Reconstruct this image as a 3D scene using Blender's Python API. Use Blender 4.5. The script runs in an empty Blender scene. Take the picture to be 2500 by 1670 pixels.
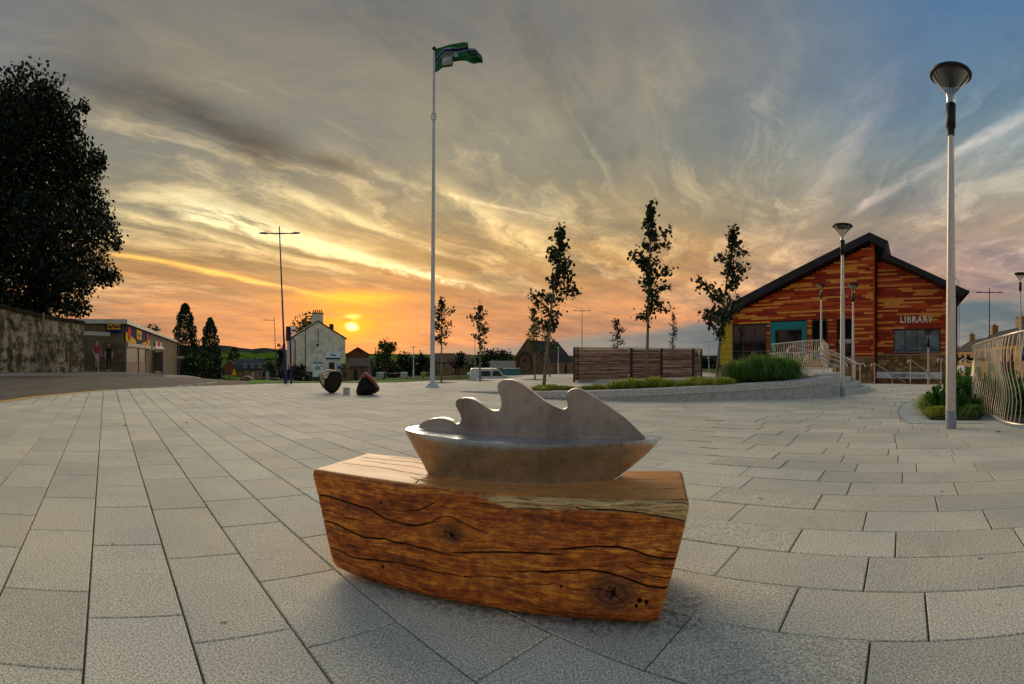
import bpy, math, random
import numpy as np
from mathutils import Vector
from mathutils import noise as mn
random.seed(7); RNG = np.random.RandomState(7)
S = bpy.context.scene; COL = S.collection; PI = math.pi
# ------------------------------------------------------------ camera
H = 1.0                                  # eye height
FX, FY, CX, CY = 1240.0, 1378.0, 1250.0, 870.0
cd = bpy.data.cameras.new('camera'); cam = bpy.data.objects.new('camera', cd); COL.objects.link(cam)
cd.type = 'PANO'; cd.panorama_type = 'CENTRAL_CYLINDRICAL'
cd.central_cylindrical_radius = 1.0
cd.central_cylindrical_range_u_min = -CX/FX; cd.central_cylindrical_range_u_max = (2500-CX)/FX
cd.central_cylindrical_range_v_min = -(1670-CY)/FY; cd.central_cylindrical_range_v_max = CY/FY
cd.clip_start = 0.05; cd.clip_end = 12000
cam.location = (0, 0, H); cam.rotation_euler = (PI/2, 0, 0)
S.camera = cam
S.view_settings.view_transform = 'Standard'; S.view_settings.look = 'None'
S.view_settings.exposure = 0.6; S.view_settings.gamma = 1.0; S.view_settings.use_curve_mapping = False
S.render.engine = 'CYCLES'
try:
    S.cycles.use_denoising = True; S.cycles.max_bounces = 6; S.cycles.transparent_max_bounces = 16
except Exception: pass

def lin(r, g, b):
    f = lambda c: (c/255/12.92) if c <= 10 else ((c/255+.055)/1.055)**2.4
    return (f(r), f(g), f(b))

# ------------------------------------------------------------ node expressions
class X:
    nt = None
    def __init__(s, v): s.v = v
    @staticmethod
    def m(op, *a, clamp=False):
        n = X.nt.nodes.new('ShaderNodeMath'); n.operation = op; n.use_clamp = clamp
        for i, q in enumerate(a):
            q = q.v if isinstance(q, X) else q
            if isinstance(q, (int, float)): n.inputs[i].default_value = q
            else: X.nt.links.new(q, n.inputs[i])
        return X(n.outputs[0])
    def __add__(s, o): return X.m('ADD', s, o)
    __radd__ = __add__
    def __sub__(s, o): return X.m('SUBTRACT', s, o)
    def __rsub__(s, o): return X.m('SUBTRACT', o, s)
    def __mul__(s, o): return X.m('MULTIPLY', s, o)
    __rmul__ = __mul__
    def __truediv__(s, o): return X.m('DIVIDE', s, o)
    def __rtruediv__(s, o): return X.m('DIVIDE', o, s)
def ss(x, a, b, lo=0., hi=1.):
    n = X.nt.nodes.new('ShaderNodeMapRange'); n.interpolation_type = 'SMOOTHSTEP'
    X.nt.links.new(x.v, n.inputs[0])
    for i, q in enumerate((a, b, lo, hi)): n.inputs[i+1].default_value = q
    return X(n.outputs[0])
def gauss(d2, w): return X.m('EXPONENT', d2*(-1.0/(w*w)))
def vec(a, b, c=0.):
    n = X.nt.nodes.new('ShaderNodeCombineXYZ')
    for i, q in enumerate((a, b, c)):
        if isinstance(q, X): X.nt.links.new(q.v, n.inputs[i])
        else: n.inputs[i].default_value = q
    return n.outputs[0]
def noi(v, scale=1., detail=4., rough=.55, dist=0., ty='FBM', col=False):
    n = X.nt.nodes.new('ShaderNodeTexNoise')
    if v is not None: X.nt.links.new(v, n.inputs['Vector'])
    n.inputs['Scale'].default_value = scale; n.inputs['Detail'].default_value = detail
    n.inputs['Roughness'].default_value = rough; n.inputs['Distortion'].default_value = dist
    return n.outputs[1] if col else X(n.outputs[0])
def ramp(x, stops, interp='LINEAR'):
    n = X.nt.nodes.new('ShaderNodeValToRGB'); cr = n.color_ramp; cr.interpolation = interp
    X.nt.links.new(x.v, n.inputs[0])
    cr.elements[0].position = stops[0][0]; cr.elements[0].color = (*stops[0][1], 1)
    cr.elements[1].position = stops[-1][0]; cr.elements[1].color = (*stops[-1][1], 1)
    for p, c in stops[1:-1]:
        e = cr.elements.new(p); e.color = (*c, 1)
    return n.outputs[0]
def mixc(f, a, b, mode='MIX'):
    n = X.nt.nodes.new('ShaderNodeMix'); n.data_type = 'RGBA'; n.blend_type = mode
    for s_, q in ((0, f), (6, a), (7, b)):
        q = q.v if isinstance(q, X) else q
        if isinstance(q, (int, float)): n.inputs[s_].default_value = q
        elif isinstance(q, tuple): n.inputs[s_].default_value = (*q, 1)
        else: X.nt.links.new(q, n.inputs[s_])
    return n.outputs[2]

# ------------------------------------------------------------ world: sunset sky
SUNPHI, SUNT = -.316, .056
W = bpy.data.worlds.new('World'); S.world = W; W.use_nodes = True
nt = W.node_tree; nt.nodes.clear(); X.nt = nt
tc = nt.nodes.new('ShaderNodeTexCoord'); sp = nt.nodes.new('ShaderNodeSeparateXYZ'); nt.links.new(tc.outputs['Generated'], sp.inputs[0])
dx, dy, dz = X(sp.outputs[0]), X(sp.outputs[1]), X(sp.outputs[2])
hr = X.m('SQRT', dx*dx+dy*dy) + 1e-4
phi = X.m('ARCTAN2', dx, dy); t = dz/hr
ta = X.m('ABSOLUTE', t)
cs = (dx*math.sin(SUNPHI)+dy*math.cos(SUNPHI))/hr
pxn = dx/(X.m('ABSOLUTE', dz)+.035); pyn = dy/(X.m('ABSOLUTE', dz)+.035)
a0 = .42; pu = pxn*math.cos(a0)-pyn*math.sin(a0); pv = pxn*math.sin(a0)+pyn*math.cos(a0)
n0a = noi(vec(pu*1.1, pv*.7, 31.), 1., 5., .6); n0b = noi(vec(pu*1.3, pv*.8, 41.), 1., 5., .6)
wn = noi(vec(pu*.35, pv*.22, 3.1), 1., 3.); wn2 = noi(vec(pu*.8, pv*.5, 7.7), 1., 3.)
uu = pu + (wn-.5)*1.3 + (wn2-.5)*.42
n1 = noi(vec(uu*1.25+(n0a-.5)*1.1, pv*.24+(n0b-.5)*.8, 1.), 1., 7., .64, .5)
n2 = noi(vec(uu*3.6+(n0a-.5)*1.5, pv*.5+(n0b-.5)*.8, 5.), 1., 7., .68, .4)
n3 = noi(vec(uu*.55, pv*.3, 11.), 1., 4., .55)
tt = ta*(1/1.6)
k = lambda *s: [(p/1.6, lin(*c)) for p, c in s]
warm = ramp(tt, k((0, (180, 124, 96)), (.05, (188, 128, 92)), (.11, (180, 127, 84)), (.17, (160, 122, 76)), (.25, (144, 127, 95)), (.36, (128, 123, 106)), (.48, (122, 117, 104)), (.6, (104, 103, 99)), (1.0, (92, 96, 103)), (1.6, (88, 94, 104))))
cool = ramp(tt, k((0, (150, 125, 108)), (.08, (162, 130, 116)), (.16, (162, 132, 118)), (.23, (150, 131, 113)), (.31, (122, 126, 122)), (.42, (100, 122, 136)), (.62, (72, 103, 136)), (1.0, (58, 86, 120)), (1.6, (66, 84, 108))))
far = ss(cs, .93, .34)
rear = ss(cs, .1, -.6)
base = mixc(far, warm, cool)
# darker and lighter sheets of high cloud
sheet = ss(n3, .36, .66)
base = mixc(1.0, base, mixc(sheet, (.74, .82, .94), (1.12, 1.06, .98)), 'MULTIPLY')
n4 = noi(vec(pu*1.6+(wn-.5)*2., pv*1.0, 21.), 1., 7., .68, .5)
base = mixc(1.0, base, mixc(ss(n4, .32, .68), (.84, .87, .92), (1.14, 1.10, 1.02)), 'MULTIPLY')
hi = ss(n1, .48, .66)*1.25*ss(n4, .3, .6)*ss(t, .05, .16)*ss(t, .62, .30) + ss(n2, .54, .74)*.55*ss(t, .05, .14)*ss(t, .7, .34)
strk = mixc(far, (.37, .26, .115), (.19, .145, .105))
base = mixc(1.0, base, mixc(X.m('MINIMUM', hi*.75, 1.), (0, 0, 0), strk), 'ADD')
dk = ss(n1, .46, .30)*ss(t, .03, .12)*.55
base = mixc(dk, base, mixc(1.0, base, (.62, .68, .74), 'MULTIPLY'))
lb_ = noi(vec(phi*2.6+n0a*.5, t*26.+phi*5., 17.), 1., 6., .62)
base = mixc(ss(t, .30, .12), base, mixc(1.0, base, mixc(ss(lb_, .34, .64), (.74, .76, .84), (1.16, 1.12, 1.04)), 'MULTIPLY'))
# long streaks (curved lines on the cloud plane)
n5 = noi(vec(pxn*5., pyn*1.4, 23.), 1., 7., .7, .4)
def ridge(a, b, c, y0, y1, w, col, amt, base, soft=.6):
    P0x = dx/(dz+.0001); P0y = dy/(dz+.0001)
    q = P0x - (a + b*(P0y-y0) + c*(P0y-y0)*(P0y-y0)) + (n2-.5)*w*2.4 + (n5-.5)*w*2.2 + (wn2-.5)*w*1.5
    wv = w*1.0
    g = gauss(q*q, wv)*ss(P0y, y0-soft, y0+soft)*ss(P0y, y1+soft*2, y1-soft)*ss(t, 0., .03)
    g = g*ss(n2*.5+n5*.5, .34, .60)
    return mixc(1.0, base, mixc(X.m('MINIMUM', g*amt, 1.), (0, 0, 0), col), 'ADD')
base = ridge(-2.22, .12, .034, 2.86, 8.1, .20, (.66, .52, .26), 1.9, base)
base = ridge(-1.9, .2, .03, 3.4, 8.6, .4, (.20, .15, .05), 1., base)
base = ridge(-3.87, .05, .0125, 3.94, 10.5, .13, (.62, .31, .03), 1.6, base)
base = ridge(-.975, .22, .42, 2.56, 3.9, .06, (.26, .20, .09), 1., base, .3)
base = ridge(-1.5, .25, .03, 3.0, 5.2, .10, (.40, .30, .13), 1.2, base, .5)
base = ridge(-2.75, .10, .02, 2.7, 6.5, .12, (.34, .25, .10), 1.2, base, .5)
base = ridge(-.45, .3, .03, 3.2, 5.6, .12, (.36, .25, .10), 1., base, .5)
base = ridge(.1, .05, .05, 4.4, 6.5, .3, (.22, .14, .04), 1., base, .6)
base = ridge(2.0, .25, 0., 1.25, 2.9, .05, (.26, .19, .15), 1., base, .25)
base = ridge(1.45, .42, 0., 1.6, 3.6, .12, (.13, .09, .07), 1., base, .4)
# grey cloud bank high on the left
def blob(p0, t0, wp, wt, base, mul, rot=0., amt=1.):
    p = phi-p0 + (wn2-.5)*.12; q = t-t0 + (n3-.5)*.08
    a = p*math.cos(rot)+q*math.sin(rot); b = q*math.cos(rot)-p*math.sin(rot)
    d = (a*(1/wp))*(a*(1/wp)) + (b*(1/wt))*(b*(1/wt))
    g = X.m('EXPONENT', d*-1.)*amt*ss(n2, .2, .5)
    return mixc(X.m('MINIMUM', g, 1.), base, mixc(1.0, base, mul, 'MULTIPLY'))
base = blob(-.75, .455, .16, .055, base, (.56, .54, .56), -.28)
base = blob(-.60, .41, .13, .03, base, (.55, .52, .52), -.5)
base = blob(-.50, .375, .07, .035, base, (.52, .48, .48), -.3)
base = blob(-.36, .345, .07, .018, base, (.62, .56, .52), -.1)
base = blob(-.46, .215, .30, .028, base, (.72, .78, .82), -.28)
base = blob(-.02, .115, .20, .02, base, (.74, .76, .82), -.1)
# low blue-grey bank to the right
edn = noi(vec(phi*5., t*14., 2.), 1., 5., .6)
edge = t - (.012 + .085*X.m('MAXIMUM', phi+.12, 0.)) - (edn-.5)*.05
bank = ss(edge, .012, -.008)*ss(phi, -.35, -.02)*.92
bankc = mixc(ss(noi(vec(phi*4., t*22., 9.), 1., 5., .6), .35, .7), lin(72, 92, 100), lin(138, 128, 120))
bankc = mixc(ss(phi, .45, .0), bankc, lin(112, 116, 112))
base = mixc(bank, base, bankc)
base = mixc(ss(t, .045, -.0)*ss(phi, -.05, -.5)*.0, base, lin(150, 118, 96))
base = mixc(rear, base, mixc(1.0, base, (2.05, 1.78, 1.48), 'MULTIPLY'))   # sky behind the camera brightened, added fill for camera-facing surfaces
# sun behind bars of cloud
dp = phi-SUNPHI
bar = noi(vec(phi*5., t*46., 4.), 1., 4., .6)
def glow(wp, wt, t0): return X.m('EXPONENT', (dp*dp)*(-1/(wp*wp)) + (t-t0)*(t-t0)*(-1/(wt*wt)))
base = mixc(glow(.20, .05, .055)*.40, base, lin(226, 118, 40))
base = mixc(glow(.085, .035, .072)*ss(bar, .26, .52)*.85, base, lin(255, 138, 12))
base = mixc(glow(.10, .010, .104)*.85, base, lin(255, 176, 30))
base = mixc(glow(.034, .021, .055)*ss(bar, .24, .46), base, lin(255, 160, 10))
base = mixc(ss(bar, .60, .66)*glow(.22, .05, .035)*.75, base, lin(122, 92, 92))
wob = (bar-.5)*.030
def glow2(wp, wt, t0): return X.m('EXPONENT', (dp+wob)*(dp+wob)*(-1/(wp*wp)) + (t-t0)*(t-t0)*(-1/(wt*wt)))
base = mixc(1.0, base, mixc(ss(glow2(.013, .0075, .0525), .1, .9), (0, 0, 0), (1.3, 1.0, .42)), 'ADD')
base = mixc(1.0, base, mixc(ss(glow2(.018, .0055, .070), .1, 1.)*.55, (0, 0, 0), (1.0, .7, .22)), 'ADD')
base = mixc(ss(glow2(.030, .0042, .0655)*ss(phi, SUNPHI+.012, SUNPHI-.01), .3, .8)*.75, base, lin(150, 110, 60))
sk = nt.nodes.new('ShaderNodeTexSky'); sk.sky_type = 'NISHITA'; sk.sun_disc = False
sk.sun_elevation = math.radians(3.2); sk.sun_rotation = SUNPHI
base = mixc(1.0, base, mixc(1.0, sk.outputs[0], (.006, .006, .006), 'MULTIPLY'), 'ADD')
bg = nt.nodes.new('ShaderNodeBackground'); bg.inputs[1].default_value = .93
nt.links.new(base, bg.inputs[0])
ow = nt.nodes.new('ShaderNodeOutputWorld'); nt.links.new(bg.outputs[0], ow.inputs[0])
# ------------------------------------------------------------ sun (veiled by thin cloud)
sl = bpy.data.lights.new('sun', 'SUN'); sl.energy = 1.4; sl.angle = math.radians(42); sl.color = (1., .80, .56)
so = bpy.data.objects.new('sun', sl); COL.objects.link(so)
SEL = math.radians(21)
sdir = Vector((math.sin(SUNPHI)*math.cos(SEL), math.cos(SUNPHI)*math.cos(SEL), math.sin(SEL)))
so.rotation_euler = sdir.to_track_quat('Z', 'Y').to_euler()

# ------------------------------------------------------------ photograph-pixel to world helpers (planning only)
def phi_(x): return (x-CX)/FX
def T_(y): return (CY-y)/FY
def pt(x, y, d): p = phi_(x); return Vector((d*math.sin(p), d*math.cos(p), H+d*T_(y)))
def gp(x, y, z=0.):
    d = (z-H)/T_(y); p = phi_(x); return Vector((d*math.sin(p), d*math.cos(p), z))
def xd(x, d, z=0.): p = phi_(x); return Vector((d*math.sin(p), d*math.cos(p), z))
class Plane:                               # vertical plane through two ground points
    def __init__(s, A, B):
        s.A = Vector((A[0], A[1], 0)); s.u = Vector((B[0]-A[0], B[1]-A[1], 0)); s.L = s.u.length; s.u.normalize()
        s.n = Vector((s.u.y, -s.u.x, 0))   # towards the viewer for A left, B right
    def uz(s, x, y):
        p = phi_(x); a, b = math.sin(p), math.cos(p)
        d = s.A.dot(s.n)/(a*s.n.x+b*s.n.y)
        P = Vector((a*d, b*d, 0)); return ((P-s.A).dot(s.u), H+d*T_(y))
    def P(s, u, z, o=0.): q = s.A+s.u*u+s.n*o; return Vector((q.x, q.y, z))
    def ang(s): return math.atan2(s.u.y, s.u.x)

# ------------------------------------------------------------ materials
MATS = {}
def mat(name, col, rough=.8, metal=0., var=.18, ns=4., bump=0., bs=30., spec=.3, obj=False, rnd=0., trans=0., emit=0., two=None, stretch=None, dirt=0.):
    if name in MATS: return MATS[name]
    m = bpy.data.materials.new(name); m.use_nodes = True; X.nt = n = m.node_tree
    b = n.nodes['Principled BSDF']
    b.inputs['Roughness'].default_value = rough; b.inputs['Metallic'].default_value = metal
    b.inputs['Specular IOR Level'].default_value = spec
    g = n.nodes.new('ShaderNodeNewGeometry'); v = g.outputs['Position']
    if obj:
        tcn = n.nodes.new('ShaderNodeTexCoord'); v = tcn.outputs['Object']
    if stretch:
        mp = n.nodes.new('ShaderNodeMapping'); mp.inputs['Scale'].default_value = stretch; n.links.new(v, mp.inputs[0]); v = mp.outputs[0]
    f = noi(v, ns, 5., .6)
    two = two or tuple(c*(1-var) for c in col)
    c = mixc(ss(f, .3, .7), two, tuple(min(1, q*(1+var)) for q in col))
    if rnd:
        oi = n.nodes.new('ShaderNodeObjectInfo')
        r = ss(X(oi.outputs['Random']), 0, 1, 1-rnd, 1+rnd)
        rr = vec(r, r, r); c = mixc(1., c, rr, 'MULTIPLY')
    if dirt:
        f2 = noi(v, ns*.23+.3, 4., .65); c = mixc(ss(f2, .52, .75)*dirt, c, tuple(q*.35 for q in col))
    n.links.new(c, b.inputs['Base Color'])
    if bump:
        bn = n.nodes.new('ShaderNodeBump'); bn.inputs['Strength'].default_value = bump; bn.inputs['Distance'].default_value = .02
        n.links.new(noi(v, bs, 4., .6).v, bn.inputs['Height']); n.links.new(bn.outputs[0], b.inputs['Normal'])
    if trans: b.inputs['Transmission Weight'].default_value = trans
    if emit:
        n.links.new(c, b.inputs['Emission Color']); b.inputs['Emission Strength'].default_value = emit
    MATS[name] = m; return m
def brick(name, c1, c2, mort, bw=.3, bh=.1, rough=.9, ms=.012, bump=.4, off=.5):
    """coursed masonry for walls too far away to tell the pieces apart (world metres; runs along x+y)"""
    if name in MATS: return MATS[name]
    m = bpy.data.materials.new(name); m.use_nodes = True; X.nt = n = m.node_tree
    b = n.nodes['Principled BSDF']; b.inputs['Roughness'].default_value = rough; b.inputs['Specular IOR Level'].default_value = .2
    g = n.nodes.new('ShaderNodeNewGeometry'); s_ = n.nodes.new('ShaderNodeSeparateXYZ'); n.links.new(g.outputs['Position'], s_.inputs[0])
    x, y, z = [X(o) for o in s_.outputs]
    bt = n.nodes.new('ShaderNodeTexBrick'); n.links.new(vec((x-y*.8)*.9, z, 0.), bt.inputs['Vector'])
    bt.inputs['Color1'].default_value = (*c1, 1); bt.inputs['Color2'].default_value = (*c2, 1); bt.inputs['Mortar'].default_value = (*mort, 1)
    bt.inputs['Scale'].default_value = 1.; bt.inputs['Mortar Size'].default_value = ms; bt.inputs['Brick Width'].default_value = bw; bt.inputs['Row Height'].default_value = bh
    f = noi(g.outputs['Position'], 1.1, 5., .65)
    c = mixc(1., bt.outputs[0], mixc(ss(f, .25, .75), (.62, .6, .58), (1.2, 1.18, 1.12)), 'MULTIPLY')
    n.links.new(c, b.inputs['Base Color'])
    bn = n.nodes.new('ShaderNodeBump'); bn.inputs['Strength'].default_value = bump; bn.inputs['Distance'].default_value = .03
    n.links.new(noi(g.outputs['Position'], 9., 4., .6).v, bn.inputs['Height']); n.links.new(bn.outputs[0], b.inputs['Normal'])
    MATS[name] = m; return m

# ------------------------------------------------------------ mesh builder
def tag(o, label=None, cat=None, group=None, kind=None):
    if label: o['label'] = label
    if cat: o['category'] = cat
    if group: o['group'] = group
    if kind: o['kind'] = kind
    return o
def empty(name, loc, label=None, cat=None, group=None, kind=None):
    o = bpy.data.objects.new(name, None); COL.objects.link(o); o.location = loc; o.empty_display_size = .1
    return tag(o, label, cat, group, kind)
def wloc(o):
    v = Vector(o.location); p = o.parent
    while p: v += Vector(p.location); p = p.parent
    return v
class MB:
    def __init__(s): s.v = []; s.f = []; s.mi = []; s.sm = []; s.cur = 0
    def add(s, vs, fs, smooth=False):
        b = len(s.v); s.v += [tuple(q) for q in vs]; s.f += [tuple(i+b for i in f) for f in fs]
        s.mi += [s.cur]*len(fs); s.sm += [smooth]*len(fs); return s
    def box(s, c, sz, rz=0., bev=0.):
        x, y, z = sz[0]/2, sz[1]/2, sz[2]/2; ca, sa = math.cos(rz), math.sin(rz)
        if bev:
            vs = []
            for zz, q in ((-z, 0), (z-bev, 0), (z, bev)):
                for i, j in ((-1, -1), (1, -1), (1, 1), (-1, 1)):
                    a, b = i*(x-q), j*(y-q); vs.append((c[0]+a*ca-b*sa, c[1]+a*sa+b*ca, c[2]+zz))
            fs = [(0, 3, 2, 1), (8, 9, 10, 11)] + [(i, (i+1) % 4, 4+(i+1) % 4, 4+i) for i in range(4)] + [(4+i, 4+(i+1) % 4, 8+(i+1) % 4, 8+i) for i in range(4)]
            return s.add(vs, fs)
        vs = [(c[0]+i*x*ca-j*y*sa, c[1]+i*x*sa+j*y*ca, c[2]+k_*z) for k_ in (-1, 1) for i, j in ((-1, -1), (1, -1), (1, 1), (-1, 1))]
        return s.add(vs, [(0, 3, 2, 1), (4, 5, 6, 7), (0, 1, 5, 4), (1, 2, 6, 5), (2, 3, 7, 6), (3, 0, 4, 7)])
    def hexa(s, a, b):                      # two matching quads (lists of 4) joined into a block
        return s.add(list(a)+list(b), [(3, 2, 1, 0), (4, 5, 6, 7), (0, 1, 5, 4), (1, 2, 6, 5), (2, 3, 7, 6), (3, 0, 4, 7)])
    def poly(s, pts, off):                  # planar outline extruded by the vector off
        n = len(pts); off = Vector(off); a = [Vector(p) for p in pts]; b = [p+off for p in a]
        return s.add(a+b, [tuple(range(n)), tuple(range(2*n-1, n-1, -1))]+[(i, i+n, (i+1) % n+n, (i+1) % n) for i in range(n)])
    def quad(s, *p): return s.add(p, [tuple(range(len(p)))])
    def tube(s, pts, r, n=8, cap=True):
        pts = [Vector(p) for p in pts]; rs = r if isinstance(r, (list, tuple)) else [r]*len(pts); vs = []; up = None
        for i, p in enumerate(pts):
            d = (pts[min(i+1, len(pts)-1)]-pts[max(i-1, 0)]).normalized()
            if up is None: up = Vector((1, 0, 0)) if abs(d.x) < .9 else Vector((0, 1, 0))
            a = d.cross(up).normalized(); b = d.cross(a).normalized(); up = -d.cross(a) if False else up
            for j in range(n):
                w = 2*PI*j/n; vs.append(p+(a*math.cos(w)+b*math.sin(w))*rs[i])
        fs = [(i*n+j, i*n+(j+1) % n, (i+1)*n+(j+1) % n, (i+1)*n+j) for i in range(len(pts)-1) for j in range(n)]
        s.add(vs, fs, True)
        if cap: s.add([vs[j] for j in range(n)], [tuple(range(n))[::-1]]); s.add(vs[-n:], [tuple(range(n))])
        return s
    def lathe(s, prof, c=(0, 0, 0), n=20, axis=None):
        vs = []
        q = axis.to_track_quat('Z', 'Y') if axis else None
        for r, z in prof:
            for j in range(n):
                w = 2*PI*j/n; v = Vector((r*math.cos(w), r*math.sin(w), z))
                if q: v = q @ v
                vs.append(Vector(c)+v)
        fs = [(i*n+j, i*n+(j+1) % n, (i+1)*n+(j+1) % n, (i+1)*n+j) for i in range(len(prof)-1) for j in range(n)]
        return s.add(vs, fs, True)
    def mesh(s, name, mats, org=(0, 0, 0)):
        me = bpy.data.meshes.new(name); o = Vector(org)
        me.from_pydata([(v[0]-o.x, v[1]-o.y, v[2]-o.z) for v in s.v], [], s.f)
        for m in (mats if isinstance(mats, (list, tuple)) else [mats]): me.materials.append(m)
        if any(s.mi): me.polygons.foreach_set('material_index', s.mi)
        me.polygons.foreach_set('use_smooth', s.sm); me.update(); return me
    def build(s, name, mats, parent=None, kind=None, label=None, cat=None, group=None, smooth=None):
        org = wloc(parent) if parent else (Vector(s.v[0])*0)
        if smooth is not None: s.sm = [smooth]*len(s.f)
        o = bpy.data.objects.new(name, s.mesh(name, mats, org)); COL.objects.link(o)
        if parent: o.parent = parent
        return tag(o, label, cat, group, kind)
def npmesh(name, V, F, mats, parent=None, smooth=False, attrs=None, org=(0, 0, 0), kind=None):
    me = bpy.data.meshes.new(name); V = np.asarray(V, np.float32)-np.array(org, np.float32); F = np.asarray(F, np.int32)
    me.vertices.add(len(V)); me.vertices.foreach_set('co', V.ravel())
    k_ = F.shape[1]; me.loops.add(F.size); me.loops.foreach_set('vertex_index', F.ravel())
    me.polygons.add(len(F)); me.polygons.foreach_set('loop_start', np.arange(len(F), dtype=np.int32)*k_)
    me.polygons.foreach_set('loop_total', np.full(len(F), k_, np.int32))
    me.polygons.foreach_set('use_smooth', np.full(len(F), bool(smooth)))
    for m in (mats if isinstance(mats, (list, tuple)) else [mats]): me.materials.append(m)
    me.update(calc_edges=True); me.validate()
    for an, av in (attrs or {}).items():
        a = me.attributes.new(an, 'FLOAT', 'POINT'); a.data.foreach_set('value', np.asarray(av, np.float32))
    o = bpy.data.objects.new(name, me); COL.objects.link(o)
    if parent: o.parent = parent
    if kind: o['kind'] = kind
    return o
def copy_tree(o, parent=None):
    c = o.copy(); COL.objects.link(c)
    if parent: c.parent = parent
    for ch in [q for q in KIDS.get(o.name, [])]:
        copy_tree(ch, c)
    return c
KIDS = {}
def snapkids():
    KIDS.clear()
    for o in COL.objects:
        if o.parent: KIDS.setdefault(o.parent.name, []).append(o)
def clone(root, loc, label, rz=0., sc=1., group=None):
    snapkids(); c = copy_tree(root); c.location = loc; c.rotation_euler[2] = rz; c.scale = (sc, sc, sc) if not isinstance(sc, tuple) else sc
    c['label'] = label
    if group: c['group'] = group
    return c
def text(name, body, size, P, rz, material, parent=None, depth=.01, align='CENTER', sx=1., bold=0.):
    """flat lettering as a thin mesh standing upright at P, reading along direction rz"""
    cu = bpy.data.curves.new(name, 'FONT'); cu.body = body; cu.size = size; cu.extrude = depth; cu.align_x = align; cu.align_y = 'CENTER'; cu.offset = bold
    cu.resolution_u = 3
    to = bpy.data.objects.new('tmp', cu); COL.objects.link(to)
    bpy.context.view_layer.update()
    me = bpy.data.meshes.new_from_object(to.evaluated_get(bpy.context.evaluated_depsgraph_get()))
    bpy.data.objects.remove(to)
    ca, sa = math.cos(rz), math.sin(rz); org = wloc(parent) if parent else Vector((0, 0, 0))
    for v in me.vertices:
        x, y, z = v.co.x*sx, v.co.y, v.co.z
        v.co = (P[0]+x*ca+z*sa-org.x, P[1]+x*sa-z*ca-org.y, P[2]+y-org.z)
    me.materials.clear(); me.materials.append(material)
    o = bpy.data.objects.new(name, me); COL.objects.link(o)
    if parent: o.parent = parent
    return o
# ------------------------------------------------------------ terrain
TCOL = [(-1.6, [(0, 0), (15, 0), (30, .1), (200, 1), (4000, 4)]),
        (-1.05, [(0, 0), (13, 0), (24, .2), (33, .42), (60, .9), (200, 2), (4000, 4)]),
        (phi_(200), [(0, 0), (16, 0), (25, .08), (35, .1), (60, -.3), (200, -2), (4000, -6)]),
        (phi_(303), [(0, 0), (20, 0), (32, .03), (60, -1.0), (160, -4), (4000, -12)]),
        (phi_(432), [(0, 0), (25, 0), (50, -.75), (72, -1.6), (160, -5), (600, -14), (4000, -14)]),
        (phi_(600), [(0, 0), (24, 0), (50, -1.2), (160, -6.2), (600, -16), (4000, -16)]),
        (phi_(820), [(0, 0), (21.5, 0), (76, -2.35), (160, -5.2), (600, -14), (4000, -16)]),
        (phi_(1100), [(0, 0), (23.5, 0), (60, -1.7), (160, -4.6), (600, -12), (4000, -16)]),
        (phi_(1300), [(0, 0), (30, 0), (60, -1.1), (160, -4.1), (600, -12), (4000, -16)]),
        (phi_(1700), [(0, 0), (34, 0), (46, -.25), (70, -1.), (160, -3.), (600, -10), (4000, -12)]),
        (phi_(1800), [(0, 0), (30, .05), (60, -1), (160, -4), (600, -10), (4000, -12)]),
        (phi_(1960), [(0, 0), (21, 0), (26, -.25), (34, -.6), (60, -2), (4000, -6)]),
        (phi_(2130), [(0, 0), (20.9, 0), (24, -.35), (29, -1.2), (40, -3), (4000, -6)]),
        (phi_(2200), [(0, 0), (20.7, 0), (22.2, -.9), (26, -2.9), (60, -3.2), (4000, -6)]),
        (phi_(2330), [(0, 0), (20.2, 0), (22.2, -.9), (26, -2.9), (60, -3.2), (4000, -6)]),
        (phi_(2500), [(0, 0), (17, 0), (22, -.9), (28, -2.4), (60, -3.2), (4000, -6)]),
        (1.6, [(0, 0), (30, 0), (60, -1), (4000, 0)]),
        (PI, [(0, 0), (60, 0), (4000, 0)]), (-PI, [(0, 0), (60, 0), (4000, 0)])]
TCOL.sort(key=lambda q: q[0])
def _zd(tab, d):
    for (a, za), (b, zb) in zip(tab, tab[1:]):
        if d <= b: return za+(zb-za)*(d-a)/(b-a)
    return tab[-1][1]
def zt(x, y):
    p = math.atan2(x, y); d = math.hypot(x, y)
    for (pa, ta_), (pb, tb_) in zip(TCOL, TCOL[1:]):
        if p <= pb: f = (p-pa)/(pb-pa) if pb > pa else 0; return _zd(ta_, d)*(1-f)+_zd(tb_, d)*f
    return 0
def ground_at(x_, d): v = xd(x_, d); v.z = zt(v.x, v.y); return v
rings = [0, 4, 8, 12, 15, 18, 20, 21, 22, 23, 24, 25, 26, 27, 28, 29, 30, 32, 34, 37, 40, 45, 50, 55, 60, 66, 72, 80, 90, 105, 120, 140, 160, 200, 280, 400, 600, 1000, 2000, 4000]
NA = 288
V = [(0, 0, -.05)]; F = []
for d in rings[1:]:
    for j in range(NA):
        p = -PI+2*PI*j/NA; x, y = d*math.sin(p), d*math.cos(p); V.append((x, y, zt(x, y)-.05))
Fq = [(1+i*NA+j, 1+(i+1)*NA+j, 1+(i+1)*NA+(j+1) % NA, 1+i*NA+(j+1) % NA) for i in range(len(rings)-2) for j in range(NA)]
me = bpy.data.meshes.new('ground'); me.from_pydata(V, [], Fq+[(0, 1+j, 1+(j+1) % NA) for j in range(NA)])
me.materials.append(mat('earth_grass', (.06, .085, .022), .95, spec=.02, ns=.35, var=.35, bump=.4, bs=3., dirt=.4)); me.flip_normals(); me.update()
for p_ in me.polygons: p_.use_smooth = True
g_ = bpy.data.objects.new('ground', me); COL.objects.link(g_); tag(g_, kind='structure')

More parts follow.
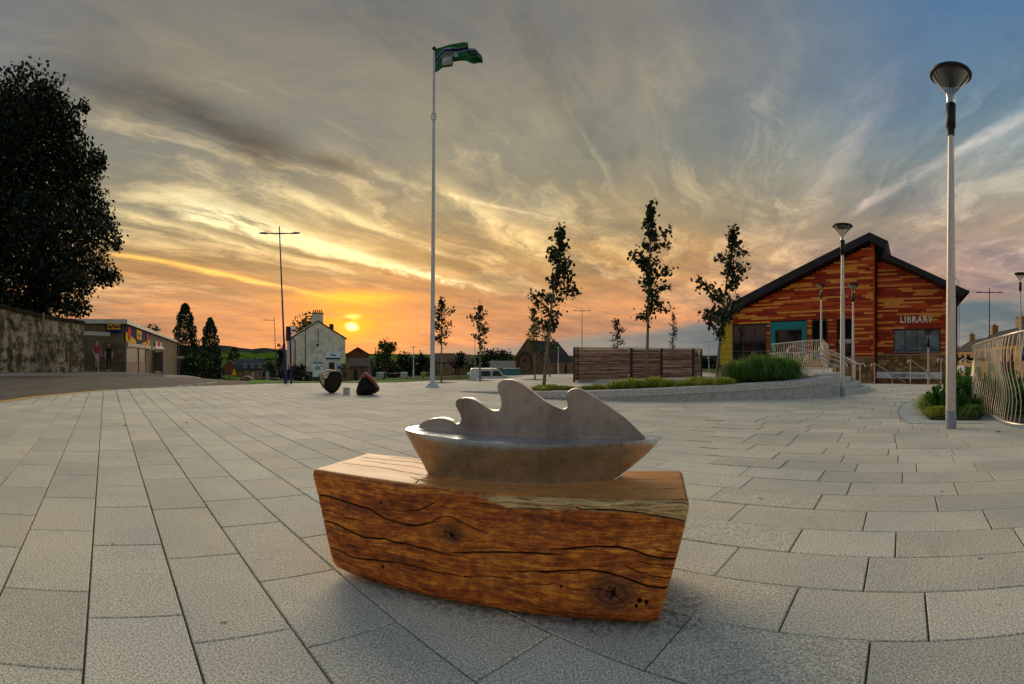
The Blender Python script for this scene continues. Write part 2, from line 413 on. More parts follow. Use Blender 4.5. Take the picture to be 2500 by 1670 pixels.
def in_poly(x, y, P):
    c = False; n = len(P)
    for i in range(n):
        x1, y1 = P[i]; x2, y2 = P[(i+1) % n]
        if (y1 > y) != (y2 > y) and x < (x2-x1)*(y-y1)/(y2-y1)+x1: c = not c
    return c
def sheet(name, P, off, m, step=1.5, kind='structure', sub=None):
    """flat-lying sheet that follows the terrain, cut to the outline P"""
    import bmesh
    bm = bmesh.new(); vs = [bm.verts.new((a, b, 0)) for a, b in P]; bm.faces.new(vs)
    xs = [p[0] for p in P]; ys = [p[1] for p in P]
    for ax, lo, hi in ((0, min(xs), max(xs)), (1, min(ys), max(ys))):
        n = int((hi-lo)/step)
        for i in range(1, n+1):
            c = [0, 0, 0]; c[ax] = lo+(hi-lo)*i/(n+1); no = [0, 0, 0]; no[ax] = 1
            bmesh.ops.bisect_plane(bm, geom=bm.verts[:]+bm.edges[:]+bm.faces[:], plane_co=c, plane_no=no)
    for v in bm.verts: v.co.z = zt(v.co.x, v.co.y)+off
    me = bpy.data.meshes.new(name); bm.to_mesh(me); bm.free(); me.materials.append(m)
    if me.polygons and sum(p.normal.z*p.area for p in me.polygons) < 0: me.flip_normals()
    o = bpy.data.objects.new(name, me); COL.objects.link(o); return tag(o, kind=kind)

# plaza outline (world metres)
def W2(x, y, z=0): v = gp(x, y, z); return (v.x, v.y)
KERB = [(-9.2, -4), (-9.6, 2), W2(0, 985), W2(110, 970), W2(230, 957), W2(294, 952), W2(350, 948.5), W2(440, 945), W2(520, 942), W2(600, 939.5), W2(655, 936.5)]
plaza = KERB + [W2(760, 934.5), W2(900, 934.5), W2(960, 932.5), W2(1100, 926), W2(1230, 920), W2(1330, 915), (xd(1500, 33).x, xd(1500, 33).y), (xd(1700, 34).x, xd(1700, 34).y), (xd(1760, 30).x, xd(1760, 30).y),
                (xd(1860, 22.5).x, xd(1860, 22.5).y), (xd(1960, 21).x, xd(1960, 21).y), W2(2080, 937), W2(2140, 936), W2(2200, 935.5), W2(2290, 936.5), W2(2330, 938), (xd(2480, 17).x, xd(2480, 17).y), (24, 9), (24, -4)]
mj = mat('joint_sand', (.15, .135, .105), .95, ns=30, var=.4)
o = sheet('pavement', plaza, -.014, mj); PAVE = o

# granite slabs
def granite(name, base, obj_rand=True):
    m = bpy.data.materials.new(name); m.use_nodes = True; X.nt = n = m.node_tree; b = n.nodes['Principled BSDF']
    b.inputs['Roughness'].default_value = .8; b.inputs['Specular IOR Level'].default_value = .18
    g = n.nodes.new('ShaderNodeNewGeometry'); pos = g.outputs['Position']
    at = n.nodes.new('ShaderNodeAttribute'); at.attribute_name = 'tone'; oi = n.nodes.new('ShaderNodeObjectInfo')
    r = X.m('FRACT', X(at.outputs['Fac'])+X(oi.outputs['Random']))
    sp1 = noi(pos, 110., 3., .75); sp2 = noi(pos, 75., 3., .7); bl = noi(pos, .9, 5., .6); st = noi(pos, 3.3, 5., .7)
    c = mixc(r, tuple(q*.88 for q in base), tuple(q*1.09 for q in base))
    r2 = X.m('FRACT', r*7.31); c = mixc(ss(r2, .55, 1.)*.35, c, (base[0]*1.06, base[1]*.98, base[2]*.84))
    c = mixc(1., c, mixc(ss(sp1, .34, .66), (.46, .47, .48), (1.38, 1.37, 1.34)), 'MULTIPLY')
    c = mixc(ss(sp2, .60, .70)*.55, c, (.12, .12, .125))
    c = mixc(1., c, mixc(ss(bl, .3, .7), (.84, .86, .88), (1.08, 1.06, 1.0)), 'MULTIPLY')
    c = mixc(ss(st, .60, .78)*.30, c, (.17, .13, .085)); c = mixc(ss(noi(pos, 1.7, 6., .75), .60, .74)*.35, c, (.20, .19, .16))
    gum = noi(pos, 11., 1., .2); c = mixc(ss(gum, .80, .83)*.7, c, (.10, .095, .085))
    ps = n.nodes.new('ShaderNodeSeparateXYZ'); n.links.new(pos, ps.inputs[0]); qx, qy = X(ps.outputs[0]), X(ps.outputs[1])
    su = (qx+1.026)*.9603-(qy-2.449)*.2788; sv = (qx+1.026)*.2788+(qy-2.449)*.9603      # rust and tannin timber stain, plus contact shade painted in under the bench
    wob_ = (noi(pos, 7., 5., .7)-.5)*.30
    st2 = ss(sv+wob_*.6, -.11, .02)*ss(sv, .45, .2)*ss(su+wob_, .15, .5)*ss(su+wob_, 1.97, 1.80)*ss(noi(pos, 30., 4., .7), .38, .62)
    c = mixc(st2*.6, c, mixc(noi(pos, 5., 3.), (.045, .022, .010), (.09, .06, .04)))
    n.links.new(c, b.inputs['Base Color'])
    bn = n.nodes.new('ShaderNodeBump'); bn.inputs['Strength'].default_value = .3; bn.inputs['Distance'].default_value = .003
    n.links.new(noi(pos, 110., 4., .7).v, bn.inputs['Height']); n.links.new(bn.outputs[0], b.inputs['Normal'])
    MATS[name] = m; return m
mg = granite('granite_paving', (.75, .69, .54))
AZ = -.8; D1 = Vector((math.sin(AZ), math.cos(AZ), 0)); DN = Vector((math.cos(AZ), -math.sin(AZ), 0))
RW = .412; V0 = -.49
anchors = {0: 2.40, 1: 2.16, 2: 1.94, 3: 2.39, 4: 1.30, 5: .88, 6: .50, 7: .94, 9: -.57, 10: .65, 12: -.82, 13: 1.97}
slabs = []
ctr = [(p[0], p[1]) for p in plaza]
for k_ in range(-34, 74):
    v0 = V0+RW*k_; rr = random.Random(900+k_)
    u = anchors.get(k_, rr.uniform(0, 1.0)); ups = []
    a = u
    while a < 42:
        L = rr.choice((.6, .75, .75, .9)) if a != u or k_ not in anchors else .83
        ups.append((a, L)); a += L
    a = u
    while a > -26:
        L = rr.choice((.6, .75, .75, .9)); a -= L; ups.append((a, L))
    for a, L in ups:
        c = D1*(a+L/2)+DN*(v0+RW/2)
        if c.y < -4.2 or c.length > 34: continue
        if c.length > 4 and abs(math.atan2(c.x, c.y)) > 2.3: continue
        e = [D1*(a+q*L)+DN*(v0+w*RW) for q, w in ((0, 0), (1, 0), (1, 1), (0, 1))]
        ins = [in_poly(q.x, q.y, plaza) for q in e]+[in_poly(c.x, c.y, plaza)]; full = all(ins)
        if not any(ins): continue
        slabs.append((c.length, c, L, full, e))
slabs.sort(key=lambda q: q[0])
def infront(c):
    return c.y > .3 and abs(math.atan2(c.x, c.y)) < 1.03 and c.length > 1.55
variants = {}
def slab_mesh(L):
    if L not in variants:
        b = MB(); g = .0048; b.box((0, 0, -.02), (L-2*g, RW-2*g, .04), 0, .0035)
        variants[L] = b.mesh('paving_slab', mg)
    return variants[L]
near = [q for q in slabs if infront(q[1]) and q[3]][:292]; nid = set(id(q) for q in near)
for d, c, L, full, e in near:
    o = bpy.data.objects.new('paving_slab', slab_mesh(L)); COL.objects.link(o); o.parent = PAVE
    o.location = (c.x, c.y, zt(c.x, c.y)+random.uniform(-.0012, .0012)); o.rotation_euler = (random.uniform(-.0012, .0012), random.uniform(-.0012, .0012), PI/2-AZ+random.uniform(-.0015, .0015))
VV = []; FF = []; TT = []; CUT = []
def clip_poly(P, poly):   # keep slabs whose corners leave the plaza by pulling those corners back
    return P
for q in slabs:
    if id(q) in nid: continue
    d, c, L, full, e = q
    g = .0055 if d < 12 else .009
    A = D1*(L/2-g); B = DN*(RW/2-g)
    cs_ = [c-A-B, c+A-B, c+A+B, c-A+B]
    if not full:
        CUT.append((c, L)); continue
        cs2 = []
        for w in cs_:
            f = 1.
            while f > 0 and not in_poly(c.x+(w.x-c.x)*f, c.y+(w.y-c.y)*f, plaza): f -= .1
            cs2.append(c+(w-c)*max(f, .0))
        cs_ = cs2
    b0 = len(VV); h = random.uniform(-.001, .001)
    for zz in (h, -.012):
        for w in cs_: VV.append((w.x, w.y, zt(w.x, w.y)+zz))
    FF += [(b0, b0+3, b0+2, b0+1)[::1], (b0, b0+1, b0+5, b0+4), (b0+1, b0+2, b0+6, b0+5), (b0+2, b0+3, b0+7, b0+6), (b0+3, b0, b0+4, b0+7)]
    TT += [random.random()]*8
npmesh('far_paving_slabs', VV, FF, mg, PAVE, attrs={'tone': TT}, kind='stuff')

def halfplane(P, a, nrm):
    out = []
    for i in range(len(P)):
        p, q = P[i], P[(i+1) % len(P)]; dp_, dq_ = (p-a).dot(nrm), (q-a).dot(nrm)
        if dp_ <= 0: out.append(p)
        if (dp_ < 0) != (dq_ < 0) and abs(dp_-dq_) > 1e-9: out.append(p+(q-p)*(dp_/(dp_-dq_)))
    return out
b = MB(); PV = [Vector((p[0], p[1], 0)) for p in plaza]
for c, L in CUT:
    P = PV
    for nrm, hw in ((D1, L/2-.007), (-D1, L/2-.007), (DN, RW/2-.007), (-DN, RW/2-.007)):
        P = halfplane(P, c+nrm*hw, nrm)
        if len(P) < 3: break
    if len(P) > 2:
        ar_ = sum(P[i].x*P[(i+1) % len(P)].y-P[(i+1) % len(P)].x*P[i].y for i in range(len(P)))
        if abs(ar_) > .004: b.quad(*[(p.x, p.y, zt(p.x, p.y)) for p in (P if ar_ > 0 else P[::-1])])
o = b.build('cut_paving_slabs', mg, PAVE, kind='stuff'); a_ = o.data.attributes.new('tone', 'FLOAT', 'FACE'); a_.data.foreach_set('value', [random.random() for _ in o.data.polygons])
# kerb, road, yellow line
mk = mat('kerb_granite', (.40, .38, .33), .8, ns=40, var=.3, bump=.3, bs=60)
b = MB()
ker = [Vector((p[0], p[1], 0)) for p in KERB]
def strip(b, line, w0, w1, z0, z1=None, seg=.9, foll=True):
    """ribbon along a line between lateral offsets w0..w1 (left of travel positive)"""
    pts = []
    for A, B in zip(line, line[1:]):
        n = max(1, int((B-A).length/seg))
        for i in range(n): pts.append(A+(B-A)*i/n)
    pts.append(line[-1]); out = []
    for i, p in enumerate(pts):
        d = (pts[min(i+1, len(pts)-1)]-pts[max(0, i-1)]); d.z = 0; d.normalize(); nrm = Vector((-d.y, d.x, 0))
        a, c = p+nrm*w0, p+nrm*w1
        out.append((a, c))
    for i in range(len(out)-1):
        q = [out[i][0], out[i][1], out[i+1][1], out[i+1][0]]
        zs = [zt(v.x, v.y) for v in q]
        top = [Vector((v.x, v.y, zz+z0)) for v, zz in zip(q, zs)]
        if z1 is None: b.quad(*top[::-1])
        else: b.hexa([Vector((v.x, v.y, zz+z1)) for v, zz in zip(q, zs)][::-1], top[::-1])
strip(b, ker, 0, .16, .002, -.14)
b.build('kerb', mk, kind='structure')
asph = mat('asphalt', (.175, .145, .105), .95, spec=.12, ns=1.3, var=.16, bump=.5, bs=120, dirt=.35)
far_edge = [(-21, -6), (-21, 5), (-20.6, 13), (-20.2, 21.5), (-21.2, 25.8), (-41.3, 58.5), (-52.5, 74), (-84, 136), (-99, 160), (-92, 168), (-77, 142), (-36.5, 74), (-15.5, 31), (-9.9, 21.6)]
road = [(p[0], p[1]) for p in KERB] + far_edge[::-1]
sheet('road', [(p[0]-.12, p[1]) for p in KERB]+far_edge[::-1], -.03, asph, 2.0)
b = MB(); strip(b, ker[2:6], .20, .58, -.024)
b.build('yellow_line', mat('yellow_paint', (.72, .40, .02), .7, ns=14, var=.2, dirt=.3), kind='structure')
fe = [Vector((p[0], p[1], 0)) for p in far_edge]
b = MB(); strip(b, fe[:4], -.25, -.45, -.024)
b.build('far_yellow_line', MATS['yellow_paint'], kind='structure')
b = MB()
foot = [Vector((p[0], p[1], 0)) for p in far_edge[:9]]
strip(b, foot, .0, 5.2, .10, -.1, 2.)
b.build('footway', mat('footway_asphalt', (.10, .09, .075), .9, ns=3, var=.2, bump=.3, bs=50), kind='structure')
b = MB(); strip(b, foot, .0, -.14, .12, -.1, 2.)
b.build('far_kerb', mk, kind='structure')
# broken white lines and tar patches on the road
wp = mat('white_paint', (.62, .58, .48), .7, ns=20, var=.15)
b = MB()
for x0, y0, x1, y1 in ((452, 943.3, 472, 942.6), (479, 941, 494, 940.4), (499, 938.2, 513, 937.8), (521, 935.8, 533, 935.5), (537, 933.9, 548, 933.5), (428, 946.4, 445, 945.2)):
    A, B = gp(x0, y0), gp(x1, y1); strip(b, [A-D1*0, B], .5, .8, -.022)
b.build('dashed_line', wp, kind='structure')
b = MB()
for pts in ([(330, 916), (300, 921), (250, 917)], [(150, 914), (215, 921), (320, 935)], [(200, 916), (260, 919), (330, 917)]):
    strip(b, [gp(x, y) for x, y in pts], -.05, .05, -.0255)
b.build('tar_seam', mat('tar', (.03, .028, .025), .6), kind='structure')
# crossing strip at the far corner of the plaza
# grass bank beyond the plaza
gpoly = [W2(600, 938.5), W2(655, 936), W2(760, 934), W2(900, 934), W2(960, 932), W2(1100, 925.5), W2(1160, 922)] + [(xd(x, d).x, xd(x, d).y) for x, d in ((1165, 40), (1150, 66), (1000, 82), (860, 84), (700, 72), (640, 40))]
gr = sheet('lawn', gpoly, .015, mat('lawn_green', (.10, .25, .025), .9, ns=2., var=.35, bump=.6, bs=30, spec=.02), 2.)
# far forecourt
sheet('forecourt', [(xd(x, d).x, xd(x, d).y) for x, d in ((1160, 27), (1230, 30), (1330, 33), (1500, 35), (1700, 35), (1800, 31), (1800, 60), (1700, 110), (1300, 140), (1200, 100), (1155, 62))], -.02,
      mat('forecourt_paving', (.42, .40, .34), .85, ns=2., var=.12, bump=.2, bs=30), 4.)

# hills
hx = [(-1.2, 846), (phi_(380), 846), (phi_(480), 843), (phi_(540), 843), (phi_(560), 845), (phi_(581), 849), (phi_(600), 850), (phi_(613), 852), (phi_(630), 850.5), (phi_(645), 849), (phi_(670), 852), (phi_(720), 856), (phi_(800), 862), (phi_(1100), 866), (phi_(1400), 868), (phi_(1700), 868), (1.3, 860)]
def ridge_y(p):
    for (a, ya), (b_, yb) in zip(hx, hx[1:]):
        if a <= p <= b_: return ya+(yb-ya)*(p-a)/(b_-a)
    return 866
V = []; N1, N2 = 240, 14
for i in range(N1+1):
    p = -1.2+2.5*i/N1
    yr = ridge_y(p)+mn.noise(Vector((p*30, 0, 0)))*1.2
    for j in range(N2+1):
        f = j/N2; d = 650+1100*f
        z = -15+(H+1750*T_(yr)+15)*(f**1.3)+mn.noise(Vector((p*14, f*5, 3)))*9*math.sin(PI*f)
        V.append((d*math.sin(p), d*math.cos(p), z))
F = [(i*(N2+1)+j, (i+1)*(N2+1)+j, (i+1)*(N2+1)+j+1, i*(N2+1)+j+1) for i in range(N1) for j in range(N2)]
m = bpy.data.materials.new('hill_fields'); m.use_nodes = True; X.nt = n = m.node_tree; b_ = n.nodes['Principled BSDF']; b_.inputs['Roughness'].default_value = 1.; b_.inputs['Specular IOR Level'].default_value = 0.
g = n.nodes.new('ShaderNodeNewGeometry'); pos = g.outputs['Position']; s_ = n.nodes.new('ShaderNodeSeparateXYZ'); n.links.new(pos, s_.inputs[0]); zz = X(s_.outputs[2])
vo = n.nodes.new('ShaderNodeTexVoronoi'); vo.inputs['Scale'].default_value = .006; n.links.new(pos, vo.inputs['Vector'])
fld = mixc(X(vo.outputs['Color']), (.05, .115, .015), (.11, .22, .025))
moor = mixc(ss(noi(pos, .004, 5.), .35, .65), (.028, .038, .036), (.055, .06, .045))
c = mixc(ss(zz+noi(pos, .006, 3.)*16., 14., 24.), fld, moor)
c = mixc(ss(noi(pos, .011, 6., .7), .54, .60)*ss(zz, 24., 4.), c, (.014, .024, .012))
c = mixc(ss(X(s_.outputs[0]), 0., 300.), c, (.02, .035, .022))
n.links.new(c, b_.inputs['Base Color'])
npmesh('hills', V, F, m, smooth=True, kind='structure')
# ------------------------------------------------------------ timber bench
BC = lambda x, y: (740+x/2.446, 900+y/2.446)     # crop pixel -> photo pixel
BP = Plane((-1.026, 2.449), (.71, 1.945)); BL = BP.L
BW, ZT, ZB = .565, .47, .014
def buz(x, y): return BP.uz(*BC(x, y))
cracks = [([(65,755),(150,765),(230,790),(330,820),(390,835),(450,875),(520,910),(620,935),(700,938),(770,920),(830,885)], 5),
 ([(830,882),(880,885),(940,915),(1010,950),(1100,985)], 2.4), ([(80,832),(170,850),(260,890),(330,905),(410,935)], 2),
 ([(100,900),(200,930),(290,975),(370,1010),(480,1018),(600,1050),(750,1085),(860,1115),(920,1125)], 5.2),
 ([(880,1100),(1000,1100),(1200,1098),(1400,1105),(1560,1110)], 5), ([(130,1063),(180,1070),(230,1095),(300,1130),(400,1142),(520,1155),(650,1180),(800,1220),(990,1248)], 4.2),
 ([(960,1240),(1100,1245),(1250,1253)], 2.4), ([(1270,1288),(1500,1285),(1680,1330)], 2), ([(145,1115),(220,1145),(300,1172)], 2),
 ([(1470,1078),(1600,1075),(1750,1065),(1880,1065),(1960,1085),(2060,1120),(2160,1138),(2225,1140)], 5), ([(1230,1212),(1400,1215),(1600,1210),(1720,1203),(1830,1222),(1870,1240),(1960,1265),(2050,1300),(2175,1313)], 5),
 ([(1620,822),(1660,838),(1850,845),(2000,860),(2150,890),(2285,910)], 3.6), ([(590,850),(680,848),(750,820),(810,785)], 2), ([(1910,1180),(2000,1215),(2100,1245),(2210,1253)], 2.4),
 ([(2090,1078),(2160,1095),(2230,1100)], 2), ([(1980,1150),(2080,1170),(2210,1185)], 2), ([(950,1030),(1050,1032),(1180,1034)], 1.3), ([(180,1015),(260,1045),(350,1080)], 1.3), ([(845,972),(885,1000),(930,1034)], 2.2), ([(882,960),(888,1000),(905,1040)], 2), ([(1700,1308),(1790,1325),(1850,1345),(1900,1385),(1935,1432)], 2.2), ([(1870,1300),(1850,1345),(1835,1390)], 2)]
CR = [([buz(x, y) for x, y in p], w*.00068) for p, w in cracks]
holes = [(buz(465, 800), .006), (buz(1548, 908), .006), (buz(1540, 1305), .006), (buz(472, 1185), .010), (buz(885, 1000), .012), (buz(1850, 1345), .012), (buz(2010, 1390), .013), (buz(2050, 1400), .010), (buz(1990, 1420), .009)]
knots = [(buz(890, 985), .062, .046), (buz(1845, 1340), .11, .072)]
bark_lo = [buz(x, y) for x, y in [(980,738),(1010,745),(1080,778),(1200,828),(1400,845),(1650,845),(1750,850),(1850,850),(2000,862),(2150,885),(2300,915)]]
NU = 560
us = np.linspace(0, 1, NU)
# loop around the section: front up, top back, back down, underside
def loop():
    P = []; n = np.linspace
    r = .030
    P += [(0., z) for z in n(ZB+.012, ZT-r, 210)]
    P += [(r-r*math.cos(a), ZT-r+r*math.sin(a)) for a in n(0, PI/2, 10)[1:]]
    P += [(v, ZT) for v in n(r, BW-r, 90)[1:]]
    P += [(BW-r+r*math.sin(a), ZT-r+r*math.cos(a)) for a in n(0, PI/2, 6)[1:]]
    P += [(BW, z) for z in n(ZT-r, ZB+.02, 14)[1:]]
    P += [(v, ZB) for v in n(BW-.02, .02, 14)]
    return np.array(P)
LP = loop(); NL = len(LP)
U, J = np.meshgrid(us, np.arange(NL), indexing='ij')
vv = LP[J, 0]; zz = LP[J, 1]
f = (zz-ZB)/(ZT-ZB)
inset_l = .150*(1-f)**1.0; inset_r = .125*(1-f)**1.15
u = inset_l+(BL-inset_l-inset_r)*U
# rounded vertical ends: pull front/back faces in near the ends
def dist_polyline(uu_, zz_, P):
    d = np.full(uu_.shape, 1e9)
    for (a, b), (c, e) in zip(P, P[1:]):
        L2 = (c-a)**2+(e-b)**2; tt_ = np.clip(((uu_-a)*(c-a)+(zz_-b)*(e-b))/L2, 0, 1)
        d = np.minimum(d, np.hypot(uu_-(a+tt_*(c-a)), zz_-(b+tt_*(e-b))))
    return d
endr = .022; el = np.clip(1-(u-inset_l)/endr, 0, 1); er = np.clip(1-((BL-inset_r)-u)/endr, 0, 1); e_ = np.maximum(el, er)
shr = endr*(1-np.sqrt(1-e_**2+1e-9))
front = (vv < .03) & (zz > ZB+.01)
v2 = vv+shr*(1-2*np.clip(vv/BW, 0, 1)); z2 = zz+shr*(1-2*f)
# wavy grain coordinate
def nz(a, b, s, k_=0.): return np.array([mn.noise(Vector((x*s[0], y*s[1], k_))) for x, y in zip(a.ravel(), b.ravel())]).reshape(a.shape)
ug = np.linspace(0, BL, 120); zg = np.linspace(0, 1.1, 60); UG, ZG = np.meshgrid(ug, zg, indexing='ij'); NG = nz(UG, ZG, (2.2, 5.), 4.2)
def samp(A, a, b):
    i = np.clip(a/BL*119, 0, 118.99); j = np.clip(b/1.1*59, 0, 58.99); i0 = i.astype(int); j0 = j.astype(int); fi = i-i0; fj = j-j0
    return A[i0, j0]*(1-fi)*(1-fj)+A[i0+1, j0]*fi*(1-fj)+A[i0, j0+1]*(1-fi)*fj+A[i0+1, j0+1]*fi*fj
s_ = zz+vv            # coordinate running round the section
jit = samp(nz(UG, ZG, (16., 16.), 9.), u, s_)
crk = np.zeros(u.shape)
for P, w in CR:
    d = dist_polyline(u, zz+jit*.004, P); L = P[-1][0]-P[0][0]; x = np.clip((u-P[0][0])/(L+1e-6), 0, 1)
    edge_l, edge_r = P[0][0] < .2, P[-1][0] > BL-.2
    tap = np.minimum(1 if edge_l else np.clip(x*5, 0, 1), 1 if edge_r else np.clip((1-x)*5, 0, 1))
    ww = w*(.25+.75*tap)*(1+.45*jit)+.0006
    crk = np.maximum(crk, np.clip(1.25-d/ww, 0, 1)*front)
for (a, b), r in holes: crk = np.maximum(crk, np.clip(1.3-np.hypot(u-a, zz-b)/(r*(1+.5*jit)), 0, 1)*front)
knot = np.zeros(u.shape); gw = s_.copy()
for (a, b), ru, rz in knots:
    q = ((u-a)/ru)**2+((zz-b)/rz)**2; knot = np.maximum(knot, np.exp(-q*.8)*front)
    gw = gw+front*np.sign(zz-b)*(-.045)*np.exp(-((u-a)/(ru*1.9))**2)*np.exp(-np.abs(zz-b)/.06)
gw = gw+samp(NG, u, s_)*.032
# pale weathered live edge
bl = np.interp(u, [p[0] for p in bark_lo], [p[1] for p in bark_lo]); b0 = bark_lo[0][0]
topv = np.clip((u-b0-.02)/.35, 0, 1)*.022+.006
bark = ((zz > bl+jit*.006) & (vv < topv+jit*.008) & (u > b0)).astype(float)
v2 = v2+bark*(.010+.010*samp(nz(UG, ZG, (9., 30.), 2.), u, s_))*(vv < .03)
z2 = z2-bark*.004
# hollow cut at the foot of the front: the underside rises towards the left
rise = np.clip((.62-u)/.62, 0, 1)**1.6*.0
low = np.clip(1-(zz-ZB)/.16, 0, 1)
z2 = z2+rise*low
lch = np.clip((.16+inset_l-u)/.16, 0, 1)*np.clip(1-(zz-ZB)/.09, 0, 1); z2 = z2+lch*.022; v2 = v2+np.clip(1-(zz-ZB)/.035, 0, 1)*(vv < .03)*.02
v2 = v2+crk*.016*front-(samp(NG, u, s_)*.006)*front
topm = (zz > ZT-.001)
z2 = z2+topm*samp(NG, u, s_)*.004
tc1 = np.zeros(u.shape)
for P in ([(.10, .33), (.45, .34), (.75, .30)], [(.06, .42), (.5, .44), (.9, .41)], [(.05, .22), (.3, .23), (.55, .2)], [(1.35, .20), (1.6, .215), (1.76, .20)], [(1.3, .37), (1.55, .36), (1.8, .38)], [(.2, .50), (.6, .51), (1., .5)], [(.52, .13), (.62, .09), (.75, .05)], [(.56, .10), (.7, .11), (.9, .07)], [(.60, .16), (.58, .10), (.6, .03)]):
    tc1 = np.maximum(tc1, np.clip(1.15-dist_polyline(u, vv+jit*.008, P)/.0045, 0, 1)*topm)
z2 = z2-tc1*.004; crk = np.maximum(crk, tc1*.8)
X3 = BP.A.x+BP.u.x*u-BP.n.x*v2; Y3 = BP.A.y+BP.u.y*u-BP.n.y*v2
V = np.stack([X3.ravel(), Y3.ravel(), z2.ravel()], 1)
ii, jj = np.meshgrid(np.arange(NU-1), np.arange(NL), indexing='ij'); j1 = (jj+1) % NL
F = np.stack([(ii*NL+jj).ravel(), ((ii+1)*NL+jj).ravel(), ((ii+1)*NL+j1).ravel(), (ii*NL+j1).ravel()], 1)
cl = len(V); V = np.vstack([V, V[:NL].mean(0), V[-NL:].mean(0)])
tri = [(j, (j+1) % NL, cl, cl) for j in range(NL)]
at = {}
for nm, A in (('crack', crk), ('bark', bark), ('knot', knot), ('grain_z', gw), ('grain_u', u)): at[nm] = np.concatenate([A.ravel(), [0, 0]])
at['grain_z'][-2:] = .3
m = bpy.data.materials.new('oiled_timber'); m.use_nodes = True; X.nt = n = m.node_tree; pb = n.nodes['Principled BSDF']
def attr(nm): a = n.nodes.new('ShaderNodeAttribute'); a.attribute_name = nm; return X(a.outputs['Fac'])
gu, gz, ck, bk, kn = attr('grain_u'), attr('grain_z'), attr('crack'), attr('bark'), attr('knot')
g1 = noi(vec(gu*3., gz*52., 0.), 1., 5., .65, .4); g2 = noi(vec(gu*13., gz*130., 3.), 1., 5., .75); g4 = noi(vec(gu*16., gz*26., 8.), 1., 5., .7); g3 = noi(vec(gu*1.4, gz*9., 6.), 1., 5., .65); fl = noi(vec(gu*60., gz*300., 1.), 1., 2., .6)
c = ramp(ss(g1*.42+g3*.38+g4*.2, .33, .66), [(0, (.15, .028, .003)), (.3, (.36, .088, .007)), (.6, (.56, .17, .014)), (.85, (.72, .27, .025)), (1, (.84, .36, .045))])
c = mixc(1., c, mixc(ss(g2, .34, .66), (.46, .40, .34), (1.28, 1.26, 1.2)), 'MULTIPLY')
c = mixc(ss(fl, .55, .72)*.5, c, (.05, .018, .006)); c = mixc(1., c, mixc(ss(g4, .3, .7), (.62, .56, .5), (1.22, 1.22, 1.2)), 'MULTIPLY')
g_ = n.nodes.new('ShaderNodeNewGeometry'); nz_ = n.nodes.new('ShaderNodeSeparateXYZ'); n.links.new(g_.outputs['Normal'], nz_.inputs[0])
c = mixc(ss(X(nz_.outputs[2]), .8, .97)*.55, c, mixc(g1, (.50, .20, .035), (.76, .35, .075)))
c = mixc(ss(kn, .2, .85)*.85, c, (.045, .014, .006))
rings_ = X.m('SINE', (kn+(noi(vec(gu*12., gz*14., 4.), 1., 4., .6)-.5)*.45)*30.)
c = mixc(ss(rings_, .2, .9)*ss(kn, .12, .4)*.45, c, (.30, .11, .025))
bn_ = noi(vec(gu*9., gz*80., 2.), 1., 5., .7, .6)
bc = ramp(ss(bn_, .3, .7), [(0, (.08, .05, .025)), (.35, (.40, .26, .10)), (1, (.82, .58, .27))])
c = mixc(ss(bk, .3, .7), c, bc)
c = mixc(ss(ck, .15, .7), c, (.008, .005, .004))
pg = g_.outputs['Position']
c = mixc(ss(noi(pg, 2.2, 4.), .60, .75)*.3, c, (.10, .045, .02))
n.links.new(c, pb.inputs['Base Color']); rgh = ss(g1, .3, .7, .5, .62)
n.links.new((rgh+bk*.4+ck*.4).v, pb.inputs['Roughness']); pb.inputs['Coat Weight'].default_value = .2; pb.inputs['Coat Roughness'].default_value = .3; pb.inputs['Specular IOR Level'].default_value = .3
bn = n.nodes.new('ShaderNodeBump'); bn.inputs['Strength'].default_value = .35; bn.inputs['Distance'].default_value = .002
n.links.new((g1*.5+g2*.5).v, bn.inputs['Height']); n.links.new(bn.outputs[0], pb.inputs['Normal'])
bo = BP.P(BL/2, 0); bench = empty('timber_bench', bo, 'massive cracked timber block bench with one pale weathered edge, under the steel boat', 'bench')
bd = npmesh('block', V, np.vstack([F, np.array(tri)[:, [0, 1, 2, 3]]])[:len(F)], m, bench, True, at, bo)
# end caps
for s0, base_i in ((1, 0), (-1, (NU-1)*NL)):
    b = MB(); ring = [Vector(V[base_i+j]) for j in range(NL)]
    b.add(ring, [tuple(range(NL)) if s0 > 0 else tuple(range(NL))[::-1]])
    b.build('end_face', mat('end_grain', (.30, .12, .028), .5, ns=14, var=.45, stretch=(1, 1, 6), bump=.3, bs=40), bench)
for uq, vq in ((.33, -.14), (1.28, -.05), (.33, -.44), (1.33, -.44)):
    b = MB(); b.box(BP.P(uq, .011, vq), (.09, .07, .022), BP.ang()); b.build('foot', mat('steel_foot', (.25, .25, .26), .4, 1.), bench)
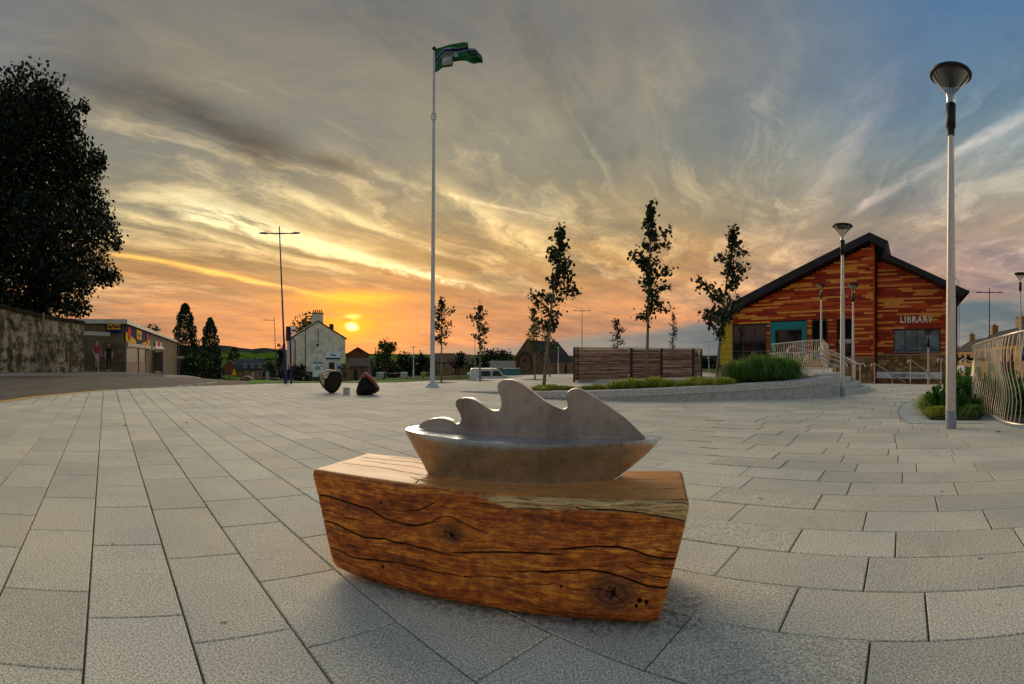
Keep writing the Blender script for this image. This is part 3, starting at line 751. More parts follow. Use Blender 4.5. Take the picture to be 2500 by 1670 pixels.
# stain and painted contact shade by the bench sit in the paving colour
# ------------------------------------------------------------ steel boat sculpture
AP = Plane((-.541, 2.58), (.73, 2.395)); AL = AP.L
def steel(name, lo, hi, rough=.36, streak=True):
    m = bpy.data.materials.new(name); m.use_nodes = True; X.nt = n = m.node_tree; pb = n.nodes['Principled BSDF']
    g = n.nodes.new('ShaderNodeNewGeometry'); pos = g.outputs['Position']
    a = noi(pos, 3.2, 5., .6); d = noi(pos, 14., 5., .7)
    mp = n.nodes.new('ShaderNodeMapping'); mp.inputs['Scale'].default_value = (60, 60, 3) if streak else (30, 30, 30); n.links.new(pos, mp.inputs[0]); br = noi(mp.outputs[0], 1., 3., .6)
    c = mixc(ss(a*.6+d*.4, .36, .62), lo, hi); c = mixc(1., c, mixc(br, (.82, .82, .82), (1.15, 1.15, 1.15)), 'MULTIPLY')
    c = mixc(ss(noi(pos, 21., 3., .6), .66, .74)*.4, c, (.05, .04, .035))
    n.links.new(c, pb.inputs['Base Color']); pb.inputs['Metallic'].default_value = 1.
    n.links.new(ss(d, .3, .7, rough-.07, rough+.10).v, pb.inputs['Roughness'])
    bn = n.nodes.new('ShaderNodeBump'); bn.inputs['Strength'].default_value = .22; bn.inputs['Distance'].default_value = .01
    n.links.new(noi(pos, 6., 4., .6).v, bn.inputs['Height']); n.links.new(bn.outputs[0], pb.inputs['Normal'])
    MATS[name] = m; return m
mh = steel('brushed_steel', (.54, .62, .70), (.70, .79, .88), .30); mw_ = steel('dull_cast_steel', (.17, .165, .155), (.33, .32, .30), .46)
boat = empty('boat_sculpture', AP.P(AL/2, ZT), 'polished steel boat with a wave shaped plate for sails, standing on the timber bench', 'sculpture')
# hull: stations along the axis, section from keel to rim
zr = lambda s: .672-.030*s-.012*math.sin(PI*s)
VV = []; NS, NK = 60, 16
def half(s):                                   # half beam at the rim, blunt to the left, pointed to the right
    l = min(1., s/.10); l = math.sqrt(max(0, 1-(1-l)**2)) if s < .10 else 1.
    return .215*(math.sin(PI*min(1, (s*.86+.14)))**.62 if s > 0 else 0)*(.35+.65*l if s < .1 else 1)
hull_pts = []
for i in range(NS+1):
    s = i/NS; hb = max(.0015, half(s) if s < .999 else .0015)
    row = []
    for j in range(NK+1):
        f = j/NK                                  # 0 rim .. 1 bottom
        # bottom is shorter and narrower than the rim
        sb = .118+s*(.775-.118)
        e = f**1.15
        su = s*(1-e)+sb*e if s < .5 else s*(1-e**(1.08))+sb*e**(1.08)
        w = hb*(1-.42*f**1.6)+.0
        wb = max(.002, .128*math.sin(PI*min(1, max(0, (s*.9+.05))))**.5)
        w = w*(1-e)+wb*e
        row.append((su*AL, w, zr(s)*(1-f)+(ZT-.035)*f))
    hull_pts.append(row)
for side in (1, -1):
    for row in hull_pts:
        for (uu_, w, z) in row:
            p = AP.P(uu_, z, side*w); VV.append(tuple(p))
M = NK+1; F = []
for sd in (0, 1):
    o0 = sd*(NS+1)*M
    for i in range(NS):
        for j in range(NK):
            q = (o0+i*M+j, o0+(i+1)*M+j, o0+(i+1)*M+j+1, o0+i*M+j+1); F.append(q if sd else q[::-1])
n2 = (NS+1)*M
for j in range(NK): F.append((j, j+1, n2+j+1, n2+j)); q = NS*M+j; F.append((q+1, q, n2+q, n2+q+1))
for i in range(NS): F.append((i*M+NK, (i+1)*M+NK, n2+(i+1)*M+NK, n2+i*M+NK))
npmesh('hull', VV, F, mh, boat, True, None, wloc(boat))
b = MB()                                       # deck set a hair below the rim
top = [AP.P(r[0][0], r[0][2]-.0015, r[0][1]) for r in hull_pts]; bot = [AP.P(r[0][0], r[0][2]-.0015, -r[0][1]) for r in hull_pts]
for i in range(NS): b.quad(top[i], top[i+1], bot[i+1], bot[i])
b.build('deck', mh, boat)
wave = [(683,352),(700,333),(720,318),(770,300),(830,296),(880,309),(915,331),(935,325),(945,302),(936,270),(915,228),(912,198),(940,178),(1000,178),(1060,208),(1110,242),(1150,253),(1176,243),(1184,210),(1178,170),(1162,124),(1163,95),(1188,72),(1235,66),(1285,80),(1345,119),(1415,174),(1476,213),(1538,241),(1568,240),(1580,218),(1574,182),(1574,150),(1602,126),(1648,121),(1706,150),(1788,200),(1868,255),(1928,299),(1988,356),(2046,413)]
WP = Plane((-.56, 2.565), (.75, 2.365))
def cr(P, n=5):                                # Catmull-Rom refinement
    out = []
    for i in range(len(P)-1):
        p0, p1, p2, p3 = P[max(0, i-1)], P[i], P[i+1], P[min(len(P)-1, i+2)]
        for k_ in range(n):
            t_ = k_/n
            out.append(tuple(.5*((2*p1[q])+(-p0[q]+p2[q])*t_+(2*p0[q]-5*p1[q]+4*p2[q]-p3[q])*t_*t_+(-p0[q]+3*p1[q]-3*p2[q]+p3[q])*t_**3) for q in (0, 1)))
    return out+[P[-1]]
wl = [WP.uz(*BC(x, y)) for x, y in cr(wave)]
def rim_z(u_): P_ = WP.P(u_, 0); s = (P_-AP.A).dot(AP.u)/AL; return zr(min(1, max(0, s)))-.001
base_l = [(u_, rim_z(u_)) for u_ in np.linspace(wl[-1][0], wl[0][0], 30)]
out = [(u_, max(z, rim_z(u_))) for u_, z in wl]+base_l[1:-1]
TH = .055; b = MB(); n_ = len(out); bv = .0025
fr = [WP.P(u_, z) for u_, z in out]; bk_ = [WP.P(u_, z, -TH) for u_, z in out]
b.add(fr, [tuple(range(n_))[::-1]]); b.add(bk_, [tuple(range(n_))])
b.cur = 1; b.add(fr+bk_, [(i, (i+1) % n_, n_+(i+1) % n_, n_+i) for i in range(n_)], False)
b.build('wave_plate', [mw_, steel('top_lit_edge', (.66, .64, .60), (.82, .80, .76), .42)], boat)  # edge faces get lighter steel, painting in the light from above
# ------------------------------------------------------------ raised bed with curved granite wall
gw_m = mat('granite_wall', (.40, .40, .38), .8, ns=38, var=.45, bump=.5, bs=90, dirt=.5)
gc_m = mat('granite_cap', (.46, .46, .42), .75, ns=42, var=.38, bump=.4, bs=90, dirt=.2)
WB = [(1127, 957.5, 15.9), (1217, 962, 15.0), (1330, 974, 13.25), (1420, 977.5, 12.8), (1500, 978.5, 12.7), (1628, 980, 12.53), (1796, 978.5, 12.7), (1934, 976, 13.0), (1990, 973, 13.4), (2036, 970, 13.8)]
WT = [(1127, .02), (1217, .07), (1330, .178), (1420, .205), (1500, .235), (1628, .29), (1796, .365), (1934, .424), (2036, .509)]
bed = empty('raised_bed', gp(1700, 980), 'long low curved granite wall edging the raised planting bed', 'planter')
xs_ = [1127+(2036-1127)*i/200 for i in range(201)]
def wline(x): return xd(x, np.interp(x, [a[0] for a in WB], [a[2] for a in WB]))
def wtop(x): return float(np.interp(x, [a[0] for a in WT], [a[1] for a in WT]))
def wall_piece(x0, x1, off0, off1, za, zb, name, m, bev=.0):
    b = MB(); n = 6
    for i in range(n):
        xa, xb = x0+(x1-x0)*i/n, x0+(x1-x0)*(i+1)/n
        A, B = wline(xa), wline(xb); d = (wline(xb+4)-wline(xa-4)); nn = Vector((d.y, -d.x, 0)).normalized()
        def q(P, o, z): return (P.x+nn.x*o, P.y+nn.y*o, z)
        b.add([q(A, off0, za(xa)), q(B, off0, za(xb)), q(B, off1, za(xb)), q(A, off1, za(xa)), q(A, off0-bev, zb(xa)), q(B, off0-bev, zb(xb)), q(B, off1, zb(xb)), q(A, off1, zb(xa)),
               q(A, off0, zb(xa)-bev), q(B, off0, zb(xb)-bev)], [(0, 1, 9, 8), (8, 9, 5, 4), (4, 5, 6, 7), (2, 3, 7, 6), (3, 2, 1, 0)] + ([(0, 8, 4, 7, 3)] if i == 0 else []) + ([(1, 2, 6, 5, 9)] if i == n-1 else []))
    return b.build(name, m, bed)
xc = 1127; i = 0
cuts = [1127, 1185, 1260, 1335, 1410, 1500, 1590, 1680, 1765, 1850, 1945, 2038]
for a, c in zip(cuts, cuts[1:]):
    wall_piece(a+.25, c-.25, .03, -.42, lambda x: max(-.02, wtop(x)-.15), wtop, 'capstone', gc_m, .012)
for a, c in zip([1217, 1380, 1560, 1740, 1900], [1380, 1560, 1740, 1900, 2030]):
    wall_piece(a+.2, c-.2, 0., -.30, lambda x: -.02, lambda x: max(-.01, wtop(x)-.15), 'wall_block', gw_m)
def back(x, o):
    A = wline(x); d = (wline(x+4)-wline(x-4)); nn = Vector((d.y, -d.x, 0)).normalized(); return A-nn*o
b = MB()
for i in range(40):
    xa, xb = 1200+(2036-1200)*i/40, 1200+(2036-1200)*(i+1)/40
    o = [.40, 1.1, 2.3, 2.6]
    for j in range(3):
        P = [back(xa, o[j]), back(xb, o[j]), back(xb, o[j+1]), back(xa, o[j+1])]
        z = [wtop(xa)-.05, wtop(xb)-.05, wtop(xb)-.05, wtop(xa)-.05]
        if j == 2: z[2] = z[3] = .0
        b.quad(*[(p.x, p.y, zz_) for p, zz_ in zip(P, z)])
b.build('soil', mat('dark_soil', (.05, .035, .022), .95, ns=20, var=.4, bump=.7, bs=30), bed)
# landing and curved steps at the right end
lc = xd(1998, 17.2); e1 = Vector((math.sin(phi_(2010)), math.cos(phi_(2010)), 0)); e2 = Vector((e1.y, -e1.x, 0))
st = empty('curved_steps', (lc.x, lc.y, 0), 'four curved granite steps beside the end of the raised bed', 'steps')
for k_, (ra, rb, z0, z1) in enumerate([(2.95, 1.75, -.02, .13), (2.6, 1.42, .13, .26), (2.25, 1.10, .26, .39), (1.9, .78, .39, .52)]):
    b = MB(); P = []
    for i in range(41):
        w = -PI*.5+PI*1.0*i/40; P.append(lc-e1*(ra*math.cos(w)*1.)*1.0+e2*(rb*math.sin(w)) if False else lc+e1*(-ra*math.cos(w-0))+e2*(rb*(1. if math.sin(w) > 0 else .6)*math.sin(w)))
    P = [p for p in P]; n_ = len(P)
    vs = [(p.x, p.y, z0) for p in P]+[(p.x, p.y, z1-.012) for p in P]+[(p.x+(lc.x-p.x)*.006, p.y+(lc.y-p.y)*.006, z1) for p in P]
    b.add(vs, [(i, n_+i, n_+i+1, i+1) for i in range(n_-1)]+[(n_+i, 2*n_+i, 2*n_+i+1, n_+i+1) for i in range(n_-1)]+[tuple(range(2*n_, 3*n_))[::-1]]+[(0, n_-1, 2*n_-1, 3*n_-1, 2*n_, n_)[::-1]])
    b.build('step', gc_m, st)
b = MB(); P = [xd(1900, 16.0), xd(1990, 15.8), xd(2030, 16.8), xd(2034, 24), xd(1850, 30), xd(1800, 34), xd(1780, 30), xd(1840, 19)]
b.poly([(p.x, p.y, .40) for p in P], (0, 0, .115))
o = b.build('landing', mg, kind='structure')

# ------------------------------------------------------------ grasses
def blades(name, c, n, ln, spread, wid, m, parent=None, seed=1, droop=1., rad=.1, up=.9):
    r = np.random.RandomState(seed); S4 = 4
    a = r.uniform(0, 2*PI, n); l = ln*r.uniform(.6, 1.1, n); sp_ = spread*r.uniform(.15, 1.1, n); w = wid*r.uniform(.6, 1.2, n)
    bx = c[0]+rad*np.sqrt(r.uniform(0, 1, n))*np.cos(a+r.normal(0, .8, n)); by = c[1]+rad*np.sqrt(r.uniform(0, 1, n))*np.sin(a+r.normal(0, .8, n))
    V = np.zeros((n, (S4+1)*2, 3))
    for j in range(S4+1):
        f = j/S4; out_ = sp_*f**1.3; zz_ = l*up*(math.sin(f*PI*.62)**1.0 if True else f)*(1-.35*droop*f*f)-l*.30*droop*f**3*(sp_/spread)
        px, py, pz = bx+out_*np.cos(a), by+out_*np.sin(a), c[2]+np.maximum(zz_, .01)
        ww = w*(1-f)**.7*.5+.0006
        V[:, 2*j] = np.stack([px-np.sin(a)*ww, py+np.cos(a)*ww, pz], 1); V[:, 2*j+1] = np.stack([px+np.sin(a)*ww, py-np.cos(a)*ww, pz], 1)
    base_ = (np.arange(n)*(S4+1)*2)[:, None, None]
    F = base_+np.array([[2*j, 2*j+1, 2*j+3, 2*j+2] for j in range(S4)])[None]
    return npmesh(name, V.reshape(-1, 3), F.reshape(-1, 4), m, parent, org=wloc(parent) if parent else (0, 0, 0))
def leafmat(name, lo, hi, tl=.35):
    m = bpy.data.materials.new(name); m.use_nodes = True; X.nt = n = m.node_tree; pb = n.nodes['Principled BSDF']
    g = n.nodes.new('ShaderNodeNewGeometry'); ri = X(g.outputs['Random Per Island']); f = noi(g.outputs['Position'], 1.6, 3.)
    n.links.new(mixc(ri*ri*.75+f*.3, lo, hi), pb.inputs['Base Color']); pb.inputs['Roughness'].default_value = .55; pb.inputs['Specular IOR Level'].default_value = .3
    tr = n.nodes.new('ShaderNodeBsdfTranslucent'); n.links.new(mixc(ri, tuple(q*1.3 for q in lo), tuple(q*1.5 for q in hi)), tr.inputs[0])
    mx = n.nodes.new('ShaderNodeMixShader'); mx.inputs[0].default_value = tl; out_ = n.nodes['Material Output']
    n.links.new(pb.outputs[0], mx.inputs[1]); n.links.new(tr.outputs[0], mx.inputs[2]); n.links.new(mx.outputs[0], out_.inputs[0]); MATS[name] = m; return m
my = leafmat('golden_grass', (.08, .14, .012), (.58, .60, .06)); md = leafmat('dark_grass', (.012, .045, .006), (.18, .36, .045))
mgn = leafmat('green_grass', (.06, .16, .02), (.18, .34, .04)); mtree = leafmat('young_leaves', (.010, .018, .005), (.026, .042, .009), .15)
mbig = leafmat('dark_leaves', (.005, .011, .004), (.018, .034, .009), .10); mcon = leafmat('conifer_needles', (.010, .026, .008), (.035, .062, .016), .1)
mmid = leafmat('mid_leaves', (.022, .045, .010), (.07, .11, .02), .2); mshr = leafmat('shrub_leaves', (.03, .10, .015), (.10, .24, .03))
GL = 'golden grass clumps along the granite wall'
gl = [(1325, 14.4, .24, 'small golden grass clump left of the leaning tree trunk by the wall'), (1348, 13.9, .26, 'golden grass clump hugging the right side of the leftmost slender tree trunk'),
      (1378, 13.8, .22, 'low golden grass clump second right of the leftmost bed tree'), (1432, 13.6, .20, 'tiny golden grass clump between the two steel fins'), (1458, 13.6, .24, 'green-gold grass clump just left of the wide golden mass'),
      (1512, 13.5, .36, 'leftmost of the tall golden grass clumps under the slatted screen'), (1545, 13.4, .42, 'golden grass clump left of the middle tree trunk'), (1598, 13.5, .42, 'tallest golden grass clump, right of the middle tree trunk'),
      (1632, 13.3, .32, 'golden grass clump between the screen posts on the granite wall'), (1672, 13.2, .27, 'low flat golden grass clump near the bed middle'), (1702, 13.6, .36, 'upright golden grass clump under the right end of the slatted screen'),
      (1728, 13.2, .30, 'golden grass clump just left of the third bed tree trunk'), (1768, 13.1, .32, 'golden grass clump at the left foot of the big green mound')]
for i, (x, d, h, lb) in enumerate(gl):
    h *= .95
    P = xd(x, d, wtop(x)-.05); o = empty('golden_grass_clump', P, lb, 'ornamental grass', GL)
    blades('blade_tuft', P, 380, h, h*1.0, .015, my, o, 30+i, 1., .10)
    blades('blade_tuft', P+Vector((.16, .1, 0)), 190, h*.85, h*.9, .014, my, o, 60+i, 1., .12)
    blades('blade_tuft', P+Vector((-.18, .0, 0)), 190, h*.8, h*.9, .014, my if i != 4 else mgn, o, 90+i, 1., .12)
GD = 'dark arching grass clumps forming the green mound'
for i, (x, d, h, lb) in enumerate([(1812, 14.2, .68, 'left third of the dark arching grass mound on the raised bed'), (1868, 14.3, .86, 'tallest middle clump of the dark grass mound'), (1922, 14.1, .72, 'right clump of the dark grass mound beside the wavy fence')]):
    P = xd(x, d, wtop(x)-.05); o = empty('arching_grass_clump', P, lb, 'ornamental grass', GD)
    for j in range(5):
        q = P+Vector((random.uniform(-.3, .3), random.uniform(-.25, .3), 0))
        blades('blade_tuft', q, 420, h*random.uniform(.7, 1.15), h*.85, .024, md, o, 200+i*7+j, 1.15, .2)
    blades('blade_tuft', P+Vector((0, 0, .02)), 200, h*1.05, h*.8, .018, mgn, o, 260+i, .8, .25)
    blades('blade_tuft', P+Vector((0, 0, .02)), 130, h*1.25, h*1.1, .02, md, o, 290+i, 1., .35)

# ------------------------------------------------------------ trees
barkm = mat('bark', (.10, .075, .05), .9, ns=14, var=.4, bump=.5, bs=40)
barkl = mat('pale_bark', (.20, .155, .10), .9, ns=14, var=.35, bump=.4, bs=40)
def leaves_mesh(name, C, size, m, parent, seed=1, flat=.35, sv=.5, kind=None):
    """rhombic leaves at the points C"""
    r = np.random.RandomState(seed); C = np.asarray(C); n = len(C)
    a = r.normal(size=(n, 3)); a /= np.linalg.norm(a, axis=1)[:, None]; b_ = r.normal(size=(n, 3)); b_[:, 2] += flat; b_ = np.cross(a, b_); b_ /= np.linalg.norm(b_, axis=1)[:, None]+1e-9
    s = size*r.uniform(1-sv, 1+sv, n)[:, None]
    V = np.stack([C-a*s*.5, C+b_*s*.34, C+a*s*.5, C-b_*s*.34], 1).reshape(-1, 3)
    F = np.arange(n*4).reshape(-1, 4)
    return npmesh(name, V, F, m, parent, org=wloc(parent) if parent else (0, 0, 0), kind=kind)
def young_tree(label, base, top, mid, c0, wl, wr, leaf, nleaf, seed, m=None, tm=None, r0=.045, group='slender young street trees', prof=None, droop=0.):
    r = random.Random(seed); base, top, mid = Vector(base), Vector(top), Vector(mid)
    root = empty('young_tree', base, label, 'tree', group)
    tr = [base*((1-f)**2)+mid*(2*f*(1-f))+top*(f*f) for f in [i/14 for i in range(15)]]
    tb = MB(); tb.tube(tr, [r0*(1-.85*i/14)+.004 for i in range(15)], 7)
    view = Vector((base.x, base.y, 0)).normalized(); side = Vector((view.y, -view.x, 0)); C = []
    nb = 24
    for i in range(nb):
        f = c0+(1-c0)*((i+.5)/nb)**.95; k_ = min(13, int(f*14)); p = tr[k_].lerp(tr[k_+1], f*14-k_)
        g = (f-c0)/(1-c0); w = (prof(g) if prof else (math.sin(PI*min(1, g*.9+.14))**.8))
        a = r.uniform(0, 2*PI); L = w*(wr if math.cos(a) > 0 else wl)*r.uniform(.3, 1.2)
        dr = side*math.cos(a)+view*math.sin(a)
        e = p+dr*L+Vector((0, 0, L*(r.uniform(.15, .8)-droop)))
        mdp = (p+e)/2+Vector((0, 0, L*.08)); br = [p, mdp, e]
        tb.tube(br, [r0*.28, r0*.16, .003], 4, False)
        nn = max(3, int(nleaf/nb*(.3+w)))
        for j in range(nn):
            q = r.random()**.7; c = (p.lerp(mdp, q*2) if q < .5 else mdp.lerp(e, q*2-1))
            C.append(c+Vector((r.gauss(0, .07), r.gauss(0, .07), r.gauss(0, .065)))*(1+L*.25))
    for j in range(int(nleaf*.08)):
        q = r.random(); C.append(tr[13].lerp(tr[14], q)+Vector((r.gauss(0, .06), r.gauss(0, .06), r.gauss(0, .1))))
    tb.build('trunk', tm or barkl, root); leaves_mesh('crown', [tuple(c) for c in C], leaf, m or mtree, root, seed, .2)
    return root
def z_at(y, d): return H+d*T_(y)
YT = [('leftmost slender tree growing from the raised bed, leaning trunk', 1327, 951, 14.5, .17, 1345, 760, 1372, 557, .36, 74, 66, .125, 1050, 11, .05),
      ('tallest slender tree of the bed, in front of the slatted screen', 1578, 938, 14.4, .24, 1583, 750, 1590, 504, .40, 54, 92, .12, 1250, 12, .05),
      ('slender tree at the left end of the library, long drooping left branch', 1750, 933, 14.3, .31, 1763, 780, 1792, 557, .34, 84, 78, .12, 1250, 13, .05)]
for lb, x, y, d, z, xm, ym, xt, yt, c0, wl, wr, lf, nl, sd, r0 in YT:
    b0 = xd(x, d, z-.05); tp = pt(xt, yt, d); mdv = pt(xm, ym, d)
    young_tree(lb, b0, tp, (mdv*2-(b0+tp)/2), c0, wl*d/FX, wr*d/FX, lf, nl, sd, r0=r0)
SD = [('small dark tree just right of the flagpole', 1078, 934, 21.5, 0, 1078, 731, .42, 38, 38, .11, 620, 21, None),
      ('second small tree right of the flagpole, spreading side branches', 1172, 929, 23.2, 0, 1172, 747, .42, 36, 36, .11, 520, 22, None),
      ('small yellow-green tree behind the leftmost bed tree, in the forecourt', 1306, 927, 24.2, 0, 1302, 757, .35, 20, 30, .10, 620, 23, 1),
      ('bushy yellow-green tree crossing the leftmost bed tree trunk', 1342, 921, 27.5, 0, 1338, 785, .30, 26, 24, .11, 520, 24, 1),
      ('little tree poking up behind the left half of the slatted screen', 1507, 918, 30, 0, 1508, 781, .40, 34, 20, .12, 380, 25, None),
      ('thin feathery tree behind the right half of the slatted screen', 1641, 912, 34, -.05, 1644, 765, .35, 14, 12, .10, 420, 26, 1)]
for lb, x, y, d, z, xt, yt, c0, wl, wr, lf, nl, sd, ty in SD:
    b0 = xd(x, d, z); tp = pt(xt, yt, d)
    young_tree(lb, b0, tp, (b0+tp)/2, c0, wl*d/FX, wr*d/FX, lf, nl, sd, m=(mmid if ty else None), r0=.038)
for i, (x, d) in enumerate(((1078, 21.5), (1172, 23.2), (1306, 24.2))):
    b = MB(); P = xd(x, d); b.box((P.x, P.y, .004), (.9, .9, .006), -AZ); b.build('tree_pit', MATS['dark_soil'], kind='structure')

# ------------------------------------------------------------ flagpole and flag
P = gp(1055.5, 945); fp = empty('flagpole', P, 'tall white flagpole on a flared round base in the middle of the square', 'flagpole')
steelw = mat('pole_white', (.50, .52, .54), .45, ns=2., var=.06)
FH = z_at(108, P.length); P.z = 0
b = MB(); b.lathe([(.25, 0), (.25, .02), (.235, .05), (.12, .15), (.09, .17)], P, 28); b.build('base_flare', steelw, fp)
lx = pt(1060, 108, Vector((P.x, P.y)).length)
pts = [P+(Vector((lx.x, lx.y, FH))-P)*f for f in (.012, .15, .4, .6, .8, .98)]
b = MB(); b.tube(pts, [.085, .082, .070, .060, .050, .042], 16); b.build('pole', steelw, fp)
dkm = mat('black_paint', (.02, .02, .022), .45, ns=3, var=.1)
b = MB(); q = pts[-1]; b.lathe([(.03, 0), (.05, .03), (.085, .07), (.06, .12), (.02, .15)], q, 14); b.build('finial', dkm, fp)
b = MB(); q = pts[0]+(pts[-1]-pts[0])*((z_at(282, P.length)-pts[0].z)/(pts[-1].z-pts[0].z)); b.tube([q+Vector((.1*math.cos(a), -.02, .13*math.sin(a)-.05)) for a in [i*2*PI/18 for i in range(19)]], .012, 6); b.build('halyard_ring', dkm, fp)
d0 = P.length; top_e = [(0, 1060, 120), (.3, 1095, 110), (.6, 1132, 102), (.68, 1143, 105), (.73, 1143, 119), (.85, 1160, 118), (1, 1177, 136)]
bot_e = [(0, 1060, 178), (.1, 1071, 174), (.2, 1080, 166), (.34, 1105, 159), (.38, 1107, 149), (.5, 1127, 151), (.65, 1143, 150), (.8, 1158, 154), (1, 1179, 157)]
ip = lambda E, s, k_: float(np.interp(s, [e[0] for e in E], [e[k_] for e in E]))
NS_, NT_ = 150, 70; V = []
for i in range(NS_+1):
    s = i/NS_
    for j in range(NT_+1):
        f = j/NT_; x = ip(top_e, s, 1)*(1-f)+ip(bot_e, s, 1)*f; y = ip(top_e, s, 2)*(1-f)+ip(bot_e, s, 2)*f
        fold = .16*math.sin(s*15+f*2.4)*min(1, s*4)+.09*math.sin(s*8-f*8)*s+.05*math.sin(f*13+s*4)*min(1, s*4)
        V.append(pt(x, y+2.0*math.sin(s*15+f*3)*(.3+f)*min(1, s*3), d0+fold))
def flagcol(s, f):
    bc_ = np.interp(s, [0, .12, .22, .45, .62, .85, 1], [.60, .34, .22, .34, .36, .14, .2]); dd = f-bc_
    if abs(dd) < .075: return 1
    if abs(dd) < .125: return 2
    if .17 < s < .36 and f > .42:
        w = .5*(.10+.035*max(0, .6-f)*3); c = .265
        if f > .55 and abs(s-c) < .075+.02*(f-.55) and f < .9: return 3
        if .42 < f <= .55 and abs(s-c) < .085 and int((s-.18)*46) % 2 == 0: return 3
    if .40 < s < .46 and .32 < f < .72: return 3
    if .32 < s < .40 and .50 < f < .62 and int(s*60) % 2: return 3
    return 0
b = MB(); F = []; MI = []
for i in range(NS_):
    for j in range(NT_):
        F.append((i*(NT_+1)+j, (i+1)*(NT_+1)+j, (i+1)*(NT_+1)+j+1, i*(NT_+1)+j+1)); MI.append(flagcol((i+.5)/NS_, (j+.5)/NT_))
b.v = V; b.f = F; b.mi = MI; b.sm = [True]*len(F)
fl = empty('flag', pts[-1], 'crumpled green flag with a blue white-edged wave and grey tower emblem', 'flag')
b.build('cloth', [mat('flag_green', (.01, .12, .04), .8, ns=3, var=.12), mat('flag_blue', (.01, .015, .09), .8), mat('flag_white', (.30, .34, .33), .8), mat('flag_grey', (.40, .40, .42), .8, ns=30, var=.2)], fl)
b = MB(); b.tube([pts[-1]+Vector((.045, -.02, -.05)), pt(1061, 180, d0)], .008, 5); b.build('rope', dkm, fl)

# ------------------------------------------------------------ funnel lamps
m = bpy.data.materials.new('clear_glass'); m.use_nodes = True; n = m.node_tree; n.nodes.clear()
o_ = n.nodes.new('ShaderNodeOutputMaterial'); mx = n.nodes.new('ShaderNodeMixShader'); tr = n.nodes.new('ShaderNodeBsdfTransparent'); gl_ = n.nodes.new('ShaderNodeBsdfGlossy'); lw = n.nodes.new('ShaderNodeLayerWeight')
tr.inputs[0].default_value = (.86, .88, .88, 1); gl_.inputs[1].default_value = .08; lw.inputs[0].default_value = .45
n.links.new(lw.outputs['Facing'], mx.inputs[0]); n.links.new(tr.outputs[0], mx.inputs[1]); n.links.new(gl_.outputs[0], mx.inputs[2]); n.links.new(mx.outputs[0], o_.inputs[0]); MATS['clear_glass'] = m
galv = mat('galvanised', (.50, .49, .46), .42, .55, ns=5, var=.14, stretch=(3, 3, .4)); slv = mat('grey_sleeve', (.22, .26, .31), .6, ns=6, var=.12)
blk = mat('black_collar', (.012, .010, .014), .4); ribm = mat('reflector', (.10, .10, .095), .4, .5, ns=10, var=.3)
lamp = empty('funnel_lamp', (0, 0, 0), 'tallest funnel-headed lamp post, close by in front of the bushes at the right', 'lamp post', 'funnel-headed lamp posts')
b = MB(); b.tube([(0, 0, .25), (0, 0, 1.2), (0, 0, 2.5), (0, 0, 4.1)], [.0815, .078, .066, .045], 20); b.build('pole', galv, lamp)
b = MB(); b.lathe([(.086, 0), (.086, .245), (.082, .252)], n=20); b.build('sleeve', slv, lamp)
b = MB(); b.lathe([(.058, 4.06), (.058, 4.16), (.076, 4.175), (.076, 4.50), (.0, 4.505)], n=20); b.build('collar', blk, lamp)
b = MB(); b.lathe([(.070, 4.47), (.072, 4.58), (.085, 4.64), (.15, 4.73), (.24, 4.82), (.305, 4.90)], n=32); b.build('glass_cone', MATS['clear_glass'], lamp)
b = MB(); b.lathe([(.295, 4.875), (.325, 4.885), (.330, 4.91), (.31, 4.935), (.12, 4.96), (0, 4.965)], n=36); b.build('cap', blk, lamp)
b = MB(); b.lathe([(.0, 4.93), (.06, 4.915), (.2, 4.895), (.298, 4.88)], n=36); b.build('reflector', ribm, lamp)
for sx in (-1, 1):
    b = MB(); b.tube([(.012*sx, 0, 4.5), (.05*sx, 0, 4.90)], .006, 6); b.build('rod', blk, lamp)
b = MB(); b.tube([(.085, -.02, 2.1), (.15, -.03, 2.05), (.17, -.03, 1.5), (.15, -.03, .95), (.06, -.085, .86)], .004, 5); b.build('cable', dkm, lamp)
P = gp(2321.5, 1046); lamp.location = P
GLP = 'funnel-headed lamp posts'
clone(lamp, gp(2057, 968), 'funnel-headed lamp post at the foot of the curved granite steps', .4, .865)
clone(lamp, gp(2083, 937.5), 'funnel lamp behind the step handrail, right of the one at the steps', 1., .73)
clone(lamp, xd(2005, 24, .5), 'thin funnel lamp left of the steps lamp, behind the wavy fence', 2., .72)
clone(lamp, xd(2266.5, 27, -2.6), 'funnel lamp rising in front of the long library window', .2, .99)
clone(lamp, xd(2491, 25.5, 0), 'funnel lamp rising behind the curved wavy fence at the frame edge', .2, .965)

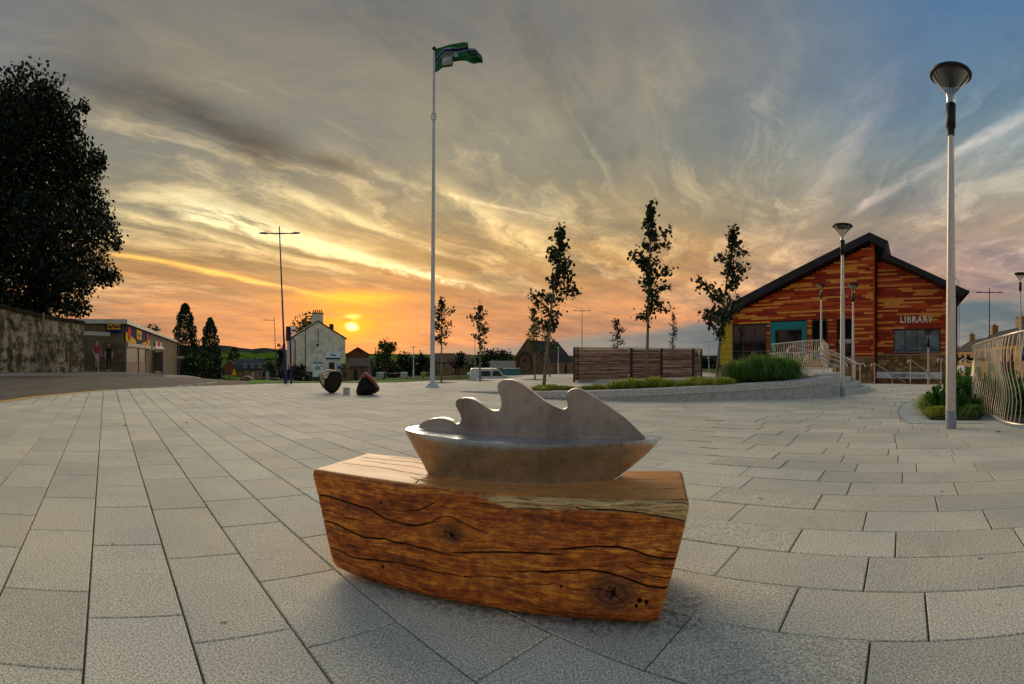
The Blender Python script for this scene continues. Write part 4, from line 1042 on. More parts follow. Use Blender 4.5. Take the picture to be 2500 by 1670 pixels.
# ------------------------------------------------------------ street lights
bluem = mat('blue_paint', (.012, .018, .13), .45, ns=3, var=.1); greym = mat('grey_paint', (.30, .30, .28), .5, .3)
def street_lamp(label, base, h, arms, span, m, r0=.065, lean=0., group='street lights'):
    base = Vector(base); root = empty('street_lamp', base, label, 'street light', group)
    v = Vector((base.x, base.y, 0)).normalized(); s = Vector((v.y, -v.x, 0)); tp = base+Vector((0, 0, h))+s*lean
    b = MB(); b.tube([base, base.lerp(tp, .25), base.lerp(tp, .26), tp], [r0, r0*.9, r0*.62, r0*.35], 12); b.build('pole', m, root)
    c = base.lerp(tp, .955)
    for a in arms:
        b = MB(); b.tube([c, c+s*(a*span*.24)+Vector((0, 0, .01))], [r0*.4, r0*.3], 8); b.build('arm', m, root)
        b = MB(); e0 = c+s*(a*span*.22); e1_ = c+s*(a*span*.5)+Vector((0, 0, .02))
        pr = [(.0, .15), (.15, .6), (.5, 1), (.85, .8), (1, .1)]
        vs = []
        for f, w in pr:
            p = e0.lerp(e1_, f)
            for k_ in range(8):
                an = 2*PI*k_/8; vs.append(p+v*(math.cos(an)*.10*w)+Vector((0, 0, math.sin(an)*.045*w*(1 if math.sin(an) > 0 else .5))))
        b.add(vs, [(i*8+j, i*8+(j+1) % 8, (i+1)*8+(j+1) % 8, (i+1)*8+j) for i in range(4) for j in range(8)]+[tuple(range(8)), tuple(range(32, 40))], True); b.build('lantern', m, root)
    return root
P = gp(697.5, 936.5); d = P.length
street_lamp('tall blue double-armed street light leaning left of the white house', P, z_at(553, d)-0, (-1, 1), 1.72, bluem, .066, -.26)
street_lamp('thin single-armed street light left of the blue double-armed one', ground_at(675, 46), z_at(775, 46)-ground_at(675, 46).z, (-1,), 2.2, mat('dull_blue', (.03, .04, .10), .5), .07, -.2)
P = ground_at(437, 62); street_lamp('green-grey single-armed street light at the far end of the shop', P, z_at(762, 62)-P.z, (1,), 2.0, mat('green_grey', (.08, .09, .07), .5), .07, -.2)
street_lamp('grey double-armed street light standing behind the slatted screen', xd(1421, 46, -.2), z_at(752, 46)+.2, (-1, 1), 1.7, greym, .075)
street_lamp('thin double-armed street light behind the second small tree', xd(1159.5, 74, -2), z_at(828, 74)+2, (-1, 1), 1.6, greym, .09)
street_lamp('small white double-armed light on the grass left of the flagpole', xd(1009.5, 86, -2.3), z_at(844, 86)+2.3, (-1, 1), 1.5, mat('white_paint_pole', (.6, .6, .56), .6), .14)
street_lamp('small white double-armed light in front of the stone church', xd(1363, 100, -2.2), z_at(845.5, 100)+2.2, (-1, 1), 1.7, MATS['white_paint_pole'], .13)
street_lamp('distant pale double-armed light between screen and library', xd(1731, 80, -1.2), z_at(832, 80)+1.2, (-1, 1), 1.7, greym, .09)
street_lamp('blue double-armed street light right of the library roof', xd(2415.5, 31, -1.), z_at(703, 31)+1., (-1, 1), 1.72, bluem, .07)

# ------------------------------------------------------------ split cone sculptures and letter block
brz = mat('dark_lacquer', (.010, .006, .005), .55, .0, ns=4, var=.3, spec=.2); brr = mat('rust_lacquer', (.20, .045, .02), .45, ns=3, var=.4, spec=.35)
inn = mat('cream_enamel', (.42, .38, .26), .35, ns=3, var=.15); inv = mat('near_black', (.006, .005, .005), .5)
BC2 = lambda x, y: (680+x/9.39, 820+y/9.39)
def spun(name, parent, apex, basec, r0, r1, m, n=48, thick=.03, bulge=.0, rings=14, mi=None, cutoff=None):
    ax = Vector(basec)-Vector(apex); L = ax.length; ax.normalize(); b = MB()
    prof = [(r0+(r1-r0)*(f**.9)+bulge*math.sin(PI*f), f*L) for f in [i/rings for i in range(rings+1)]]
    inner = [(max(.002, r-thick), z) for r, z in prof[::-1]]
    b.lathe(prof+inner, apex, n, ax); return b.build(name, m, parent)
dS = 1378/(960-870); Pm = xd(820, dS+.15)
sc_ = empty('bell_cone_sculpture', (Pm.x, Pm.y, 0), 'dark open-mouthed cone sculpture with a cream horn, lying left of the letter block', 'sculpture')
cen = pt(*BC2(1270, 1065), dS); 
fw = Vector((cen.x, cen.y, 0)).normalized(); sd_ = Vector((fw.y, -fw.x, 0))
mouth = cen-fw*.05; axv = (fw*.55-sd_*.62+Vector((0, 0, .45))).normalized()
apx = pt(*BC2(935, 880), dS+.45)
spun('outer_shell', sc_, apx, mouth, .03, .315, brz, thick=.02, bulge=.07)
axd = (mouth-apx).normalized()
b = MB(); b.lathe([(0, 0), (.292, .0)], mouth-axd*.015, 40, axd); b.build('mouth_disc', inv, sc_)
b = MB(); b.lathe([(.30, -.015), (.318, .0), (.30, .015), (.285, 0), (.30, -.015)], mouth, 48, axd); b.build('rim', brz, sc_)
b = MB(); hp = [pt(*BC2(x, y), dS+q-.42) for x, y, q in ((925, 880, .1), (1020, 825, .0), (1175, 828, -.05), (1110, 975, -.3), (1060, 955, -.32), (1035, 1140, -.18), (985, 1060, .0))]
b.poly(hp, fw*.05); b.build('cream_panel', inn, sc_)
b = MB(); hp = [pt(*BC2(x, y), dS-.78) for x, y in ((945, 890), (990, 870), (1075, 900), (1045, 960), (1028, 1060))]
b.poly(hp, fw*.03); b.build('panel_fold', mat('tan_enamel', (.25, .20, .11), .4), sc_)
d2 = 1378/(964.5-870); Pc = xd(900, d2)
s2 = empty('cone_sculpture', (Pc.x, Pc.y, 0), 'tilted rust and black cone sculpture right of the letter block', 'sculpture')
ap2 = pt(*BC2(1985, 835), d2+.1); bc2 = pt(*BC2(2045, 1250), d2); 
bb = pt(*BC2(2045, 1245), d2); axn = (bb-ap2).normalized()
spun('cone_shell', s2, ap2, bb+Vector((0, 0, .0)), .035, .345, brz, thick=.03, bulge=.03)
b = MB(); b.lathe([(.0, .115), (.24, .10), (.325, .06), (.345, -.005)], bb, 40, axn); b.build('rounded_base', brz, s2)
hp = [pt(*BC2(x, y), d2-.02-q) for x, y, q in ((1930, 905, .06), (1960, 850, .05), (2000, 838, .05), (2060, 880, .1), (2170, 1005, .18), (2290, 1195, .25), (2240, 1180, .3), (2100, 1010, .26), (2000, 930, .16), (1960, 985, .12))]
b = MB(); b.poly(hp, Vector((0, 0, 0))+Vector((bb.x, bb.y, 0)).normalized()*.06); b.build('rust_flank', brr, s2)
d3 = 1378/(964.5-870); A = pt(*BC2(1480, 1350), d3); Bq = pt(*BC2(1635, 1350), d3); wq = (Bq-A).length
cb = empty('letter_block', (A+Bq)/2, 'small pale granite cube marked with a letter C between the two cone sculptures', 'block')
pc = Plane(A, Bq); b = MB(); cc = (A+Bq)/2; hq = z_at(820+1190/9.39, d3); b.box((cc.x-pc.n.x*wq/2, cc.y-pc.n.y*wq/2, hq/2), (wq, wq, hq), pc.ang(), .012); b.build('cube', gc_m, cb)
b = MB(); b.box((cc.x-pc.n.x*wq/2, cc.y-pc.n.y*wq/2, hq+.006), (wq*.98, wq*.98, .012), pc.ang()); b.build('top_face', mat('warm_stone', (.62, .42, .2), .6), cb)
text('letter', 'C', hq*.85, cc+pc.n*.002+Vector((0, 0, hq*.47)), pc.ang(), mat('engraved', (.12, .12, .12), .8), cb, .002)

# ------------------------------------------------------------ slatted timber screen
SP = [(1402, 21.5), (1541, 23.3), (1614.5, 24.2), (1692.5, 25.1), (1712, 26.6), (1690, 29.), (1560, 29.5), (1420, 26)]
HS = 1.335; slw = mat('weathered_slat', (.42, .25, .155), .8, ns=1.3, var=.45, rnd=.45, stretch=(1, 1, 9), bump=.3, bs=30)
scr = empty('slatted_screen', xd(1550, 24), 'faceted enclosure of stacked horizontal timber slats behind the golden grass', 'screen')
NSL = 25; step = (HS-.07)/NSL
for k_ in range(len(SP)):
    A = xd(*SP[k_]); B = xd(*SP[(k_+1) % len(SP)]); pl = Plane(A, B); L = pl.L; vis = k_ < 4
    bm_ = MB()
    for j in range(NSL):
        z = .07+step*(j+.5); b = MB() if vis else bm_
        jl = random.uniform(-.006, .006); c = pl.P(L/2, z, -.02+jl)
        b.box(c, (L-.06, .035, step*.56), pl.ang())
        if vis: b.build('slat', slw, scr)
    if not vis: bm_.build('rear_slats', slw, scr, kind='stuff')
    if 0 < k_ < 5 or k_ == 0:
        b = MB(); b.box((A.x, A.y, HS/2), (.10 if k_ else .03, .10, HS-.005), pl.ang()); b.build('post', mat('dark_steel', (.02, .02, .02), .5), scr)
    b = MB(); b.box(pl.P(L/2, HS+.012, -.03), (L+.02, .09, .022), pl.ang()); b.build('top_rail', mat('pale_timber', (.34, .27, .19), .8, ns=2, var=.25), scr)
    b = MB(); b.box(pl.P(L/2, HS/2, -.16), (L-.1, .02, HS-.12), pl.ang()); b.build('backing', mat('dark_backing', (.018, .012, .010), .9), scr)
b = MB()
for x, y, w, hh in ((1410, 863, 34, 5), (1452.5, 863, 34, 5)):
    pl = Plane(xd(*SP[0]), xd(*SP[1])); u0, z0 = pl.uz(x, y); u1, z1 = pl.uz(x+w, y+hh); b = MB(); b.box(pl.P((u0+u1)/2, (z0+z1)/2, .006), (u1-u0, .02, z0-z1), pl.ang()); b.build('pale_board', mat('fresh_timber', (.36, .20, .12), .8), scr)

# ------------------------------------------------------------ handrails
hrm = mat('satin_rail', (.62, .56, .46), .32, .75, ns=8, var=.1)
def rail(label, paths, posts, r=.021, name='handrail'):
    c = pt(*paths[0][0]); root = empty(name, (c.x, c.y, 0), label, 'handrail', 'steel handrails')
    for P in paths:
        Q = [tuple(q) for q in P]; b = MB(); pts_ = [pt(*q) for q in Q]
        sm = []
        for i in range(len(pts_)-1):
            for k_ in range(4):
                t_ = k_/4; p0, p1, p2, p3 = pts_[max(0, i-1)], pts_[i], pts_[i+1], pts_[min(len(pts_)-1, i+2)]
                sm.append(.5*((2*p1)+(-p0+p2)*t_+(2*p0-5*p1+4*p2-p3)*t_*t_+(-p0+3*p1-3*p2+p3)*t_**3))
        b.tube(sm+[pts_[-1]], r, 8); b.build('rail', hrm, root)
    for x, y0, y1, d in posts:
        b = MB(); a = pt(x, y0, d); q = pt(x, y1, d); b.tube([q, a], r*.9, 8); b.build('post', hrm, root)
    return root
rail('front handrail running down from the grass mound to the steps lamp', [[(1922.5, 862, 15.4), (1925, 852, 15.4), (1936, 846.5, 15.4), (1947, 849, 15.3), (2000, 867, 15.1), (2050, 882.5, 14.9), (2063, 886, 14.8), (2069, 895.5, 14.8)]], [(2011.5, 870, 917, 15.05)], .024)
rail('short low handrail with a curled end behind the front handrail', [[(1968, 879, 16.2), (1970, 870, 16.2), (1979, 865.3, 16.2), (1988, 868, 16.1), (2010, 879, 16), (2035, 891.5, 15.9), (2042, 891.5, 15.9), (2047, 897.5, 15.9)]], [(1981, 867, 914, 16.15), (2038.5, 893, 922, 15.9)], .02)
rail('long double handrail reaching the right foot of the curved steps', [[(1999, 858, 17.4), (1999.5, 850, 17.4), (2005.5, 847.5, 17.4), (2012, 849, 17.3), (2055, 868, 16.9), (2097, 888.3, 16.3), (2108, 887, 16.25), (2112, 895.5, 16.2)], [(2013, 856, 18.6), (2050, 872, 18.4), (2086, 889, 18.2), (2093, 888.5, 18.2)]],
     [(2099.5, 888, 955, 16.25), (2087.5, 889, 943.5, 18.2), (2021, 853, 914, 17.3), (2011, 849, 915, 17.35)], .022)
rail('first stair handrail left of the pharmacy sign', [[(2127.8, 896, 20.6), (2128, 890, 20.6), (2134.5, 888.3, 20.6), (2141, 891, 20.8), (2175, 912, 21.8), (2210, 934.5, 22.8)]], [(2135.3, 889, 935.4, 20.6), (2178, 914, 940, 22)])
rail('stair handrail crossing the middle of the pharmacy sign', [[(2216, 888, 20.5), (2216.5, 882, 20.5), (2222, 879.7, 20.5), (2228, 882, 20.7), (2262, 908, 21.8), (2296, 936, 22.8)]], [(2222.6, 881, 935.8, 20.5)])
rail('stair handrail ending behind the near lamp post', [[(2289.5, 885, 20.2), (2290, 878, 20.2), (2295.5, 875.8, 20.2), (2302, 878.5, 20.4), (2330, 900, 21.3), (2356, 920, 22)]], [(2297.3, 877, 937, 20.2)])
rail('rightmost stair handrail beside the shrubs and curved fence', [[(2347, 886, 19), (2348, 878, 19), (2354.7, 875.8, 19), (2362, 880, 19.1), (2380, 891, 19.6)]], [(2353.7, 877, 925, 19)])
def wavy_fence(label, line, zb, zt_, spacing, r, rr, amp, seed, nlim=300):
    """line: list of (x, d); zb/zt_: bottom and top height at each line point"""
    P = [xd(x, d) for x, d in line]; cum = [0]
    for A, B in zip(P, P[1:]): cum.append(cum[-1]+(B-A).length)
    root = empty('wavy_bar_fence', (P[0].x, P[0].y, 0), label, 'fence', 'steel fences of wavy upright bars')
    def at_(s):
        for i in range(len(P)-1):
            if s <= cum[i+1] or i == len(P)-2:
                f = (s-cum[i])/(cum[i+1]-cum[i]); return P[i].lerp(P[i+1], f), zb[i]*(1-f)+zb[i+1]*f, zt_[i]*(1-f)+zt_[i+1]*f, (P[i+1]-P[i]).normalized()
    rg = random.Random(seed); nS = int(cum[-1]/.12)+2
    for z_ in (0, 1):
        b = MB(); pts_ = []
        for i in range(nS+1):
            p, a, c, _ = at_(cum[-1]*i/nS); pts_.append(Vector((p.x, p.y, c if z_ else a)))
        b.tube(pts_, rr, 8); b.build('top_rail' if z_ else 'bottom_rail', hrm, root)
    s = spacing
    ph = rg.uniform(0, 6)
    while s < cum[-1]:
        p, a, c, dv = at_(s); n_ = Vector((dv.y, -dv.x, 0)); b = MB(); pts_ = []
        for j in range(9):
            f = j/8; w = math.sin(PI*f); o1 = amp*w*math.sin(f*5.2+s*2.1+ph); o2 = amp*1.4*w*math.sin(f*4.+s*1.3+2+ph)
            pts_.append(Vector((p.x, p.y, a+(c-a)*f))+dv*o1+n_*o2)
        b.tube(pts_, r, 5, False); b.build('bar', hrm, root); s += spacing*rg.uniform(.85, 1.15)
    return root
wavy_fence('short wavy-bar fence right of the grass mound, lower of the two', [(1878, 17.2), (1914, 17.5), (1936, 17.3), (1970, 17.6), (2011, 17.3)], [.50]*5, [1.08, 1.12, 1.10, 1.15, 1.16], .075, .010, .020, .03, 3)
wavy_fence('upper wavy-bar fence in front of the turquoise library doorway', [(1882, 21.5), (1959, 22), (2010, 22), (2025, 26)], [.52, .52, .52, .52], [1.46, 1.60, 1.64, 1.50], .085, .012, .022, .035, 5)
wavy_fence('tall curved wavy-bar fence enclosing shrubs at the right edge', [(2384, 12.6), (2376, 11.2), (2374, 10.3), (2382, 9.9), (2400, 9.4), (2425, 8.8), (2450, 8.15), (2475, 7.85), (2500, 7.7), (2560, 7.5), (2680, 7.5), (2850, 7.6)],
           [.06]*12, [1.14, 1.15, 1.17, 1.205, 1.235, 1.265, 1.29, 1.32, 1.345, 1.36, 1.36, 1.36], .115, .0085, .022, .05, 9)

# ------------------------------------------------------------ shrub bed at the right
ap = [(2330, 948), (2273, 967), (2240, 975), (2219, 982), (2203, 991), (2196, 1000), (2194, 1010), (2198, 1018), (2206, 1026), (2217, 1035), (2290, 1036), (2400, 1034), (2440, 1040), (2500, 1053), (2600, 1056), (2600, 1030), (2500, 985), (2420, 950)]
b = MB(); pp = [gp(x, y) for x, y in ap]; b.poly([(p.x, p.y, .0035) for p in pp], (0, 0, .006)); b.build('concrete_apron', mat('pale_concrete', (.55, .56, .50), .8, ns=6, var=.12, bump=.2, bs=60), kind='structure')
b = MB(); pts_ = [gp(x, y) for x, y in cr(ap[1:10], 6)]
for i in range(len(pts_)-1):
    b.quad(*[Vector((q.x, q.y, .0125)) for q in (pts_[i], pts_[i+1], pts_[i+1]+(pts_[i+1]-gp(2300, 985)).normalized()*.02, pts_[i]+(pts_[i]-gp(2300, 985)).normalized()*.02)])
b.build('steel_edging', dkm, kind='structure')
so_ = [(2250, 1010), (2262, 1020), (2271, 1027), (2330, 1028), (2388, 1028), (2420, 1000), (2440, 960), (2330, 955), (2290, 972), (2255, 990)]
b = MB(); b.poly([(gp(x, y).x, gp(x, y).y, .012) for x, y in so_], (0, 0, .03)); b.build('bed_soil', MATS['dark_soil'], kind='structure')
GR = 'golden grasses in the shrub bed by the near lamp'
for i, (x, y, h, lb) in enumerate([(2270, 1002, .34, 'golden grass clump at the left tip of the shrub bed'), (2262, 1012, .26, 'lowest golden grass clump spilling over the pale concrete'), (2283, 1022, .22, 'striped golden grass clump at the front of the shrub bed'), (2296, 1021, .22, 'golden grass clump touching the near lamp sleeve'),
                                  (2352, 1010, .30, 'green-gold grass clump right of the near lamp post'), (2375, 1024, .26, 'dark grass clump at the foot of the curved fence'), (2350, 965, .45, 'tall golden grass behind the near lamp post')]):
    h *= 1.3
    P = gp(x, y); o = empty('golden_grass_clump', P, lb, 'ornamental grass', GR)
    blades('blade_tuft', P, 420, h, h*.95, .012, (md if i == 5 else my), o, 400+i, 1.1, .07)
def shrub(label, x, d, z0, w, h, n_, leaf, m, seed, name='shrub', lobes=5, cat='shrub', group=None, stem=True):
    P = xd(x, d, z0); r = np.random.RandomState(seed); root = empty(name, P, label, cat, group); C = []
    for k_ in range(lobes):
        c = np.array([P.x+r.uniform(-.5, .5)*w*.6, P.y+r.uniform(-.5, .5)*w*.6, z0+h*r.uniform(.35, .72)]); q = r.normal(size=(n_//lobes, 3)); q /= np.linalg.norm(q, axis=1)[:, None]
        q *= (r.uniform(.3, 1, (len(q), 1))**.5); C.append(c+q*np.array([w*.33, w*.33, h*.38]))
    C = np.concatenate(C); C = C[C[:, 2] > z0+.02]
    leaves_mesh('foliage', C, leaf, m, root, seed)
    b = MB()
    for k_ in range(4): b.tube([P, P+Vector((r.uniform(-.3, .3)*w, r.uniform(-.3, .3)*w, h*.6))], [.02*h+.004, .004], 5, False)
    b.build('stem', barkm, root); return root
def spiky(label, x, d, w, h, n_, m, seed, zb=0.):
    P = xd(x, d, zb); root = empty('upright_shrub', P, label, 'shrub', 'dark upright shrubs in the fenced bed'); r = np.random.RandomState(seed); C = []
    for k_ in range(int(n_/60)):
        a, rr = r.uniform(0, 6.28), w*.5*math.sqrt(r.uniform(0, 1)); q = np.array([P.x+rr*math.cos(a), P.y+rr*math.sin(a), zb]); hh = h*r.uniform(.55, 1.)*(1-.35*(rr/(w*.5))**2)
        f = r.uniform(.08, 1, 60)[:, None]; lean_ = np.array([math.cos(a)*.12, math.sin(a)*.12, 1])*hh
        C.append(q+lean_*f+r.normal(size=(60, 3))*np.array([.03, .03, .02])*(1.2-f*.8)*(w/.6))
    leaves_mesh('foliage', np.concatenate(C), .06, m, root, seed, -.6)
    b = MB(); b.tube([P, P+Vector((0, 0, h*.6))], [.015, .004], 5, False); b.build('stem', barkm, root)
spiky('dark upright shrub just left of the near lamp post', 2298, 9.6, .52, .58, 3600, mshr, 5)
spiky('dark upright shrub just right of the near lamp post', 2345, 10.4, .55, .78, 4200, mshr, 6)
spiky('taller upright shrub between near lamp and curved fence', 2368, 11.4, .6, .86, 4200, mshr, 7)
spiky('low dark shrub beside the foot of the curved fence', 2358, 9.4, .45, .45, 2600, mshr, 8)
for i, (x, d, h, lb) in enumerate(((2425, 10.8, .8, 'upright shrub behind the middle bars of the curved fence'), (2462, 10., .8, 'upright shrub behind the right bars of the curved fence'), (2496, 9.4, .85, 'upright shrub behind the last visible fence bars'))):
    spiky(lb, x, d, .8, h, 4200, mshr, 20+i)
b = MB(); pp = [xd(x, d) for x, d in ((2378, 12.2), (2382, 10.2), (2425, 9.1), (2475, 8.2), (2600, 7.9), (2620, 13), (2480, 14), (2400, 14.5))]
b.poly([(p.x, p.y, .016) for p in pp], (0, 0, .04)); b.build('fenced_bed_soil', MATS['dark_soil'], kind='structure')
# ------------------------------------------------------------ library
LA, LB = xd(1758, 36.6), xd(2335, 30)
FP = Plane(LA, LB); FR = Plane(LA-FP.n*.55, LB-FP.n*.55); FO = Plane(LA+FP.n*.75, LB+FP.n*.75)
DV = Vector((.71, .704, 0))
lib = empty('library', xd(2040, 33, 0), 'timber-clad library with asymmetric dark roof, yellow end and turquoise doorway', 'building')
roofm = mat('roof_slate_blue', (.018, .022, .032), .6, ns=2, var=.2); sof = mat('soffit', (.02, .02, .022), .8)
uf = lambda P, x, y: P.uz(x, y)
tops = [uf(FO, *p) for p in ((1719, 774), (2122.5, 567), (2168, 588))]; bots = [uf(FO, *p) for p in ((1731, 784), (1788, 757), (1890, 704), (2050, 622), (2121, 586), (2160, 607))]
b = MB(); pl = [FO.P(*q) for q in tops]+[FO.P(*q) for q in bots[::-1]]
b.poly(pl, DV*15); b.build('roof', roofm, lib)
tr_ = [uf(FO, *p) for p in ((2154, 613.5), (2363, 709))]; br_ = [uf(FO, *p) for p in ((2154, 629), (2245, 668), (2310, 700), (2352, 723))]
b = MB(); b.poly([FO.P(*q) for q in tr_]+[FO.P(*q) for q in br_[::-1]], DV*15); b.build('lower_roof', roofm, lib)
for E_ in (tops[:2], tr_):                     # seams across the fascia
    for i in range(1, 12 if E_ is tr_ else 20):
        f = i/(12 if E_ is tr_ else 20); q = (E_[0][0]*(1-f)+E_[1][0]*f, E_[0][1]*(1-f)+E_[1][1]*f); b = MB(); b.box(FO.P(q[0], q[1]-.19, .002), (.012, .008, .30), FO.ang()); b.build('fascia_seam', sof, lib)
b = MB(); e0 = tops[0]; b.tube([FO.P(e0[0]-.05, e0[1]-.07, .1), FO.P(e0[0]-.05, e0[1]-.07)+DV*14], .09, 8); b.build('gutter', sof, lib)
b = MB(); b.tube([FO.P(e0[0], e0[1]-.12), FO.P(e0[0]+.05, e0[1]-.5, -.3), FO.P(e0[0]+.95, e0[1]-.75, -.5), FO.P(e0[0]+.95, .2, -.5)], .04, 6); b.build('downpipe', sof, lib)
e1x = tr_[1]; b = MB(); b.tube([FO.P(e1x[0]+.03, e1x[1]-.08, .1), FO.P(e1x[0]+.03, e1x[1]-.08)+DV*14], .09, 8); b.build('gutter', sof, lib)
uJ = uf(FP, 2135.5, 800)[0]; uE = uf(FP, 2334, 800)[0]; uJr = uf(FR, 2135.5, 800)[0]; uEr = uf(FR, 2335, 800)[0]
def under_l(u): P = FP.P(u, 0); return float(np.interp(u, [q[0] for q in bots], [q[1] for q in bots]))+.02
def under_r(u): return float(np.interp(u, [q[0] for q in br_], [q[1] for q in br_]))+.02
uY = uf(FP, 1789, 850)[0]
# structural wall behind the boards
wb_ = mat('wall_backing', (.02, .012, .01), .9)
for (P, u0, u1, und, zb) in ((FP, .0, uJ, under_l, -.8), (FR, uJr-.3, uEr, under_r, -4.)):
    us_ = [u0+(u1-u0)*i/12 for i in range(13)]
    pts_ = [P.P(u, zb, -.05) for u in (u0, u1)]+[P.P(u, und(u)+.05, -.05) for u in us_[::-1]]
    b = MB(); b.poly(pts_, -P.n*.35); b.build('wall', wb_, lib)
b = MB(); b.hexa([FR.P(uEr, -4, 0), FR.P(uEr, -4, 0)+DV*14, FR.P(uEr-.3, -4)+DV*14, FR.P(uEr-.3, -4, 0)], [FR.P(uEr, 4.0, 0), FR.P(uEr, 4.0)+DV*14, FR.P(uEr-.3, 4)+DV*14, FR.P(uEr-.3, 4, 0)]); b.build('side_wall', mat('cladding_dark', (.15, .022, .006), .6), lib)
b = MB(); b.hexa([FP.P(0, -.8, -.1), FP.P(.3, -.8, -.1), FP.P(.3, -.8)+DV*14, FP.P(0, -.8)+DV*14], [FP.P(0, 2.9, -.1), FP.P(.3, 2.9, -.1), FP.P(.3, 2.9)+DV*14, FP.P(0, 2.9)+DV*14]); b.build('side_wall', mat('yellow_panel', (.52, .40, .03), .5, ns=3, var=.12), lib)
zc = uf(FP, 2088, 871)[1]; zc2 = uf(FR, 2225, 865)[1]
def rect(P, x0, y0, x1, y1): a = P.uz(x0, y0); c = P.uz(x1, y1); return (min(a[0], c[0]), max(a[0], c[0]), min(a[1], c[1]), max(a[1], c[1]))
op_l = [rect(FP, 1789, 795, 1871, 890), rect(FP, 1881, 787, 1970, 890), rect(FP, 1982.5, 782, 2020, 880), rect(FP, 2043, 778, 2080.5, 870)]
op_r = [rect(FR, 2182, 805, 2296, 857)]
cl = [mat('board_dark', (.36, .035, .008), .5, ns=2.5, var=.3, stretch=(1, 1, 9)), mat('board_red', (.60, .088, .014), .5, ns=2.5, var=.25, stretch=(1, 1, 9)), mat('board_orange', (.90, .37, .065), .5, ns=2.5, var=.22, stretch=(1, 1, 9))]
boards = []
rg = random.Random(3); HB = .108
for P, ua, ub, und, z0, ops in ((FP, uY, uJ-.06, under_l, zc, op_l), (FR, uJr, uEr-.02, under_r, zc2, op_r)):
    nrow = int(7.2/HB)
    for j in range(-12 if P is FP else 0, nrow):
        z = z0+HB*(j+.5)
        if P is FP and j < 0: lim = (ua, P.uz(2040, 850)[0])
        else: lim = (ua, ub)
        us_ = [lim[0]+(lim[1]-lim[0])*i/160 for i in range(161)]; ok_ = [u for u in us_ if und(u) > z+HB*.6]
        if len(ok_) < 4: continue
        ivs = [(ok_[0], ok_[-1])]
        for (a, c, e, f) in ops:
            if e-.03 < z < f+.03: ivs = [q for (s, t_) in ivs for q in ((s, min(t_, a-.02)), (max(s, c+.02), t_)) if q[1]-q[0] > .05]
        for s, t_ in ivs:
            u = s-rg.uniform(0, 1.6)
            while u < t_:
                L = rg.choice((.9, 1.3, 1.8, 1.8, 2.4, 2.6)); a, c = max(s, u), min(t_, u+L); u += L
                if c-a > .04: boards.append((P, a, c, z, rg.choice((0, 0, 0, 1, 1, 2, 2))))
boards.sort(key=lambda q: -(q[2]-q[1]))
rest = MB()
for i, (P, a, c, z, mi) in enumerate(boards):
    pr = .022+rg.uniform(-.004, .004)
    b = MB() if i < 290 else rest; b.cur = mi
    b.box(P.P((a+c)/2, z, pr/2-.04), (c-a-.006, .05+pr, HB-.012), P.ang())
    if i < 290: b.mi = [0]*len(b.mi); b.build('cladding_board', cl[mi], lib)
rest.build('short_cladding_boards', cl, lib, kind='stuff')
glass = mat('dark_glass', (.008, .010, .012), .06, ns=1, var=.3, spec=.6); frm = mat('window_frame', (.05, .055, .06), .5)
yel = MATS['yellow_panel']; teal = mat('turquoise_panel', (.012, .26, .25), .5, ns=3, var=.12)
def window(P, r, root, name='window', rows=1, cols=1, fr=.05, gm=None, fm=None, dep=.02, sillc=None):
    a, c, e, f = r; fm = fm or frm; gm = gm or glass
    b = MB(); b.box(P.P((a+c)/2, (e+f)/2, dep-.045), (c-a, .03, f-e), P.ang()); w = b.build(name, gm, root)
    for u in [a+fr/2, c-fr/2]+[a+(c-a)*i/cols for i in range(1, cols)]: b = MB(); b.box(P.P(u, (e+f)/2, dep-.05), (fr, .1, f-e), P.ang()); b.build('frame', fm, w)
    for z in [e+fr/2, f-fr/2]+[e+(f-e)*i/rows for i in range(1, rows)]: b = MB(); b.box(P.P((a+c)/2, z, dep-.052), (c-a-2*fr, .094, fr), P.ang()); b.build('frame', fm, w)
    return w
window(FP, op_l[0], lib, 'window', 3, 3, .06)
a, c, e, f = op_l[1]; ia, ic, ie, if_ = rect(FP, 1893.5, 806, 1959, 880)
pz = [(a, ia, e, f), (ic, c, e, f)]
for (s, t_, z0, z1) in pz:
    n_ = 6
    for i in range(n_): b = MB(); h_ = (z1-z0)/n_; b.box(FP.P((s+t_)/2, z0+h_*(i+.5), .01), (t_-s-.012, .12, h_-.012), FP.ang()); b.build('turquoise_panel', teal, lib)
for i in range(5): b = MB(); w_ = (ic-ia)/5; b.box(FP.P(ia+w_*(i+.5), (if_+f)/2, .01), (w_-.012, .12, f-if_-.012), FP.ang()); b.build('turquoise_panel', teal, lib)
window(FP, (ia, ic, ie, if_), lib, 'doorway', 1, 2, .05)
window(FP, op_l[2], lib, 'window', 1, 1, .05); window(FP, op_l[3], lib, 'window', 1, 2, .05)
q = rect(FP, 2048, 828, 2078, 838); b = MB(); b.box(FP.P((q[0]+q[1])/2, (q[2]+q[3])/2, .002), (q[1]-q[0], .015, q[3]-q[2]), FP.ang()); b.build('pale_notice', mat('notice_white', (.45, .48, .5), .6), lib)
window(FR, op_r[0], lib, 'window', 1, 4, .05, mat('painted_sky_glass', (.12, .19, .22), .1, ns=1.2, var=.6, spec=.8))  # bluish sky reflection painted into the pane colour
a, c, e, f = op_r[0]; b = MB(); b.box(FR.P((a+c)/2, e-.05, .04), (c-a+.1, .16, .10), FR.ang()); b.build('sill', mat('sill_grey', (.16, .18, .20), .6), lib)
